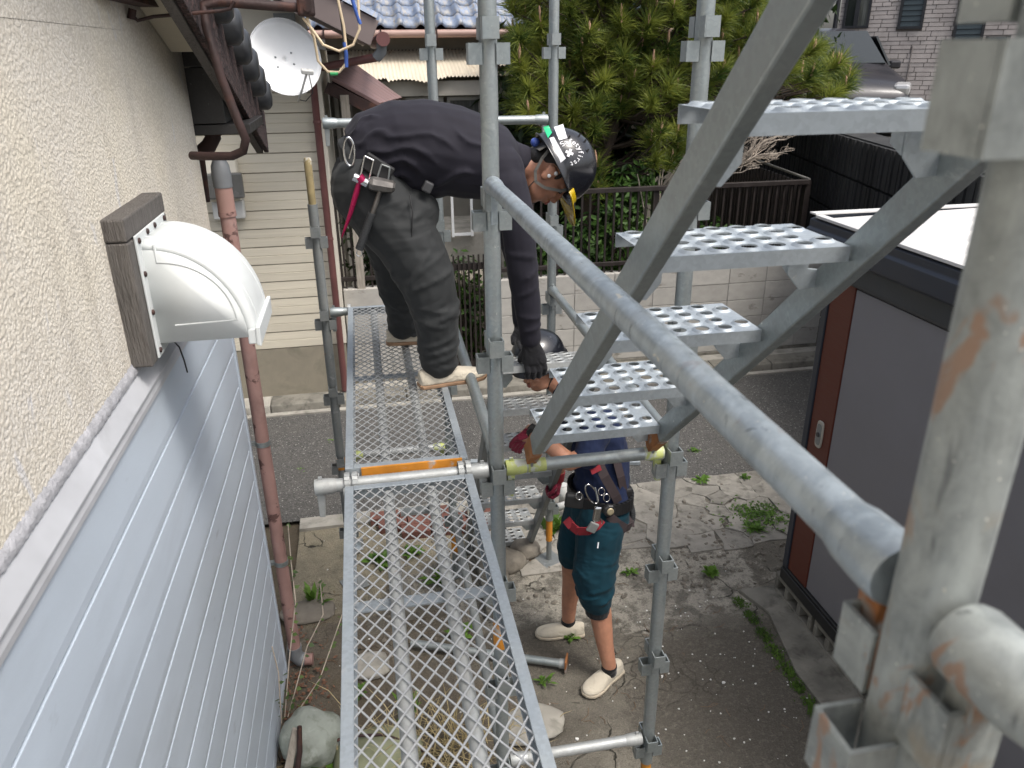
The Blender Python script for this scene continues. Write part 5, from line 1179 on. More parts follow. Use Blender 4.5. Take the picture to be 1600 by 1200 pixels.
# ------------------------------------------------------------------ loose things on the ground
a, b = atz(770, 1022, 0.035), atz(880, 1037, 0.035)
lp = thing('loose_tube', 'loose galvanised tube with a flat end plate lying on the ground by the feet', 'tube', tuple(b))
m_ = MB(); m_.tube([a - (b - a) * 1.2, b], 0.0213, 16); m_.obj('tube', GALV, lp)
d = (b - a).normalized()
m_ = MB(); m_.tube([b - d * 0.02, b + d * 0.012], 0.0255, 16); m_.obj('collar', GALV_W, lp)
m_ = MB(); m_.box(b + d * 0.016 + V(0, 0, 0.008), (0.010, 0.075, 0.07), (0, 0, math.atan2(d.y, d.x))); m_.obj('end_plate', RUSTO, lp, bevel=0.002)
from mathutils import noise as _NZ
def rock(name, c, s, label, mat, cat='stone', sub=3, rough=0.22, group=None, seed=0):
    bm = bmesh.new(); bmesh.ops.create_icosphere(bm, subdivisions=sub, radius=1)
    for v in bm.verts:
        k = 1 + rough * _NZ.noise(v.co * 1.3 + V(seed, c[0] * 3, c[1] * 3)) + rough * .4 * _NZ.noise(v.co * 4 + V(c[1], seed, 0)); v.co = Vector((v.co.x * s[0], v.co.y * s[1], v.co.z * s[2])) * k + Vector(c)
    for f in bm.faces: f.smooth = True
    me = bpy.data.meshes.new(name); bm.to_mesh(me); bm.free(); me.materials.append(mat)
    return tag(mobj(name, me), label, cat, group)
p = atz(487, 1150, 0.1)
rock('boulder', (p.x, p.y, 0.09), (0.135, 0.14, 0.13), 'rounded pale grey-green boulder at the foot of the siding', STONEG, rough=0.24)
p = atz(590, 1180, 0.05); rock('boulder', (p.x, p.y, 0.03), (0.2, 0.16, 0.09), 'flat mossy stone under the near mesh deck, bottom edge', pmat('mossy_stone', (0.20, 0.21, 0.13), 0.95, 0, 0.3, 6, bump=.5), rough=0.18, seed=3)
m_ = MB(); a, b = aty(446, 1225, 2.56), aty(463, 1138, 2.64); m_.beam(a, b, 0.035, 0.018, (0, -1, 0)); tag(m_.obj('plank', WOODPLANK, bevel=0.003), 'narrow grey plank leaning in front of the pale boulder', 'plank')
m_ = MB(); a, b = aty(462, 1220, 2.55), aty(468, 1135, 2.62); m_.tube([a, a.lerp(b, .5) + V(.01, 0, .01), b], [0.014, 0.012, 0.010], 8); tag(m_.obj('rusty_rod', DKBROWN), 'rusty rod standing beside the plank at the boulder', 'rod')
m_ = MB(); m_.tube([atz(478, 1185, 0.05), atz(505, 1165, 0.09), atz(545, 1150, 0.12), atz(600, 1148, 0.12), atz(650, 1165, 0.08), atz(690, 1195, .03)], 0.007, 8); tag(m_.obj('rusty_hoop', DKBROWN), 'bent rusty hoop on the ground under the near mesh deck', 'hoop')
# red paving bricks under the deck joint
m_ = MB(); m_.bx(-0.096, 0.096, -0.048, 0.048, -0.03, 0.03); br = m_.mesh('brick', BRICKR)
k = 0
for j in range(3):
    for i in range(4):
        if (i, j) in ((0, 0), (3, 2)): continue
        p = atz(608, 838, 0.03); k += 1
        o = mobj('red_brick', br, None, bevel=0.004, M=Matrix.Translation((p.x + i * 0.199 + (0.05 if j % 2 else 0) - 0.02, p.y + 0.03 + j * 0.103, 0.022 + R_.uniform(-.004, .004))) @ Matrix.Rotation(R_.uniform(-.03, .03), 4, 'Z'))
        tag(o, 'dark red brick under the deck joint, ' + ('near', 'middle', 'far')[j] + ' row, ' + ('leftmost', 'second from left', 'third from left', 'rightmost')[i], 'brick', 'red bricks under the deck')
m_ = MB(); p0, p1 = atz(700, 860, 0.05), atz(745, 800, 0.05)
for (u, v, s, lab) in ((745, 830, (0.08, 0.07, 0.06), 'pale concrete lump under the right edge of the near deck'), (770, 905, (0.10, 0.08, 0.05), 'brown stone lump beside the middle post base'), (790, 880, (0.13, 0.1, 0.08), 'rounded grey stone at the foot of the lower stair'), (820, 860, (0.1, 0.09, 0.06), 'small rough stone behind the lower stair foot'),
                       (575, 1040, (0.12, 0.10, 0.03), 'flat pinkish stone slab under the near mesh deck'), (830, 1130, (0.16, 0.12, 0.03), 'flat pale stone right of the near deck at the bottom'), (480, 955, (0.16, .1, .03), 'flat earth-stained stone beside the pink downpipe foot')):
    p = atz(u, v, 0.02); rock('stone', (p.x, p.y, s[2] * .5), s, lab, STONEB if 'pale' not in lab and 'pinkish' not in lab else CONC, seed=u, group='loose stones')
# border kerb stones inside the scaffold (planting strip)
for (a, b, lab) in (((612, 850), (640, 960), 'narrow concrete edging strip under the near mesh deck'), ((735, 790), (770, 960), 'concrete edging beside the planting strip near the middle post')):
    A, B = atz(*a, 0.04), atz(*b, 0.04); m_ = MB(); m_.beam(A - V(0, 0, .01), B - V(0, 0, .01), 0.07, 0.08); tag(m_.obj('edging_stone', CONC_D, bevel=0.008), lab, 'edging')
# pvc pipe offcuts and bundle behind worker
pv = [atz(880, 785, 0.05), atz(893, 800, 0.05), atz(905, 775, .05)]
labs = ['grey plastic pipe offcut standing behind the lower worker', 'short white plastic elbow lying behind the lower worker', 'grey plastic pipe offcut lying open end towards the lower worker']
for i, p in enumerate(pv):
    m_ = MB(); r = 0.032
    if i == 0: m_.tube([p, p + V(0, 0, 0.14)], r, 16)
    elif i == 1: m_.tube([p + V(-.12, .02, .03), p + V(-0.03, .02, .05), p + V(.02, -.03, .05)], r * .9, 14)
    else: m_.tube([p + V(.05, .12, 0), p + V(0, -.05, 0)], r, 16, caps=False)
    o = m_.obj('pipe_offcut', PVC); md = o.modifiers.new('s', 'SOLIDIFY'); md.thickness = 0.004; tag(o, labs[i], 'pipe')
# bracket plate on the beige step
p = atz(555, 862, 0.02); m_ = MB(); m_.box(p + V(0, 0, .02), (0.10, 0.05, 0.006), (0, 0.2, 0.5)); m_.box(p + V(.03, .04, .03), (0.05, 0.006, 0.06), (0, 0, .4)); tag(m_.obj('bracket_plate', GALV_B, bevel=0.002), 'small bright steel bracket plate lying on the beige concrete under the deck', 'bracket')
# white work glove and long bar on the road behind the worker
p = atz(1015, 712, 0.02); m_ = MB()
m_.tube([p + V(-.05, 0, .02), p + V(0.0, 0, .03), p + V(.05, 0.01, .025)], [0.03, 0.045, 0.038], 10)
for k in range(4): m_.tube([p + V(.04, -.03 + .02 * k, .025), p + V(.11 + .01 * (k % 2), -.045 + .028 * k, .015)], [0.014, 0.010], 8)
m_.tube([p + V(-.01, -.035, .025), p + V(.03, -.08, .015)], [0.014, 0.010], 8)
tag(m_.obj('work_glove', WHITE), 'grey-white work glove lying on the road near the yellow-green tube end', 'glove')
m_ = MB(); m_.beam(atz(735, 722, 0.03), atz(1000, 722, 0.03), 0.05, 0.03); tag(m_.obj('steel_bar', GALV_B, bevel=0.003), 'long flat steel bar lying on the road behind the lower worker', 'bar')
# weeds
def weed(u, v, label, r=0.09, h=0.06, n=26, size=0.03, mat=WEED, seed=0, z=0.01, xyz=None):
    sp = 0.3; r0 = r
    if n > 100: sp = 0.75; r0 = 0.045; h = 0.02
    p = atz(u, v, z) if xyz is None else Vector(xyz); rs = random.Random(seed + u); m_ = MB()
    for i in range(n):
        a = rs.uniform(0, 6.28); el = rs.uniform(.15, 1.3); L = r0 * rs.uniform(.5, 1.15); d = V(math.cos(a) * math.cos(el), math.sin(a) * math.cos(el), math.sin(el) * h / r0 * 1.2)
        s = V(-math.sin(a), math.cos(a), 0) * size * .5; b = p + V(rs.gauss(0, sp * .6) * r, rs.gauss(0, sp * .45) * r, 0); m = b + d * L * .6; e = b + d * L - V(0, 0, .012)
        m_.add([b - s * .15, b + s * .15, m + s, e, m - s], [(0, 1, 2, 4), (4, 2, 3)])
    return tag(m_.obj('weed_patch', mat), label, 'weeds', kind='stuff') if n > 100 else tag(m_.obj('weed', mat), label, 'weed', 'weeds in the yard')
W_ = [(868, 826, 'large bright leafy weed beside the orange jack post', .13, .12, 26, .05), (1185, 805, 'dense green weed patch among the cracked concrete near the shed', .24, .03, 420, .014), (1175, 825, 'bright low grassy tuft at the front of the weed patch near the shed', .10, .04, 70, .014),
      (1110, 897, 'small weed at the edge of the pale concrete right of the right post', .06, .06, 24, .03), (1095, 750, 'grass tuft in the cracked slabs beside the yellow-green tube end', .09, .03, 30, .02), (1082, 705, 'small weed at the road edge left of the guard tube', .07, .03, 24, .02), (1165, 745, 'tiny weed between the cracked slabs', .06, .03, 22, .02),
      (893, 995, 'little weed behind the heel of the lower worker', .06, .04, 22, .022), (850, 1065, 'grassy sprig beside the loose tube', .07, .04, 24, .012), (690, 905, 'broad green weed under the near deck, left stiffener', .12, .08, 26, .04), (600, 880, 'leafy weed under the near deck beside the bricks', .11, .08, 26, .045), (640, 865, 'low weed just below the red bricks', .10, .05, 26, .03),
      (720, 990, 'green weed under the near deck beside the right stiffener', .09, .06, 24, .035), (640, 1110, 'narrow-leaved weed under the near deck near the dry grass', .10, .10, 22, .02), (560, 1085, 'small weed under the left edge of the near deck', .08, .05, 22, .02), (500, 1190, 'weed with yellowed leaf at the bottom left beside the deck', .12, .06, 30, .03), (490, 940, 'sparse sprig growing beside the downpipe foot', .11, .14, 16, .03), (1040, 690, 'weed tuft at the road edge behind the right post', .08, .03, 22, .02),
      (985, 895, 'small weed behind the right post on the pale concrete', .06, .04, 20, .02), (960, 875, 'tiny sprig left of the right post', .05, .03, 16, .02), (470, 735, 'tiny green sprout on the road by the pink downpipe', .05, .02, 12, .02), (515, 690, 'tiny green sprout on the road left of the far post', .05, .02, 12, .02)]
for i, (u, v, lab, r, h, n, s) in enumerate(W_): weed(u, v, lab, r, h, n, s, seed=i)
# moss line in the joint in front of the shed
rs = random.Random(2); m_ = MB()
pts = [atz(u, v, 0) for u, v in ((1150, 935), (1178, 970), (1205, 1010), (1232, 1050), (1255, 1085), (1290, 1140), (1315, 1180))]
for k in range(2600):
    t = rs.random() * (len(pts) - 1.001); i = int(t); p = pts[i].lerp(pts[i + 1], t - i); w_ = 0.022 + 0.02 * math.sin(t * 5) ** 2
    if math.sin(t * 9) < -.75: continue
    p = p + V(rs.gauss(0, w_ * .55), rs.gauss(0, w_ * .3), 0.004); s = rs.uniform(.004, .009); a = rs.uniform(0, 6.28); e = V(math.cos(a), math.sin(a), rs.uniform(.2, 1.2)) * s; f = V(-math.sin(a), math.cos(a), 0) * s * .6
    m_.add([p - f, p + f, p + e * 1.8], [(0, 1, 2)])
tag(m_.obj('moss', MOSSM), 'line of green moss in the joint in front of the shed', 'moss', kind='stuff')
# shed apron: a long rough slab
q = [atz(1140, 905, 0), atz(1222, 892, 0)]
m_ = MB(); m_.prism([(q[0].x, 3.42), (2.36, 3.42), (2.36, 0.2), (2.02, 0.2), (1.99, 2.2), (1.975, 2.75), (2.06, 3.2)], (0, 0, -0.03), (1, 0, 0), (0, 1, 0), (0, 0, 0.048)); tag(m_.obj('concrete_slab', CONC_D, yard, bevel=0.006))
# white chips scattered on the floor
rs = random.Random(8); m_ = MB()
for k in range(240):
    x, y = rs.uniform(-0.5, 2.1), rs.uniform(2.0, 4.6)
    if rs.random() < .5: x, y = rs.uniform(1.0, 2.0), rs.uniform(2.1, 3.5)
    s = rs.uniform(.0015, .0055) * (1.6 if rs.random() < .06 else 1); a = rs.uniform(0, 6.28); z = yh(x, y) + 0.001
    P = [V(x + s * math.cos(a + t) * rs.uniform(.6, 1.4), y + s * math.sin(a + t) * rs.uniform(.6, 1.2), z) for t in (0, 1.3, 2.6, 3.9, 5.1)]
    m_.prism([(p.x, p.y) for p in P], (0, 0, z), (1, 0, 0), (0, 1, 0), (0, 0, s * .8))
tag(m_.obj('stone_chips', CHIPS), 'tiny white stone chips scattered over the yard floor', 'chips', kind='stuff')
rs = random.Random(31); m_ = MB()
for k in range(420):
    x, y = rs.gauss(2.15, .28), rs.gauss(3.85, .25)
    if rs.random() < .35: x, y = rs.uniform(0.6, 1.9), rs.uniform(3.5, 4.2)
    if rs.random() < .12: x, y = rs.uniform(-0.1, 0.6), rs.uniform(3.2, 4.3)
    if y > 4.6 or x > 2.55: continue
    s = rs.uniform(.006, .022); c = V(x, y, yh(x, y) + s * .2); q = [V(rs.uniform(.6, 1.2) * s * math.cos(a), rs.uniform(.6, 1.2) * s * math.sin(a), 0) for a in (0, 1.2, 2.5, 3.8, 5.1)]
    m_.add([c + p for p in q] + [c + p * .6 + V(0, 0, s * rs.uniform(.3, .7)) for p in q], [(5, 6, 7, 8, 9)] + [(i, (i + 1) % 5, 5 + (i + 1) % 5, 5 + i) for i in range(5)])
tag(m_.obj('gravel', STONEB), 'small broken stones scattered over the cracked concrete', 'gravel', kind='stuff')
# brown twigs and dead leaves
rs = random.Random(13); m_ = MB()
for k in range(160):
    x, y = rs.uniform(-0.55, 2.1), rs.uniform(2.2, 4.5); a = rs.uniform(0, 6.28); L = rs.uniform(.02, .09)
    m_.tube([(x, y, yh(x, y) + .003), (x + L * .5 * math.cos(a) + .004, y + L * .5 * math.sin(a), yh(x, y) + .006), (x + L * math.cos(a + .3), y + L * math.sin(a + .3), yh(x, y) + .003)], 0.0014, 4)
tag(m_.obj('dead_twigs', pmat('brown_litter', (0.16, 0.10, 0.06), 0.9)), 'thin brown twigs and needles littering the yard floor', 'litter', kind='stuff')
rs = random.Random(23); m_ = MB()
for k in range(420):
    p = atz(rs.gauss(468, 26), rs.gauss(1080, 45), 0) if k < 300 else atz(rs.uniform(440, 540), rs.gauss(1190, 12), 0); s = rs.uniform(.006, .018); a = rs.uniform(0, 6.28)
    if p.x < WX + .01: continue
    p.z = 0.006 + rs.random() * .02; e = V(math.cos(a), math.sin(a), rs.uniform(-.3, .6)) * s; f = V(-math.sin(a), math.cos(a), rs.uniform(-.3, .5)) * s * .5; m_.add([p - e, p + f, p + e, p - f], [(0, 1, 2, 3)])
tag(m_.obj('leaf_litter', pmat('red_brown_litter', (0.15, 0.075, 0.045), 0.9, 0, 0.4, 60, how='pos')), 'reddish brown leaf litter around the pale boulder', 'leaf litter', kind='stuff')
# dry grass under the near deck
rs = random.Random(4); m_ = MB()
for k in range(260):
    p = atz(rs.gauss(690, 55), rs.gauss(1175, 28), 0); L = rs.uniform(.1, .34); a = rs.uniform(0, 6.28); el = rs.uniform(.5, 1.4); d = V(math.cos(a) * math.cos(el), math.sin(a) * math.cos(el), math.sin(el)); w_ = V(-math.sin(a), math.cos(a), 0) * .0022
    m = p + d * L * .6; e = p + V(d.x * L * 1.25, d.y * L * 1.25, d.z * L * .75); m_.add([p - w_, p + w_, m + w_, m - w_, e], [(0, 1, 2, 3), (3, 2, 4)])
for k in range(120):
    p = atz(rs.uniform(450, 520), rs.gauss(1190, 14), 0); L = rs.uniform(.04, .14); a = rs.uniform(0, 6.28); d = V(math.cos(a), math.sin(a), rs.uniform(.1, .8)); w_ = V(-math.sin(a), math.cos(a), 0) * .002; m_.add([p - w_, p + w_, p + d * L], [(0, 1, 2)])
tag(m_.obj('dry_grass', STRAW), 'pale dry grass under the bottom end of the near mesh deck', 'dry grass', kind='stuff')
# thin vine climbing at the downpipe
rs = random.Random(6); vn = thing('vine', 'thin leafy vine climbing beside the pink downpipe', 'vine', (-0.47, 3.0, 0)); st = MB(); lf = MB()
for k, path in enumerate(([(445, 1120, 2.9), (452, 1030, 2.98), (462, 940, 3.1), (455, 880, 3.2), (450, 820, 3.25)], [(450, 1120, 2.9), (480, 1010, 3.0), (505, 960, 3.1), (500, 905, 3.15)], [(440, 1130, 2.85), (435, 1050, 2.9), (425, 1010, 2.92)], [(460, 1120, 2.9), (500, 1060, 3.0), (535, 960, 3.2)])):
    P = [aty(*q) for q in path]; st.tube(P, 0.003, 5)
    for i in range(26):
        t = rs.random() * (len(P) - 1.01); i_ = int(t); p = P[i_].lerp(P[i_ + 1], t - i_)
        if k == 2 and i > 6: continue
        a = rs.uniform(0, 6.28); s = rs.uniform(.010, .022); e = V(math.cos(a), math.sin(a), rs.uniform(-.4, .4)) * s; f = V(-math.sin(a), math.cos(a), .5) * s * .5
        lf.add([p, p + e * .6 + f, p + e * 1.5, p + e * .6 - f], [(0, 1, 2, 3)])
st.obj('stem', DEADW, vn); lf.obj('leaves', VINE, vn)
# ------------------------------------------------------------------ people
def ellipsoid(mb, c, r, ax=None, n=14, m=10):
    c = Vector(c); ax = ax or (V(1, 0, 0), V(0, 1, 0), V(0, 0, 1)); rings = []
    for i in range(m + 1):
        t = math.pi * i / m; rr = max(math.sin(t), 0.02); z = math.cos(t)
        rings.append([c + ax[0] * (r[0] * rr * math.cos(a)) + ax[1] * (r[1] * rr * math.sin(a)) + ax[2] * (r[2] * z) for a in [2 * math.pi * j / n for j in range(n)]])
    return mb.loft(rings)
def chain(mb, pts, n=14):
    P = [Vector(p) for p, r in pts]; Rr = [r for p, r in pts]
    mb.tube(P, Rr, n)
    for p, r in zip(P, Rr): ellipsoid(mb, p, (r * .99,) * 3, None, 12, 8)
    return mb
def slabs(mb, secs, n=22):
    """secs: (centre, across-vector, thick-vector) ellipses"""
    rings = [[Vector(c) + Vector(a) * math.cos(t) + Vector(b) * math.sin(t) for t in [2 * math.pi * j / n for j in range(n)]] for c, a, b in secs]
    return mb.loft(rings)
def organic(name, mb, mat, parent, vox=0.009, it=8, wr=None):
    o = mb.obj(name, mat, parent)
    md = o.modifiers.new('remesh', 'REMESH'); md.mode = 'VOXEL'; md.voxel_size = vox; md.use_smooth_shade = True
    sm = o.modifiers.new('smooth', 'SMOOTH'); sm.factor = 0.5; sm.iterations = it
    if wr:
        tx = bpy.data.textures.new('folds_' + name, 'CLOUDS'); tx.noise_scale = wr[0]; tx.noise_depth = 2
        dm = o.modifiers.new('folds', 'DISPLACE'); dm.texture = tx; dm.strength = wr[1]; dm.mid_level = 0.5; dm.texture_coords = 'GLOBAL'
    return o
def shoe(parent, heel, d, L, mat, smat, name='shoe', sc=1.0):
    heel = Vector(heel); d = Vector(d).normalized(); s = V(-d.y, d.x, 0).normalized(); u = V(0, 0, 1)
    secs = [(0.00, 0.020, 0.045, 0.065), (0.02, 0.033, 0.045, 0.072), (0.20, 0.037, 0.044, 0.074), (0.38, 0.036, 0.042, 0.072), (0.52, 0.041, 0.036, 0.066), (0.66, 0.046, 0.030, 0.056), (0.80, 0.046, 0.025, 0.046), (0.92, 0.038, 0.021, 0.038), (0.985, 0.022, 0.017, 0.030), (1.0, 0.008, 0.014, 0.022)]
    mb = MB(); rings = []; n = 18
    for f, hw, zc, ht in secs:
        c = heel + d * (f * L); r = []
        for k in range(n):
            t = 2 * math.pi * k / n; cs, sn = math.cos(t), math.sin(t)
            z = 0.018 + (ht - 0.018) * max(0, sn) ** .75 if sn > 0 else 0.018 + 0.006 * sn
            r.append(c + s * (hw * sc * math.copysign(abs(cs) ** .8, cs)) + u * z)
        rings.append(r)
    mb.loft(rings); o = mb.obj(name, mat, parent); md = o.modifiers.new('s', 'SUBSURF'); md.levels = md.render_levels = 1
    mb = MB(); ol = []
    for f, hw, *_ in secs: ol.append((f * L + (0.004 if f == 1 else (-0.004 if f == 0 else 0)), (hw + 0.004) * sc))
    poly = ol + [(a, -b) for a, b in reversed(ol)]
    mb.prism(poly, heel, d, s, u * 0.015); mb.obj('sole', smat, o, bevel=0.004)
    return o
def ellray(u, v, c, r, ax):
    """first hit of the pixel's ray with an ellipsoid"""
    d = Vector(_ray(u, v)); o = Vector(CAM) - c
    D = V(*[d.dot(ax[i]) / r[i] for i in range(3)]); O = V(*[o.dot(ax[i]) / r[i] for i in range(3)])
    a, b, cc = D.dot(D), 2 * O.dot(D), O.dot(O) - 1; q = b * b - 4 * a * cc
    t = (-b - math.sqrt(max(q, 0))) / (2 * a); return Vector(CAM) + d * t
def ribbon(mb, pts, w, nrm, th=0.003):
    P = [Vector(p) for p in pts]; nrm = Vector(nrm).normalized()
    for a, b in zip(P, P[1:]):
        e = (b - a).normalized() * 0.002; mb.beam(a - e, b + e, w, th, nrm)
    return mb
def head_shape(mb, c, f, u, k=1.0):
    f = Vector(f).normalized(); u = (Vector(u) - f * Vector(u).dot(f)).normalized(); s = f.cross(u); ax = (f, s, u); c = Vector(c)
    def P(a, b, d): return c + (f * a + s * b + u * d) * k
    E_ = lambda p, r: ellipsoid(mb, P(*p), tuple(x * k for x in r), ax)
    E_((-0.012, 0, 0.035), (0.098, 0.077, 0.095)); E_((0.022, 0, -0.035), (0.070, 0.063, 0.085)); E_((0.045, 0, -0.092), (0.036, 0.036, 0.026))
    E_((0.030, 0.03, -0.078), (0.045, 0.028, 0.03)); E_((0.030, -0.03, -0.078), (0.045, 0.028, 0.03))
    E_((0.078, 0, 0.022), (0.02, 0.052, 0.016)); E_((0.060, 0.035, -0.022), (0.03, 0.028, 0.026)); E_((0.060, -0.035, -0.022), (0.03, 0.028, 0.026))
    E_((0.098, 0, -0.008), (0.016, 0.011, 0.026)); E_((0.104, 0, -0.027), (0.016, 0.017, 0.012)); E_((0.085, 0, -0.056), (0.017, 0.026, 0.016))
    for sg in (-1, 1): E_((-0.008, sg * 0.080, -0.014), (0.020, 0.013, 0.034)); E_((-0.014, sg * 0.088, -0.002), (0.024, 0.007, 0.024))
    return ax, P
def face_bits(parent, P, k=1.0):
    mb = MB(); ellipsoid(mb, P(0.098, 0, -0.050), (0.007, 0.022, 0.005)); ellipsoid(mb, P(0.099, 0, -0.060), (0.008, 0.019, 0.006)); mb.obj('lips', LIPS, parent)
    for sg in (-1, 1):
        mb = MB(); ellipsoid(mb, P(0.082, sg * 0.033, 0.004), (0.008, 0.013, 0.008)); mb.obj('eye', GLASS, parent)
        mb = MB(); mb.tube([P(0.090, sg * 0.012, 0.024), P(0.091, sg * 0.032, 0.029), P(0.078, sg * 0.054, 0.022)], 0.0045, 6); mb.obj('eyebrow', HAIR, parent)
def helmet(parent, hc, f, u, r, name='helmet'):
    """dome, brim, peak; r = (forward, side, up) half sizes; hc = centre of the brim plane"""
    f = Vector(f).normalized(); u = (Vector(u) - f * Vector(u).dot(f)).normalized(); s = f.cross(u); hc = Vector(hc)
    mb = MB(); rings = []; n = 36
    for i in range(13):
        t = math.pi / 2 * i / 12; rr = max(math.cos(t), 0.01); z = math.sin(t)
        rings.append([hc + f * (r[0] * rr * math.cos(a)) + s * (r[1] * rr * math.sin(a)) + u * (r[2] * z) for a in [2 * math.pi * j / n for j in range(n)]])
    low = [hc + f * (r[0] * 1.02 * math.cos(a)) + s * (r[1] * 1.03 * math.sin(a)) - u * 0.022 for a in [2 * math.pi * j / n for j in range(n)]]
    brim = [hc + f * (r[0] * 1.07 * math.cos(a)) + s * (r[1] * 1.09 * math.sin(a)) - u * 0.026 for a in [2 * math.pi * j / n for j in range(n)]]
    mb.loft([brim, low] + rings, False)
    o = mb.obj(name, HELM, parent); md = o.modifiers.new('s', 'SOLIDIFY'); md.thickness = 0.004; md.offset = -1
    return o, (f, s, u)

# ---- the worker bending on the deck -------------------------------------------------------------
w1 = thing('person', 'worker in black jersey, charcoal trousers and black helmet bending over on the mesh deck', 'person', (0.2, 2.95, 1.752))
hc1, f1, u1 = V(0.700, 2.965, 2.530), V(0.43, -0.06, -0.90), V(0.90, 0.0, 0.43)
body = MB()
ax1, P1 = head_shape(body, hc1, f1, u1)
chain(body, [(V(0.50, 3.0, 2.58), 0.062), (V(0.58, 2.99, 2.565), 0.058), (V(0.66, 2.97, 2.535), 0.055)])
torso1 = [(V(-0.01, 3.02, 2.575), 0.165, 0.130, 0.35), (V(0.06, 3.02, 2.620), 0.18, 0.150, 0.45), (V(0.15, 3.01, 2.640), 0.190, 0.160, 0.2), (V(0.25, 3.0, 2.632), 0.20, 0.168, 0.0), (V(0.36, 3.0, 2.610), 0.205, 0.168, -.1), (V(0.46, 3.0, 2.585), 0.205, 0.152, -.12), (V(0.53, 3.0, 2.575), 0.17, 0.118, -.12), (V(0.575, 2.995, 2.568), 0.085, 0.075, -.12)]
def tsecs(T, k, kb=None):
    out = []
    for c, hw, ht, tl in T: d = V(math.cos(tl), 0, math.sin(tl)); out.append((c, V(0, hw * k, 0), V(-d.z, 0, d.x) * ht * (kb or k)))
    return out
slabs(body, tsecs(torso1, 0.82))
armR = [(V(0.515, 2.835, 2.515), 0.075), (V(0.545, 2.800, 2.36), 0.066), (V(0.560, 2.785, 2.20), 0.059), (V(0.578, 2.785, 2.05), 0.052), (V(0.590, 2.785, 1.925), 0.044)]
armL = [(V(0.52, 3.165, 2.515), 0.075), (V(0.580, 3.16, 2.34), 0.064), (V(0.605, 3.13, 2.18), 0.057), (V(0.615, 3.08, 2.03), 0.050), (V(0.605, 3.03, 1.915), 0.042)]
legR = [(V(0.01, 2.925, 2.500), 0.135), (V(0.08, 2.89, 2.40), 0.132), (V(0.155, 2.86, 2.29), 0.120), (V(0.205, 2.83, 2.18), 0.108), (V(0.225, 2.82, 2.06), 0.092), (V(0.235, 2.82, 1.94), 0.080), (V(0.232, 2.82, 1.845), 0.072)]
legL = [(V(0.00, 3.11, 2.50), 0.130), (V(0.05, 3.15, 2.36), 0.115), (V(0.095, 3.22, 2.19), 0.098), (V(0.105, 3.27, 2.04), 0.082), (V(0.118, 3.31, 1.93), 0.072), (V(0.12, 3.315, 1.835), 0.066)]
for A in (armR, armL, legR, legL): chain(body, [(p, r * 0.70) for p, r in A])
organic('body', body, SKIN, w1, 0.006, 5)
def tsurf(T, s, th):
    s = max(0, min(len(T) - 1.001, s)); i = int(s); q = s - i; S = tsecs(T, 1.0); a, b = S[i], S[i + 1]
    return a[0].lerp(b[0], q) + a[1].lerp(b[1], q) * math.cos(th) + a[2].lerp(b[2], q) * math.sin(th)
def fold(mb, pts, r): mb.tube(pts, [r * .3] + [r] * (len(pts) - 2) + [r * .3], 8)
mb = MB(); slabs(mb, tsecs(torso1, 1.0)); chain(mb, armR); chain(mb, armL)
for (s0, a0, s1, a1, r) in ((0.4, 3.05, 2.6, 3.6, .013), (0.6, 2.8, 3.2, 3.35, .012), (0.5, 3.4, 2.2, 3.95, .013), (1.2, 2.6, 3.8, 3.0, .010), (0.3, 2.5, 1.8, 2.75, .011), (2.6, 3.9, 4.4, 3.4, .012), (3.6, 2.5, 5.2, 3.1, .010), (0.8, 3.7, 2.8, 4.3, .012), (0.2, 2.1, 1.6, 2.2, .010)):
    fold(mb, [tsurf(torso1, s0 + (s1 - s0) * k / 6, a0 + (a1 - a0) * k / 6 + 0.12 * math.sin(k * 1.1)) for k in range(7)], r * 1.0)
def arm_fold(mb, A, t, a0, a1, r, tilt=0.0, out=0.97):
    i = min(int(t), len(A) - 2); q = t - i; c = A[i][0].lerp(A[i + 1][0], q); rr = A[i][1] + (A[i + 1][1] - A[i][1]) * q; d = (A[i + 1][0] - A[i][0]).normalized()
    e1 = (V(1, 0, 0) - d * d.x).normalized(); e2 = d.cross(e1); P = []
    for k in range(7):
        a = a0 + (a1 - a0) * k / 6; P.append(c + (e1 * math.cos(a) + e2 * math.sin(a)) * rr * out + d * tilt * (k / 6 - .5))
    fold(mb, P, r)
for t_, a0, a1, r, tl in ((0.7, 0.3, 2.6, .009, .05), (1.6, 0.6, 3.2, .009, -.04), (2.0, -.6, 1.9, .008, .05), (2.5, .2, 2.8, .008, .04), (3.2, .4, 3.2, .008, -.03), (3.6, 0, 2.6, .008, .02)): 
    for sg in (1, -1): arm_fold(mb, armR, t_, a0 * sg, a1 * sg, r, tl)
ellipsoid(mb, V(0.50, 2.855, 2.545), (0.09, 0.075, 0.10)); ellipsoid(mb, V(0.50, 3.145, 2.545), (0.09, 0.075, 0.10)); ellipsoid(mb, V(0.25, 2.99, 2.545), (0.16, 0.15, 0.10))
chain(mb, [(V(0.55, 3.0, 2.575), 0.08), (V(0.592, 2.99, 2.565), 0.071)])
organic('jersey', mb, SHIRT, w1, 0.007, 5, (0.15, 0.016))
mb = MB(); chain(mb, legR); chain(mb, legL)
slabs(mb, [(V(0.02, 3.02, 2.60), V(0, 0.15, 0), V(-0.05, 0, 0.095)), (V(0.0, 3.02, 2.55), V(0, 0.172, 0), V(-0.085, 0, 0.115)), (V(0.04, 3.02, 2.48), V(0, 0.175, 0), V(-0.12, 0, 0.12)), (V(0.07, 3.02, 2.42), V(0, 0.15, 0), V(-.1, 0, 0.10))])
rsf = random.Random(3)
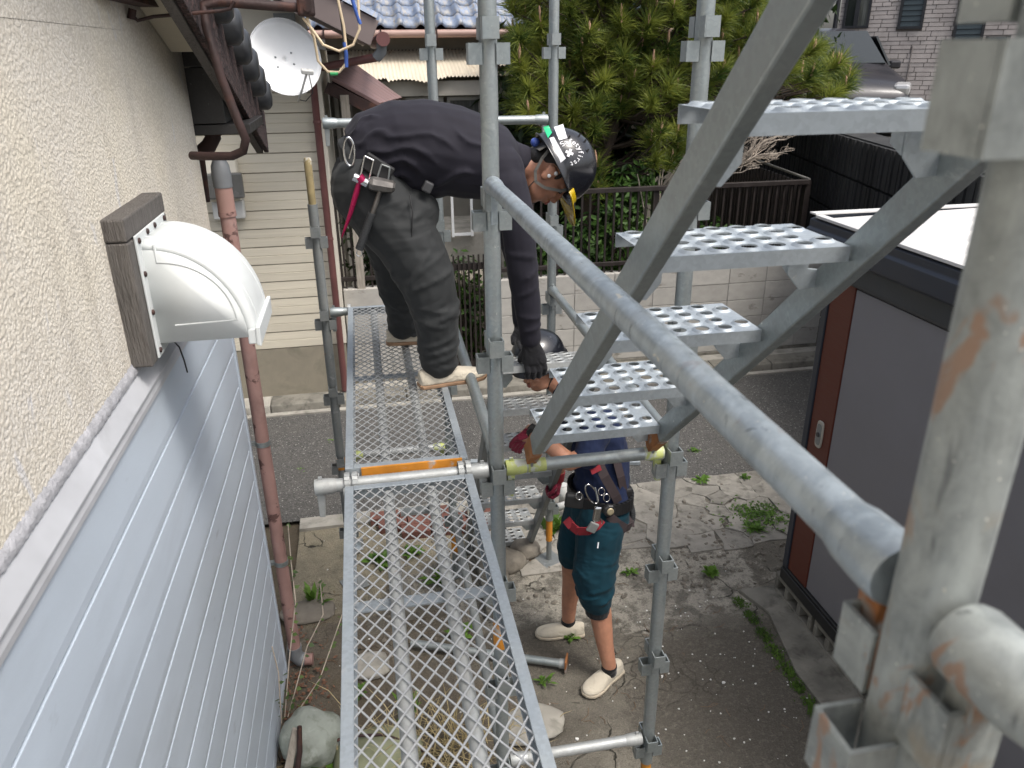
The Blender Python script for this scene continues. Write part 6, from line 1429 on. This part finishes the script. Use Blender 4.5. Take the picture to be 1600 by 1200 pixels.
for A in (legR, legL):
    for k in range(15):
        t_ = rsf.uniform(0.6, 5.6); a0 = rsf.uniform(0, 6.28); arm_fold(mb, A, t_, a0, a0 + rsf.uniform(1.2, 2.4), rsf.uniform(.007, .012), rsf.uniform(-.14, .14), 0.98)
    for t_ in (4.9, 5.3, 5.7, 3.0, 2.7) if A is legR else (4.0, 4.5):
        for sg in (0.2, 3.0): arm_fold(mb, A, t_, sg, sg + 2.4, .008, .05 * (1 if sg < 1 else -1), 0.99)
ellipsoid(mb, V(0.165, 2.93, 2.41), (0.11, 0.13, 0.10)); ellipsoid(mb, V(0.14, 3.1, 2.42), (0.10, 0.10, 0.10))
ellipsoid(mb, V(0.235, 2.82, 1.838), (0.078, 0.075, 0.028)); ellipsoid(mb, V(0.12, 3.315, 1.83), (0.070, 0.068, 0.028))
organic('trousers', mb, TROUS, w1, 0.007, 5, (0.10, 0.012))
shoe(w1, (0.150, 2.795, DZ), (0.97, 0.22, 0), 0.275, CANVAS, SOLE_B); shoe(w1, (0.045, 3.325, DZ), (1.0, -0.05, 0), 0.27, CANVAS, SOLE_B)
for p in ((0.225, 2.815, 1.82), (0.12, 3.315, 1.82)):
    mb = MB(); mb.tube([V(*p) - V(0, 0, .015), V(*p) + V(0, 0, .02)], 0.038, 14); mb.obj('sock', BLACKC, w1)
# gloves
def glove(parent, palm, knk, fdir, curl, across, mat, thumb, L=0.07, name='glove', k=1.0, spread=0.021):
    """palm = wrist point, knk = knuckle centre, fingers start across knk and follow the curl points (offsets)"""
    mb = MB(); palm, knk, across = Vector(palm), Vector(knk), Vector(across).normalized()
    slabs(mb, [(palm - (knk - palm) * 0.45, across * 0.034 * k, fdir * 0.030 * k), (palm, across * 0.034 * k, fdir * 0.028 * k), (palm.lerp(knk, .5), across * 0.044 * k, fdir * 0.024 * k), (knk, across * 0.046 * k, fdir * 0.020 * k), (knk + (knk - palm) * .12, across * 0.042 * k, fdir * 0.014 * k)], 16)
    for i, ln in enumerate((0.92, 1.0, 0.97, 0.80)):
        b = knk + across * ((i - 1.5) * spread * k); pts = [(b - (knk - palm) * .15, 0.0112 * k), (b, 0.0112 * k)]
        for j, c in enumerate(curl): pts.append((b + Vector(c) * ln * k, (0.0105, 0.0098, 0.0085, .008)[j] * k))
        chain(mb, pts, 10)
    chain(mb, [(Vector(p), r) for p, r in thumb], 10)
    return organic(name, mb, mat, parent, 0.0034, 4)
glove(w1, (0.592, 2.782, 1.900), (0.604, 2.765, 1.832), V(0, 1, 0), ((0.004, -0.016, -0.030), (0.004, -0.006, -0.056), (0.002, 0.022, -0.058)), (1, 0, 0.05), BLACKC, [((0.575, 2.785, 1.885), 0.014), ((0.552, 2.782, 1.855), 0.013), ((0.550, 2.795, 1.832), 0.011), ((0.565, 2.812, 1.826), 0.010)], k=1.1)
glove(w1, (0.605, 3.02, 1.895), (0.612, 2.99, 1.845), V(0, 1, 0), ((0.0, -0.03, -0.012), (0.0, -0.055, -0.014), (0.0, -0.07, -0.02)), (1, 0, 0.0), BLACKC, [((0.585, 3.01, 1.885), 0.014), ((0.56, 2.99, 1.86), 0.012), ((0.555, 2.96, 1.845), 0.010)])
# face, hair, helmet
face_bits(w1, P1)
mb = MB(); s_ = ax1[1]
ellipsoid(mb, P1(-0.034, 0, 0.036), (0.080, 0.0785, 0.070), ax1); ellipsoid(mb, P1(-0.068, 0, -0.012), (0.040, 0.052, 0.045), ax1)
for sg in (-1, 1): ellipsoid(mb, P1(0.022, sg * 0.066, 0.022), (0.010, 0.011, 0.026), ax1)
organic('hair', mb, HAIR, w1, 0.006, 2)
HR = (0.142, 0.120, 0.142); hcb = hc1 + u1.normalized() * 0.046 + V(0.003, -0.002, 0)
hm, hax = helmet(w1, hcb, f1, u1, HR)
ff, ss, uu = hax
# peak and amber visor at the front edge
def brim(a, up=-0.024, k=1.08, ex=0.0): return hcb + ff * ((HR[0] * k + ex) * math.cos(a)) + ss * ((HR[1] * k + ex * .5) * math.sin(a)) + uu * up
mb = MB(); A_ = [rad(x) for x in range(-62, 63, 8)]
P = [brim(a, -0.004, 1.035) for a in A_] + [brim(a, -0.026, 1.09) for a in A_] + [brim(a, -0.050 * max(0.25, math.cos(a)), 1.09, 0.075 * max(0, math.cos(a))) for a in A_]; n = len(A_)
mb.add(P, [(j * n + i, j * n + i + 1, (j + 1) * n + i + 1, (j + 1) * n + i) for j in range(2) for i in range(n - 1)], True)
o = mb.obj('visor', AMBER, hm); md = o.modifiers.new('s', 'SOLIDIFY'); md.thickness = 0.003
for (sg, pts) in ((1, 0), (-1, 0)):
    mb = MB(); yy = ss * (sg * 0.083)
    a0 = hc1 + u1.normalized() * 0.03; q = lambda a, d: hc1 + f1.normalized() * a + uu * d + yy
    ribbon(mb, [q(-0.085, 0.028), q(-0.070, -0.010), q(-0.040, -0.055), q(-0.005, -0.070), q(0.030, -0.070 + .02), q(0.070, 0.000), q(0.075, 0.02)], 0.011, ss * sg); mb.obj('chin_strap', STRAPG, hm)
mb = MB(); ribbon(mb, [hc1 + f1.normalized() * -0.01 + uu * -0.07 + ss * 0.08, hc1 + f1.normalized() * 0.02 + uu * -0.125 + ss * 0.03, hc1 + f1.normalized() * 0.02 + uu * -0.125 - ss * 0.03, hc1 + f1.normalized() * -0.01 + uu * -0.07 - ss * 0.08], 0.014, f1); mb.obj('chin_strap', STRAPG, hm)
mb = MB(); ribbon(mb, [hc1 - f1.normalized() * 0.10 + ss * b + uu * 0.005 for b in (-0.08, -0.04, 0, 0.04, 0.08)], 0.03, -f1.normalized(), 0.005); mb.obj('headband', STRAPG, hm)
mb = MB(); ellipsoid(mb, hc1 - f1.normalized() * 0.118 + uu * 0.005 - ss * .02, (0.018, 0.022, 0.018)); mb.obj('adjuster_knob', pmat('blue_knob', (0.08, 0.14, 0.5), 0.4), hm)
hel_ax = (ff, ss, uu); Rr = tuple(x + 0.0018 for x in HR)
def decal(name, pix, mat):
    mb = MB(); n = 5; q = pix; P = []
    for j in range(n + 1):
        for i in range(n + 1):
            a = (q[0][0] + (q[1][0] - q[0][0]) * i / n, q[0][1] + (q[1][1] - q[0][1]) * i / n); b = (q[3][0] + (q[2][0] - q[3][0]) * i / n, q[3][1] + (q[2][1] - q[3][1]) * i / n)
            P.append(ellray(a[0] + (b[0] - a[0]) * j / n, a[1] + (b[1] - a[1]) * j / n, hcb, Rr, hel_ax))
    mb.add(P, [(j * (n + 1) + i, j * (n + 1) + i + 1, (j + 1) * (n + 1) + i + 1, (j + 1) * (n + 1) + i) for j in range(n) for i in range(n)], True); mb.obj(name, mat, hm)
def cp(x, y): return (780 + x / 7.06, 170 + y / 7.06)
decal('sticker', [cp(484, 200), cp(545, 182), cp(582, 262), cp(538, 322)], GREENST)
decal('sticker', [cp(602, 200), cp(705, 168), cp(750, 322), cp(662, 348)], STICKER)
decal('sticker', [cp(553, 322), cp(602, 308), cp(735, 548), cp(672, 600)], STICKER)
def glyph(ch, size):
    cu = bpy.data.curves.new('glyph', 'FONT'); cu.body = ch; cu.size = size; cu.align_x = 'CENTER'; ob = bpy.data.objects.new('glyph', cu); COL.objects.link(ob)
    dg = bpy.context.evaluated_depsgraph_get(); me = ob.evaluated_get(dg).to_mesh(); vs_ = [tuple(v.co) for v in me.vertices]; fs_ = [tuple(p.vertices) for p in me.polygons]
    ob.evaluated_get(dg).to_mesh_clear(); bpy.data.objects.remove(ob); bpy.data.curves.remove(cu); return vs_, fs_
mb = MB(); word = 'Safetyfirst'
for i, ch in enumerate(word):
    a = rad(128 - (206 / 10) * i); cx, cy = cp(775, 487); rr = 100 / 7.06; vs_, fs_ = glyph(ch, 11.5)
    P = []
    for x, y, z in vs_:
        r_ = rr + y; th = a - x * 1.12 / (rr + 2.5); P.append(ellray(cx + r_ * math.cos(th), cy - r_ * math.sin(th), hcb, Rr, hel_ax))
    mb.add(P, fs_)
for wx, wy in ((6.3, 2.1), (2.1, 6.3)):
    cx, cy = cp(775, 485); t = rad(22); P = [ellray(cx + (x * math.cos(t) - y * math.sin(t)), cy + (x * math.sin(t) + y * math.cos(t)), hcb, tuple(x_ + (.0003 if wx > 3 else 0.0006) for x_ in Rr), hel_ax) for x, y in ((-wx, -wy), (wx, -wy), (wx, wy), (-wx, wy))]
    mb.add(P, [(0, 1, 2, 3)])
mb.obj('lettering', LETTER, hm)
for u_, v_ in ((914, 221), (918, 236), (905, 212), (889, 215)):
    p = ellray(u_, v_, hcb, Rr, hel_ax); mb = MB(); mb.box(p, (0.006, 0.004, 0.016), (0, 0.5, 0)); mb.obj('vent_slot', BLACK, hm)
for u_, v_ in ((868.5, 271), (858, 274.5)):
    p = aty(u_, v_, 2.875); mb = MB(); ellipsoid(mb, p, (0.008, 0.005, 0.008)); mb.obj('rivet', WHITE, hm)
# tool belt and hanging tools
mb = MB(); bc = V(0.050, 3.02, 2.515); bd = V(math.cos(-0.85), 0, math.sin(-0.85))
nrm = V(math.sin(0.85), 0, math.cos(0.85)); tb = bd
ring = []
for j in range(40):
    a = 2 * math.pi * j / 40; ring.append(bc + tb * (0.130 * math.cos(a)) + V(0, 0.190 * math.sin(a), 0))
for w_, th in ((0.052, 0.010),):
    for j in range(40):
        a_, b_ = ring[j], ring[(j + 1) % 40]; o_ = ((a_ + b_) / 2 - bc).normalized(); e = (b_ - a_).normalized() * .003
        mb.beam(a_ - e, b_ + e, w_, th, o_)
belt = mb.obj('tool_belt', BLACK, w1)
YT = 2.80
def px(u, v, y=YT): return aty(u, v, y)
mb = MB(); mb.box(px(668, 292, 2.83), (0.035, 0.03, 0.04), (0, 0.5, 0)); mb.obj('buckle', DKGREY, belt, bevel=0.006)
mb = MB(); mb.box(px(590, 262, 2.815), (0.11, 0.02, 0.06), (0, 0.6, 0)); mb.obj('tool_holster', BLACK, belt, bevel=0.006)
def loop(pts, r, name, mat, parent=None):
    mb = MB(); mb.tube([Vector(p) for p in pts], r, 8, closed=True); return mb.obj(name, mat, parent)
cb = thing('carabiner', 'steel oval carabiner on the bending worker\'s belt at the hip', 'carabiner', tuple(px(546, 237, 2.83)))
Pc = [px(546 + 8 * math.cos(a) * 1.0 - 8 * math.sin(a) * 0.95 * -1 * -0.35, 237 - 22 * math.sin(a) - 3 * math.cos(a), 2.835) + V(0, 0, 0) for a in [2 * math.pi * k / 20 for k in range(20)]]
loop(Pc, 0.0042, 'frame', CHROME, cb)
mb = MB(); mb.tube([px(552, 225, 2.828), px(546, 248, 2.828)], 0.0035, 8); mb.obj('gate', CHROME, cb)
hk = thing('tool_hook', 'silver rectangular tool hook on the belt above the ratchet wrench', 'hook', tuple(px(573, 262)))
mb = MB(); Q = [px(563, 278), px(570, 244), px(584, 251), px(577, 280)]
for a_, b_ in zip(Q, Q[1:]): mb.tube([a_, b_], 0.0038, 8)
mb.obj('frame', CHROME, hk)
hk2 = thing('tool_hook', 'dark rectangular tool hook on the belt above the hammer', 'hook', tuple(px(600, 272)))
mb = MB(); Q = [px(588, 282), px(596, 257), px(609, 262), px(606, 285)]
for a_, b_ in zip(Q, Q[1:]): mb.tube([a_, b_], 0.0034, 8)
mb.obj('frame', GALV_D, hk2)
rw_ = thing('ratchet_wrench', 'magenta scaffold ratchet wrench with chrome socket hanging from the belt', 'wrench', tuple(px(566, 280, 2.775)))
mb = MB(); mb.tube([px(552, 276, 2.775), px(574, 287, 2.775)], 0.0155, 16); mb.obj('socket', CHROME, rw_)
mb = MB(); mb.tube([px(560, 276, 2.775), px(566, 284, 2.775)], 0.0175, 16); mb.obj('ratchet_head', MAGENTA, rw_)
mb = MB(); mb.tube([px(561, 285, 2.775), px(557, 300, 2.775), px(548, 332, 2.775), px(541, 352, 2.775), px(534, 371, 2.775)], [0.009, 0.0105, 0.0085, 0.006, 0.002], 10); mb.obj('handle', MAGENTA, rw_)
hmr = thing('hammer', 'lump hammer with wrapped black grip hanging from the bending worker\'s belt', 'hammer', tuple(px(597, 290, 2.765)))
mb = MB(); a_, b_ = px(577, 286, 2.765), px(617, 293, 2.765); mb.tube([a_, a_.lerp(b_, .12), a_.lerp(b_, .5), a_.lerp(b_, .9), b_], [0.021, 0.025, 0.0255, 0.022, 0.014], 8, sm=False); mb.obj('head', STEELD, hmr)
mb = MB(); mb.tube([px(596, 292, 2.765), px(588, 316, 2.765), px(581, 336, 2.765)], 0.0085, 10); mb.obj('shaft', STEELD, hmr)
mb = MB(); g0, g1 = px(581, 333, 2.765), px(561, 390, 2.765)
for k in range(15):
    c = g0.lerp(g1, k / 15); d = g0.lerp(g1, (k + .85) / 15); mb.tube([c, d], [0.0135 + .001 * (k > 12), 0.0148], 10)
mb.tube([g0, g1], 0.0125, 10); mb.obj('grip', GRIPB, hmr)
loop([g1 + V(0.010 * math.cos(a), 0, -0.012 + 0.012 * math.sin(a)) for a in [2 * math.pi * k / 12 for k in range(12)]], 0.0022, 'ring', CHROME, hmr)
mb = MB(); mb.tube([px(640, 305, 2.79), px(645, 330, 2.765), px(644, 360, 2.755), px(643, 373, 2.755)], 0.0025, 6); tag(mb.obj('cord', BLACK), 'short black drawcord hanging on the trouser front of the bending worker', 'cord')

# ---- the worker on the ground --------------------------------------------------------------------
w2 = thing('person', 'worker in navy shirt, teal shorts and red gloves standing behind the lower stair', 'person', (0.95, 3.1, 0.0))
hc2, f2, u2 = V(0.738, 3.27, 1.615), V(-0.80, -0.56, -0.28), V(-0.22, -0.1, 0.97)
body = MB(); ax2, P2 = head_shape(body, hc2, f2, u2)
chain(body, [(V(0.92, 3.25, 1.42), 0.06), (V(0.85, 3.26, 1.49), 0.056), (V(0.78, 3.265, 1.555), 0.054)])
fw = V(-0.90, -0.42, 0).normalized(); sd2 = V(-fw.y, fw.x, 0)
T2 = [(V(1.00, 3.10, 0.86), 0.165, 0.115), (V(1.005, 3.11, 0.95), 0.165, 0.118), (V(1.015, 3.13, 1.06), 0.155, 0.112), (V(1.01, 3.16, 1.18), 0.165, 0.118), (V(0.985, 3.19, 1.30), 0.180, 0.118), (V(0.955, 3.22, 1.39), 0.175, 0.098), (V(0.92, 3.24, 1.445), 0.09, 0.07)]
slabs(body, [(c, sd2 * a * .85, fw * b * .85) for c, a, b in T2])
shL, shR = V(0.965, 3.055, 1.375), V(0.945, 3.385, 1.375)
hl = aty(812, 690, 3.165); wl_ = aty(829, 672, 3.15)
hr_ = atx(861, 790, 0.880); hr_ = V(0.885, 3.50, 0.80)
aL = [(shL, 0.062), (V(0.90, 2.985, 1.27), 0.052), (V(0.82, 3.00, 1.235), 0.044), (wl_.lerp(V(0.82, 3.0, 1.235), .4), 0.038), (wl_, 0.029), (hl.lerp(wl_, .5), 0.03)]
aR = [(shR, 0.062), (V(0.94, 3.44, 1.22), 0.052), (V(0.925, 3.47, 1.08), 0.044), (V(0.90, 3.49, 0.95), 0.036), (V(0.888, 3.50, 0.86), 0.029), (V(0.885, 3.50, 0.82), 0.03)]
ankL = atz(952, 1040, 0.09); ankR = atz(888, 968, 0.09)
lgL = [(V(0.985, 3.02, 0.88), 0.092), (V(0.955, 2.99, 0.70), 0.086), (V(0.950, 2.965, 0.53), 0.066), (ankL.lerp(V(0.95, 2.965, 0.50), .68) + V(.01, .01, 0), 0.056), (ankL.lerp(V(0.95, 2.965, 0.5), .3), 0.043), (ankL, 0.036), (ankL - V(0, 0, .05), 0.036)]
lgR = [(V(0.98, 3.19, 0.88), 0.092), (V(0.94, 3.22, 0.70), 0.086), (V(0.915, 3.24, 0.53), 0.066), (ankR.lerp(V(0.91, 3.25, 0.50), .68) + V(.01, 0, 0), 0.056), (ankR.lerp(V(0.91, 3.25, 0.5), .3), 0.043), (ankR, 0.036), (ankR - V(0, 0, .05), 0.036)]
for A in (aL, aR, lgL, lgR): chain(body, A)
organic('body', body, SKIN, w2, 0.006, 4)
mb = MB(); slabs(mb, [(c, sd2 * a, fw * b) for c, a, b in T2[1:]])
for sh_, nx in ((shL, aL[1][0]), (shR, aR[1][0])): chain(mb, [(sh_, 0.075), (sh_.lerp(nx, .5), 0.070), (nx, 0.066)]); 
chain(mb, [(V(0.915, 3.245, 1.44), 0.075), (V(0.865, 3.255, 1.485), 0.070), (V(0.84, 3.26, 1.51), 0.066)])
organic('work_shirt', mb, NAVY, w2, 0.008, 6, (0.06, 0.018))
mb = MB(); slabs(mb, [(c, sd2 * (a + .006), fw * (b + .008)) for c, a, b in [(V(1.00, 3.10, 0.80), 0.13, 0.11)] + T2[:2]])
chain(mb, [(lgL[0][0], 0.118), (V(0.965, 2.995, 0.74), 0.112), (V(0.945, 2.968, 0.60), 0.106), (V(0.950, 2.955, 0.50), 0.088), (V(0.965, 2.955, 0.455), 0.072)])
SL = [(lgL[0][0], 0.118), (V(0.965, 2.995, 0.74), 0.112), (V(0.945, 2.968, 0.60), 0.106), (V(0.950, 2.955, 0.50), 0.088)]
for k in range(12):
    t_ = rsf.uniform(0.4, 2.9); a0 = rsf.uniform(0, 6.28); arm_fold(mb, SL, t_, a0, a0 + rsf.uniform(1.2, 2.4), rsf.uniform(.007, .012), rsf.uniform(-.08, .08), 0.98)
chain(mb, [(lgR[0][0], 0.115), (V(0.945, 3.21, 0.74), 0.108), (V(0.918, 3.235, 0.60), 0.096), (V(0.912, 3.245, 0.53), 0.078)])
organic('work_shorts', mb, TEAL, w2, 0.008, 6, (0.08, 0.012))
mb = MB(); mb.tube([V(0.967, 2.957, 0.395), V(0.965, 2.955, 0.43)], 0.063, 18); mb.obj('cuff', BLACKC, w2)
tdL = (atz(905, 1085, 0) - atz(975, 1030, 0)); tdR = (atz(835, 985, 0) - atz(910, 982, 0))
hL = atz(968, 1046, 0.0); hR = atz(912, 990, 0.0)
shoe(w2, hL + V(0, 0, 0.004), tdL, 0.27, CANVAS, SOLE, sc=1.1); shoe(w2, hR + V(0, 0, 0.004), tdR, 0.265, CANVAS, SOLE, sc=1.05)
for a_ in (ankL, ankR):
    mb = MB(); mb.tube([V(a_.x, a_.y, 0.045), V(a_.x, a_.y, 0.092)], [0.040, 0.0395], 16); mb.obj('sock', BLACKC, w2)
dLh = (hl - wl_).normalized()
glove(w2, wl_.lerp(hl, .35), hl, V(0.2, -0.8, 0.5).normalized(), (V(-0.02, 0.005, -0.026), V(-0.022, 0.015, -0.05), V(-0.012, 0.03, -0.058)), V(-0.55, -0.25, 0.45), GLOVE_R, [(wl_.lerp(hl, .5) + V(0, -.02, .01), 0.014), (wl_.lerp(hl, .9) + V(-.01, -.03, .025), 0.012), (hl + V(-.03, -.015, .02), 0.010)], k=1.05)
glove(w2, (0.886, 3.50, 0.845), (0.882, 3.505, 0.775), V(-1, 0, 0), (V(-0.026, 0.0, -0.020), V(-0.046, 0.003, -0.010), V(-0.050, 0.003, 0.012)), V(0, 1, 0.1), GLOVE_R, [((0.880, 3.475, 0.83), 0.014), ((0.855, 3.460, 0.80), 0.012), ((0.838, 3.465, 0.785), 0.010)], k=1.0)
mb = MB(); mb.tube([(0.888, 3.50, 0.845), (0.893, 3.498, 0.90)], [0.036, 0.038], 14); mb.obj('glove_cuff', REDWEB, w2)
wt = MB(); d_ = (wl_ - aL[3][0]).normalized(); wt.tube([wl_ - d_ * 0.016, wl_ + d_ * 0.010], 0.0325, 16); wt.box(wl_ + V(-.004, -.03, .012), (0.032, 0.014, 0.034), (0.4, 0.5, 0)); wt.obj('wristwatch', BLACK, w2, bevel=0.003)
face_bits(w2, P2)
mb = MB(); ellipsoid(mb, P2(-0.030, 0, 0.030), (0.086, 0.080, 0.078), ax2); ellipsoid(mb, P2(-0.058, 0, -0.025), (0.045, 0.058, 0.045), ax2); organic('hair', mb, HAIR, w2, 0.006, 2)
h2c = hc2 + ax2[2] * 0.045; hm2, hx2 = helmet(w2, h2c, f2, u2, (0.14, 0.118, 0.125))
for sg in (-1, 1): mb = MB(); ribbon(mb, [P2(0.03, sg * .078, 0.02), P2(0.012, sg * .076, -0.05), P2(0.03, sg * .05, -0.105)], 0.012, ax2[1] * sg); mb.obj('chin_strap', BLACK, hm2)
rrs = random.Random(1)
for k in range(4):
    mb = MB(); b = rad(-158 + 8 * k); p = h2c + hx2[0] * (0.1415 * math.cos(rad(38 + 9 * k))) * .93 + hx2[1] * (-0.119 * math.sin(rad(38 + 9 * k))) * .93 + hx2[2] * 0.05
    mb.box(p, (0.010, 0.010, 0.018), (0, 0, .5)); mb.obj('helmet_mark', LETTER, hm2)
# harness: belt, straps, tools
YB = 2.955
mb = MB(); ring = [V(1.005, 3.115, 0.985) + sd2 * (0.178 * math.cos(a)) + fw * (0.132 * math.sin(a)) for a in [2 * math.pi * j / 36 for j in range(36)]]
for j in range(36):
    a_, b_ = ring[j], ring[(j + 1) % 36]; e = (b_ - a_).normalized() * .004; mb.beam(a_ - e, b_ + e, 0.058, 0.014, ((a_ + b_) / 2 - V(1.005, 3.115, .985)).normalized())
hb = mb.obj('harness_belt', BLACK, w2)
def q2(u, v, y=YB): return aty(u, v, y)
mb = MB(); ribbon(mb, [q2(922, 690, 3.02), q2(931, 715, 2.975), q2(945, 745, 2.955), q2(962, 775, 2.965), q2(972, 800, 2.985)], 0.045, (0.15, -1, 0.1), 0.005); mb.obj('shoulder_strap', HARNESS, w2)
mb = MB(); ribbon(mb, [q2(918, 698, 3.0), q2(926, 722, 2.965), q2(932, 737, 2.952)], 0.05, (0.15, -1, 0.1), 0.012); mb.obj('strap_buckle', REDWEB, w2)
mb = MB(); ribbon(mb, [q2(952, 806, 2.925), q2(965, 818, 2.930), q2(978, 826, 2.95), q2(986, 822, 3.0), q2(984, 800, 3.05), q2(975, 760, 3.06)], 0.042, (0.3, -1, 0.0), 0.005); mb.obj('hanging_strap', HARNESS, w2)
mb = MB(); ribbon(mb, [q2(885, 812, 2.98), q2(893, 822, 2.955), q2(903, 830, 2.92), q2(918, 830, 2.895), q2(932, 822, 2.89), q2(940, 812, 2.90)], 0.042, (-0.2, -1, 0.0), 0.005); mb.obj('leg_strap', REDWEB, w2)
mb = MB(); mb.box(q2(926, 824, 2.885), (0.045, 0.014, 0.05), (0, 0.5, 0)); mb.obj('leg_strap_buckle', GALV_D, w2, bevel=0.004)
mb = MB(); ribbon(mb, [q2(955, 690, 3.06), q2(962, 715, 3.0), q2(970, 745, 2.985), q2(975, 770, 3.0)], 0.04, (0.3, -1, 0.1), 0.005); mb.obj('shoulder_strap', HARNESS, w2)
mb = MB(); mb.box(q2(897, 782, 2.96), (0.085, 0.035, 0.07), (0, 0.1, -.3)); mb.obj('tool_pouch', BLACK, hb, bevel=0.01)
mb = MB(); mb.box(q2(975, 775, 3.03), (0.06, 0.06, 0.10), (0, 0.1, .2)); mb.obj('tool_pouch', BLACK, hb, bevel=0.012)
for u_, v_ in ((905, 775), (940, 768), (948, 778)):
    loop([q2(u_ + 5 * math.cos(a), v_ + 6 * math.sin(a), 2.935) for a in [2 * math.pi * k / 12 for k in range(12)]], 0.003, 'ring', CHROME, hb)
c3 = thing('carabiner', 'large steel carabiner hanging from the lower worker\'s harness belt', 'carabiner', tuple(q2(925, 772, 2.93)))
loop([q2(925 + 9 * math.cos(a) + 5 * math.sin(a) * -1, 772 - 15 * math.sin(a) + 2 * math.cos(a), 2.935) for a in [2 * math.pi * k / 18 for k in range(18)]], 0.0045, 'frame', CHROME, c3)
mb = MB(); mb.tube([q2(930, 762, 2.93), q2(934, 782, 2.93)], 0.0035, 8); mb.obj('gate', GALV_D, c3)
c4 = thing('carabiner', 'dark carabiner behind the lower worker\'s back above the orange lanyard', 'carabiner', tuple(q2(977, 745, 3.05)))
loop([q2(977 + 7 * math.cos(a) - 3 * math.sin(a), 745 - 14 * math.sin(a), 3.05) for a in [2 * math.pi * k / 18 for k in range(18)]], 0.0045, 'frame', GALV_D, c4)
mb = MB(); mb.tube([q2(982, 733, 3.045), q2(975, 757, 3.045)], 0.0035, 8); mb.obj('gate', CHROME, c4)
hkk = thing('safety_hook', 'chrome safety hook hanging in front of the lower worker\'s thigh', 'hook', tuple(q2(933, 808, 2.895)))
mb = MB(); mb.box(q2(933, 803, 2.90), (0.034, 0.02, 0.075), (0, 0.12, 0)); mb.obj('body', CHROME, hkk, bevel=0.006)
loop([q2(935 + 6 * math.cos(a), 815 + 6 * math.sin(a), 2.895) for a in [2 * math.pi * k / 12 for k in range(12)]], 0.004, 'eye', CHROME, hkk)
tm_ = thing('tape_measure', 'dark round tape measure clipped at the lower worker\'s hip', 'tape measure', tuple(q2(951, 798, 2.92)))
mb = MB(); p = q2(951, 798, 2.915); mb.lathe([(0.026, 0), (0.030, 0.006), (0.030, 0.026), (0.024, 0.032)], p + V(0, .016, 0), (0.1, -1, 0.15), 8, sm=False); mb.obj('case', BLACK, tm_)
mb = MB(); mb.lathe([(0.018, 0), (0.018, 0.003), (0.012, 0.004)], p + V(.003, -.016, .004), (0.1, -1, 0.15), 12); mb.obj('face', pmat('tape_face', (0.35, 0.3, 0.2), 0.4, .5), tm_)
ln = thing('lanyard', 'orange and black coiled lanyard hanging behind the lower worker\'s hip', 'lanyard', tuple(q2(985, 790, 3.05)))
mb = MB(); mb.tube([q2(978, 762, 3.05), q2(981, 770, 3.05), q2(983, 780, 3.05)], [0.010, 0.012, 0.011], 10); mb.obj('energy_pack', ORANGE, ln)
mb = MB()
for k in range(13): c = q2(983 + 5 * math.sin(k * .22), 782 + 3.0 * k, 3.04); mb.tube([c + V(0, 0, .004), c - V(0, 0, .0035)], [0.014, 0.017], 10)
mb.obj('coil', GRIPB, ln)
mb = MB(); ribbon(mb, [q2(935, 848, 2.845), q2(934, 856, 2.843)], 0.006, (0, -1, 0), 0.001); mb.obj('logo_mark', LETTER, w2)
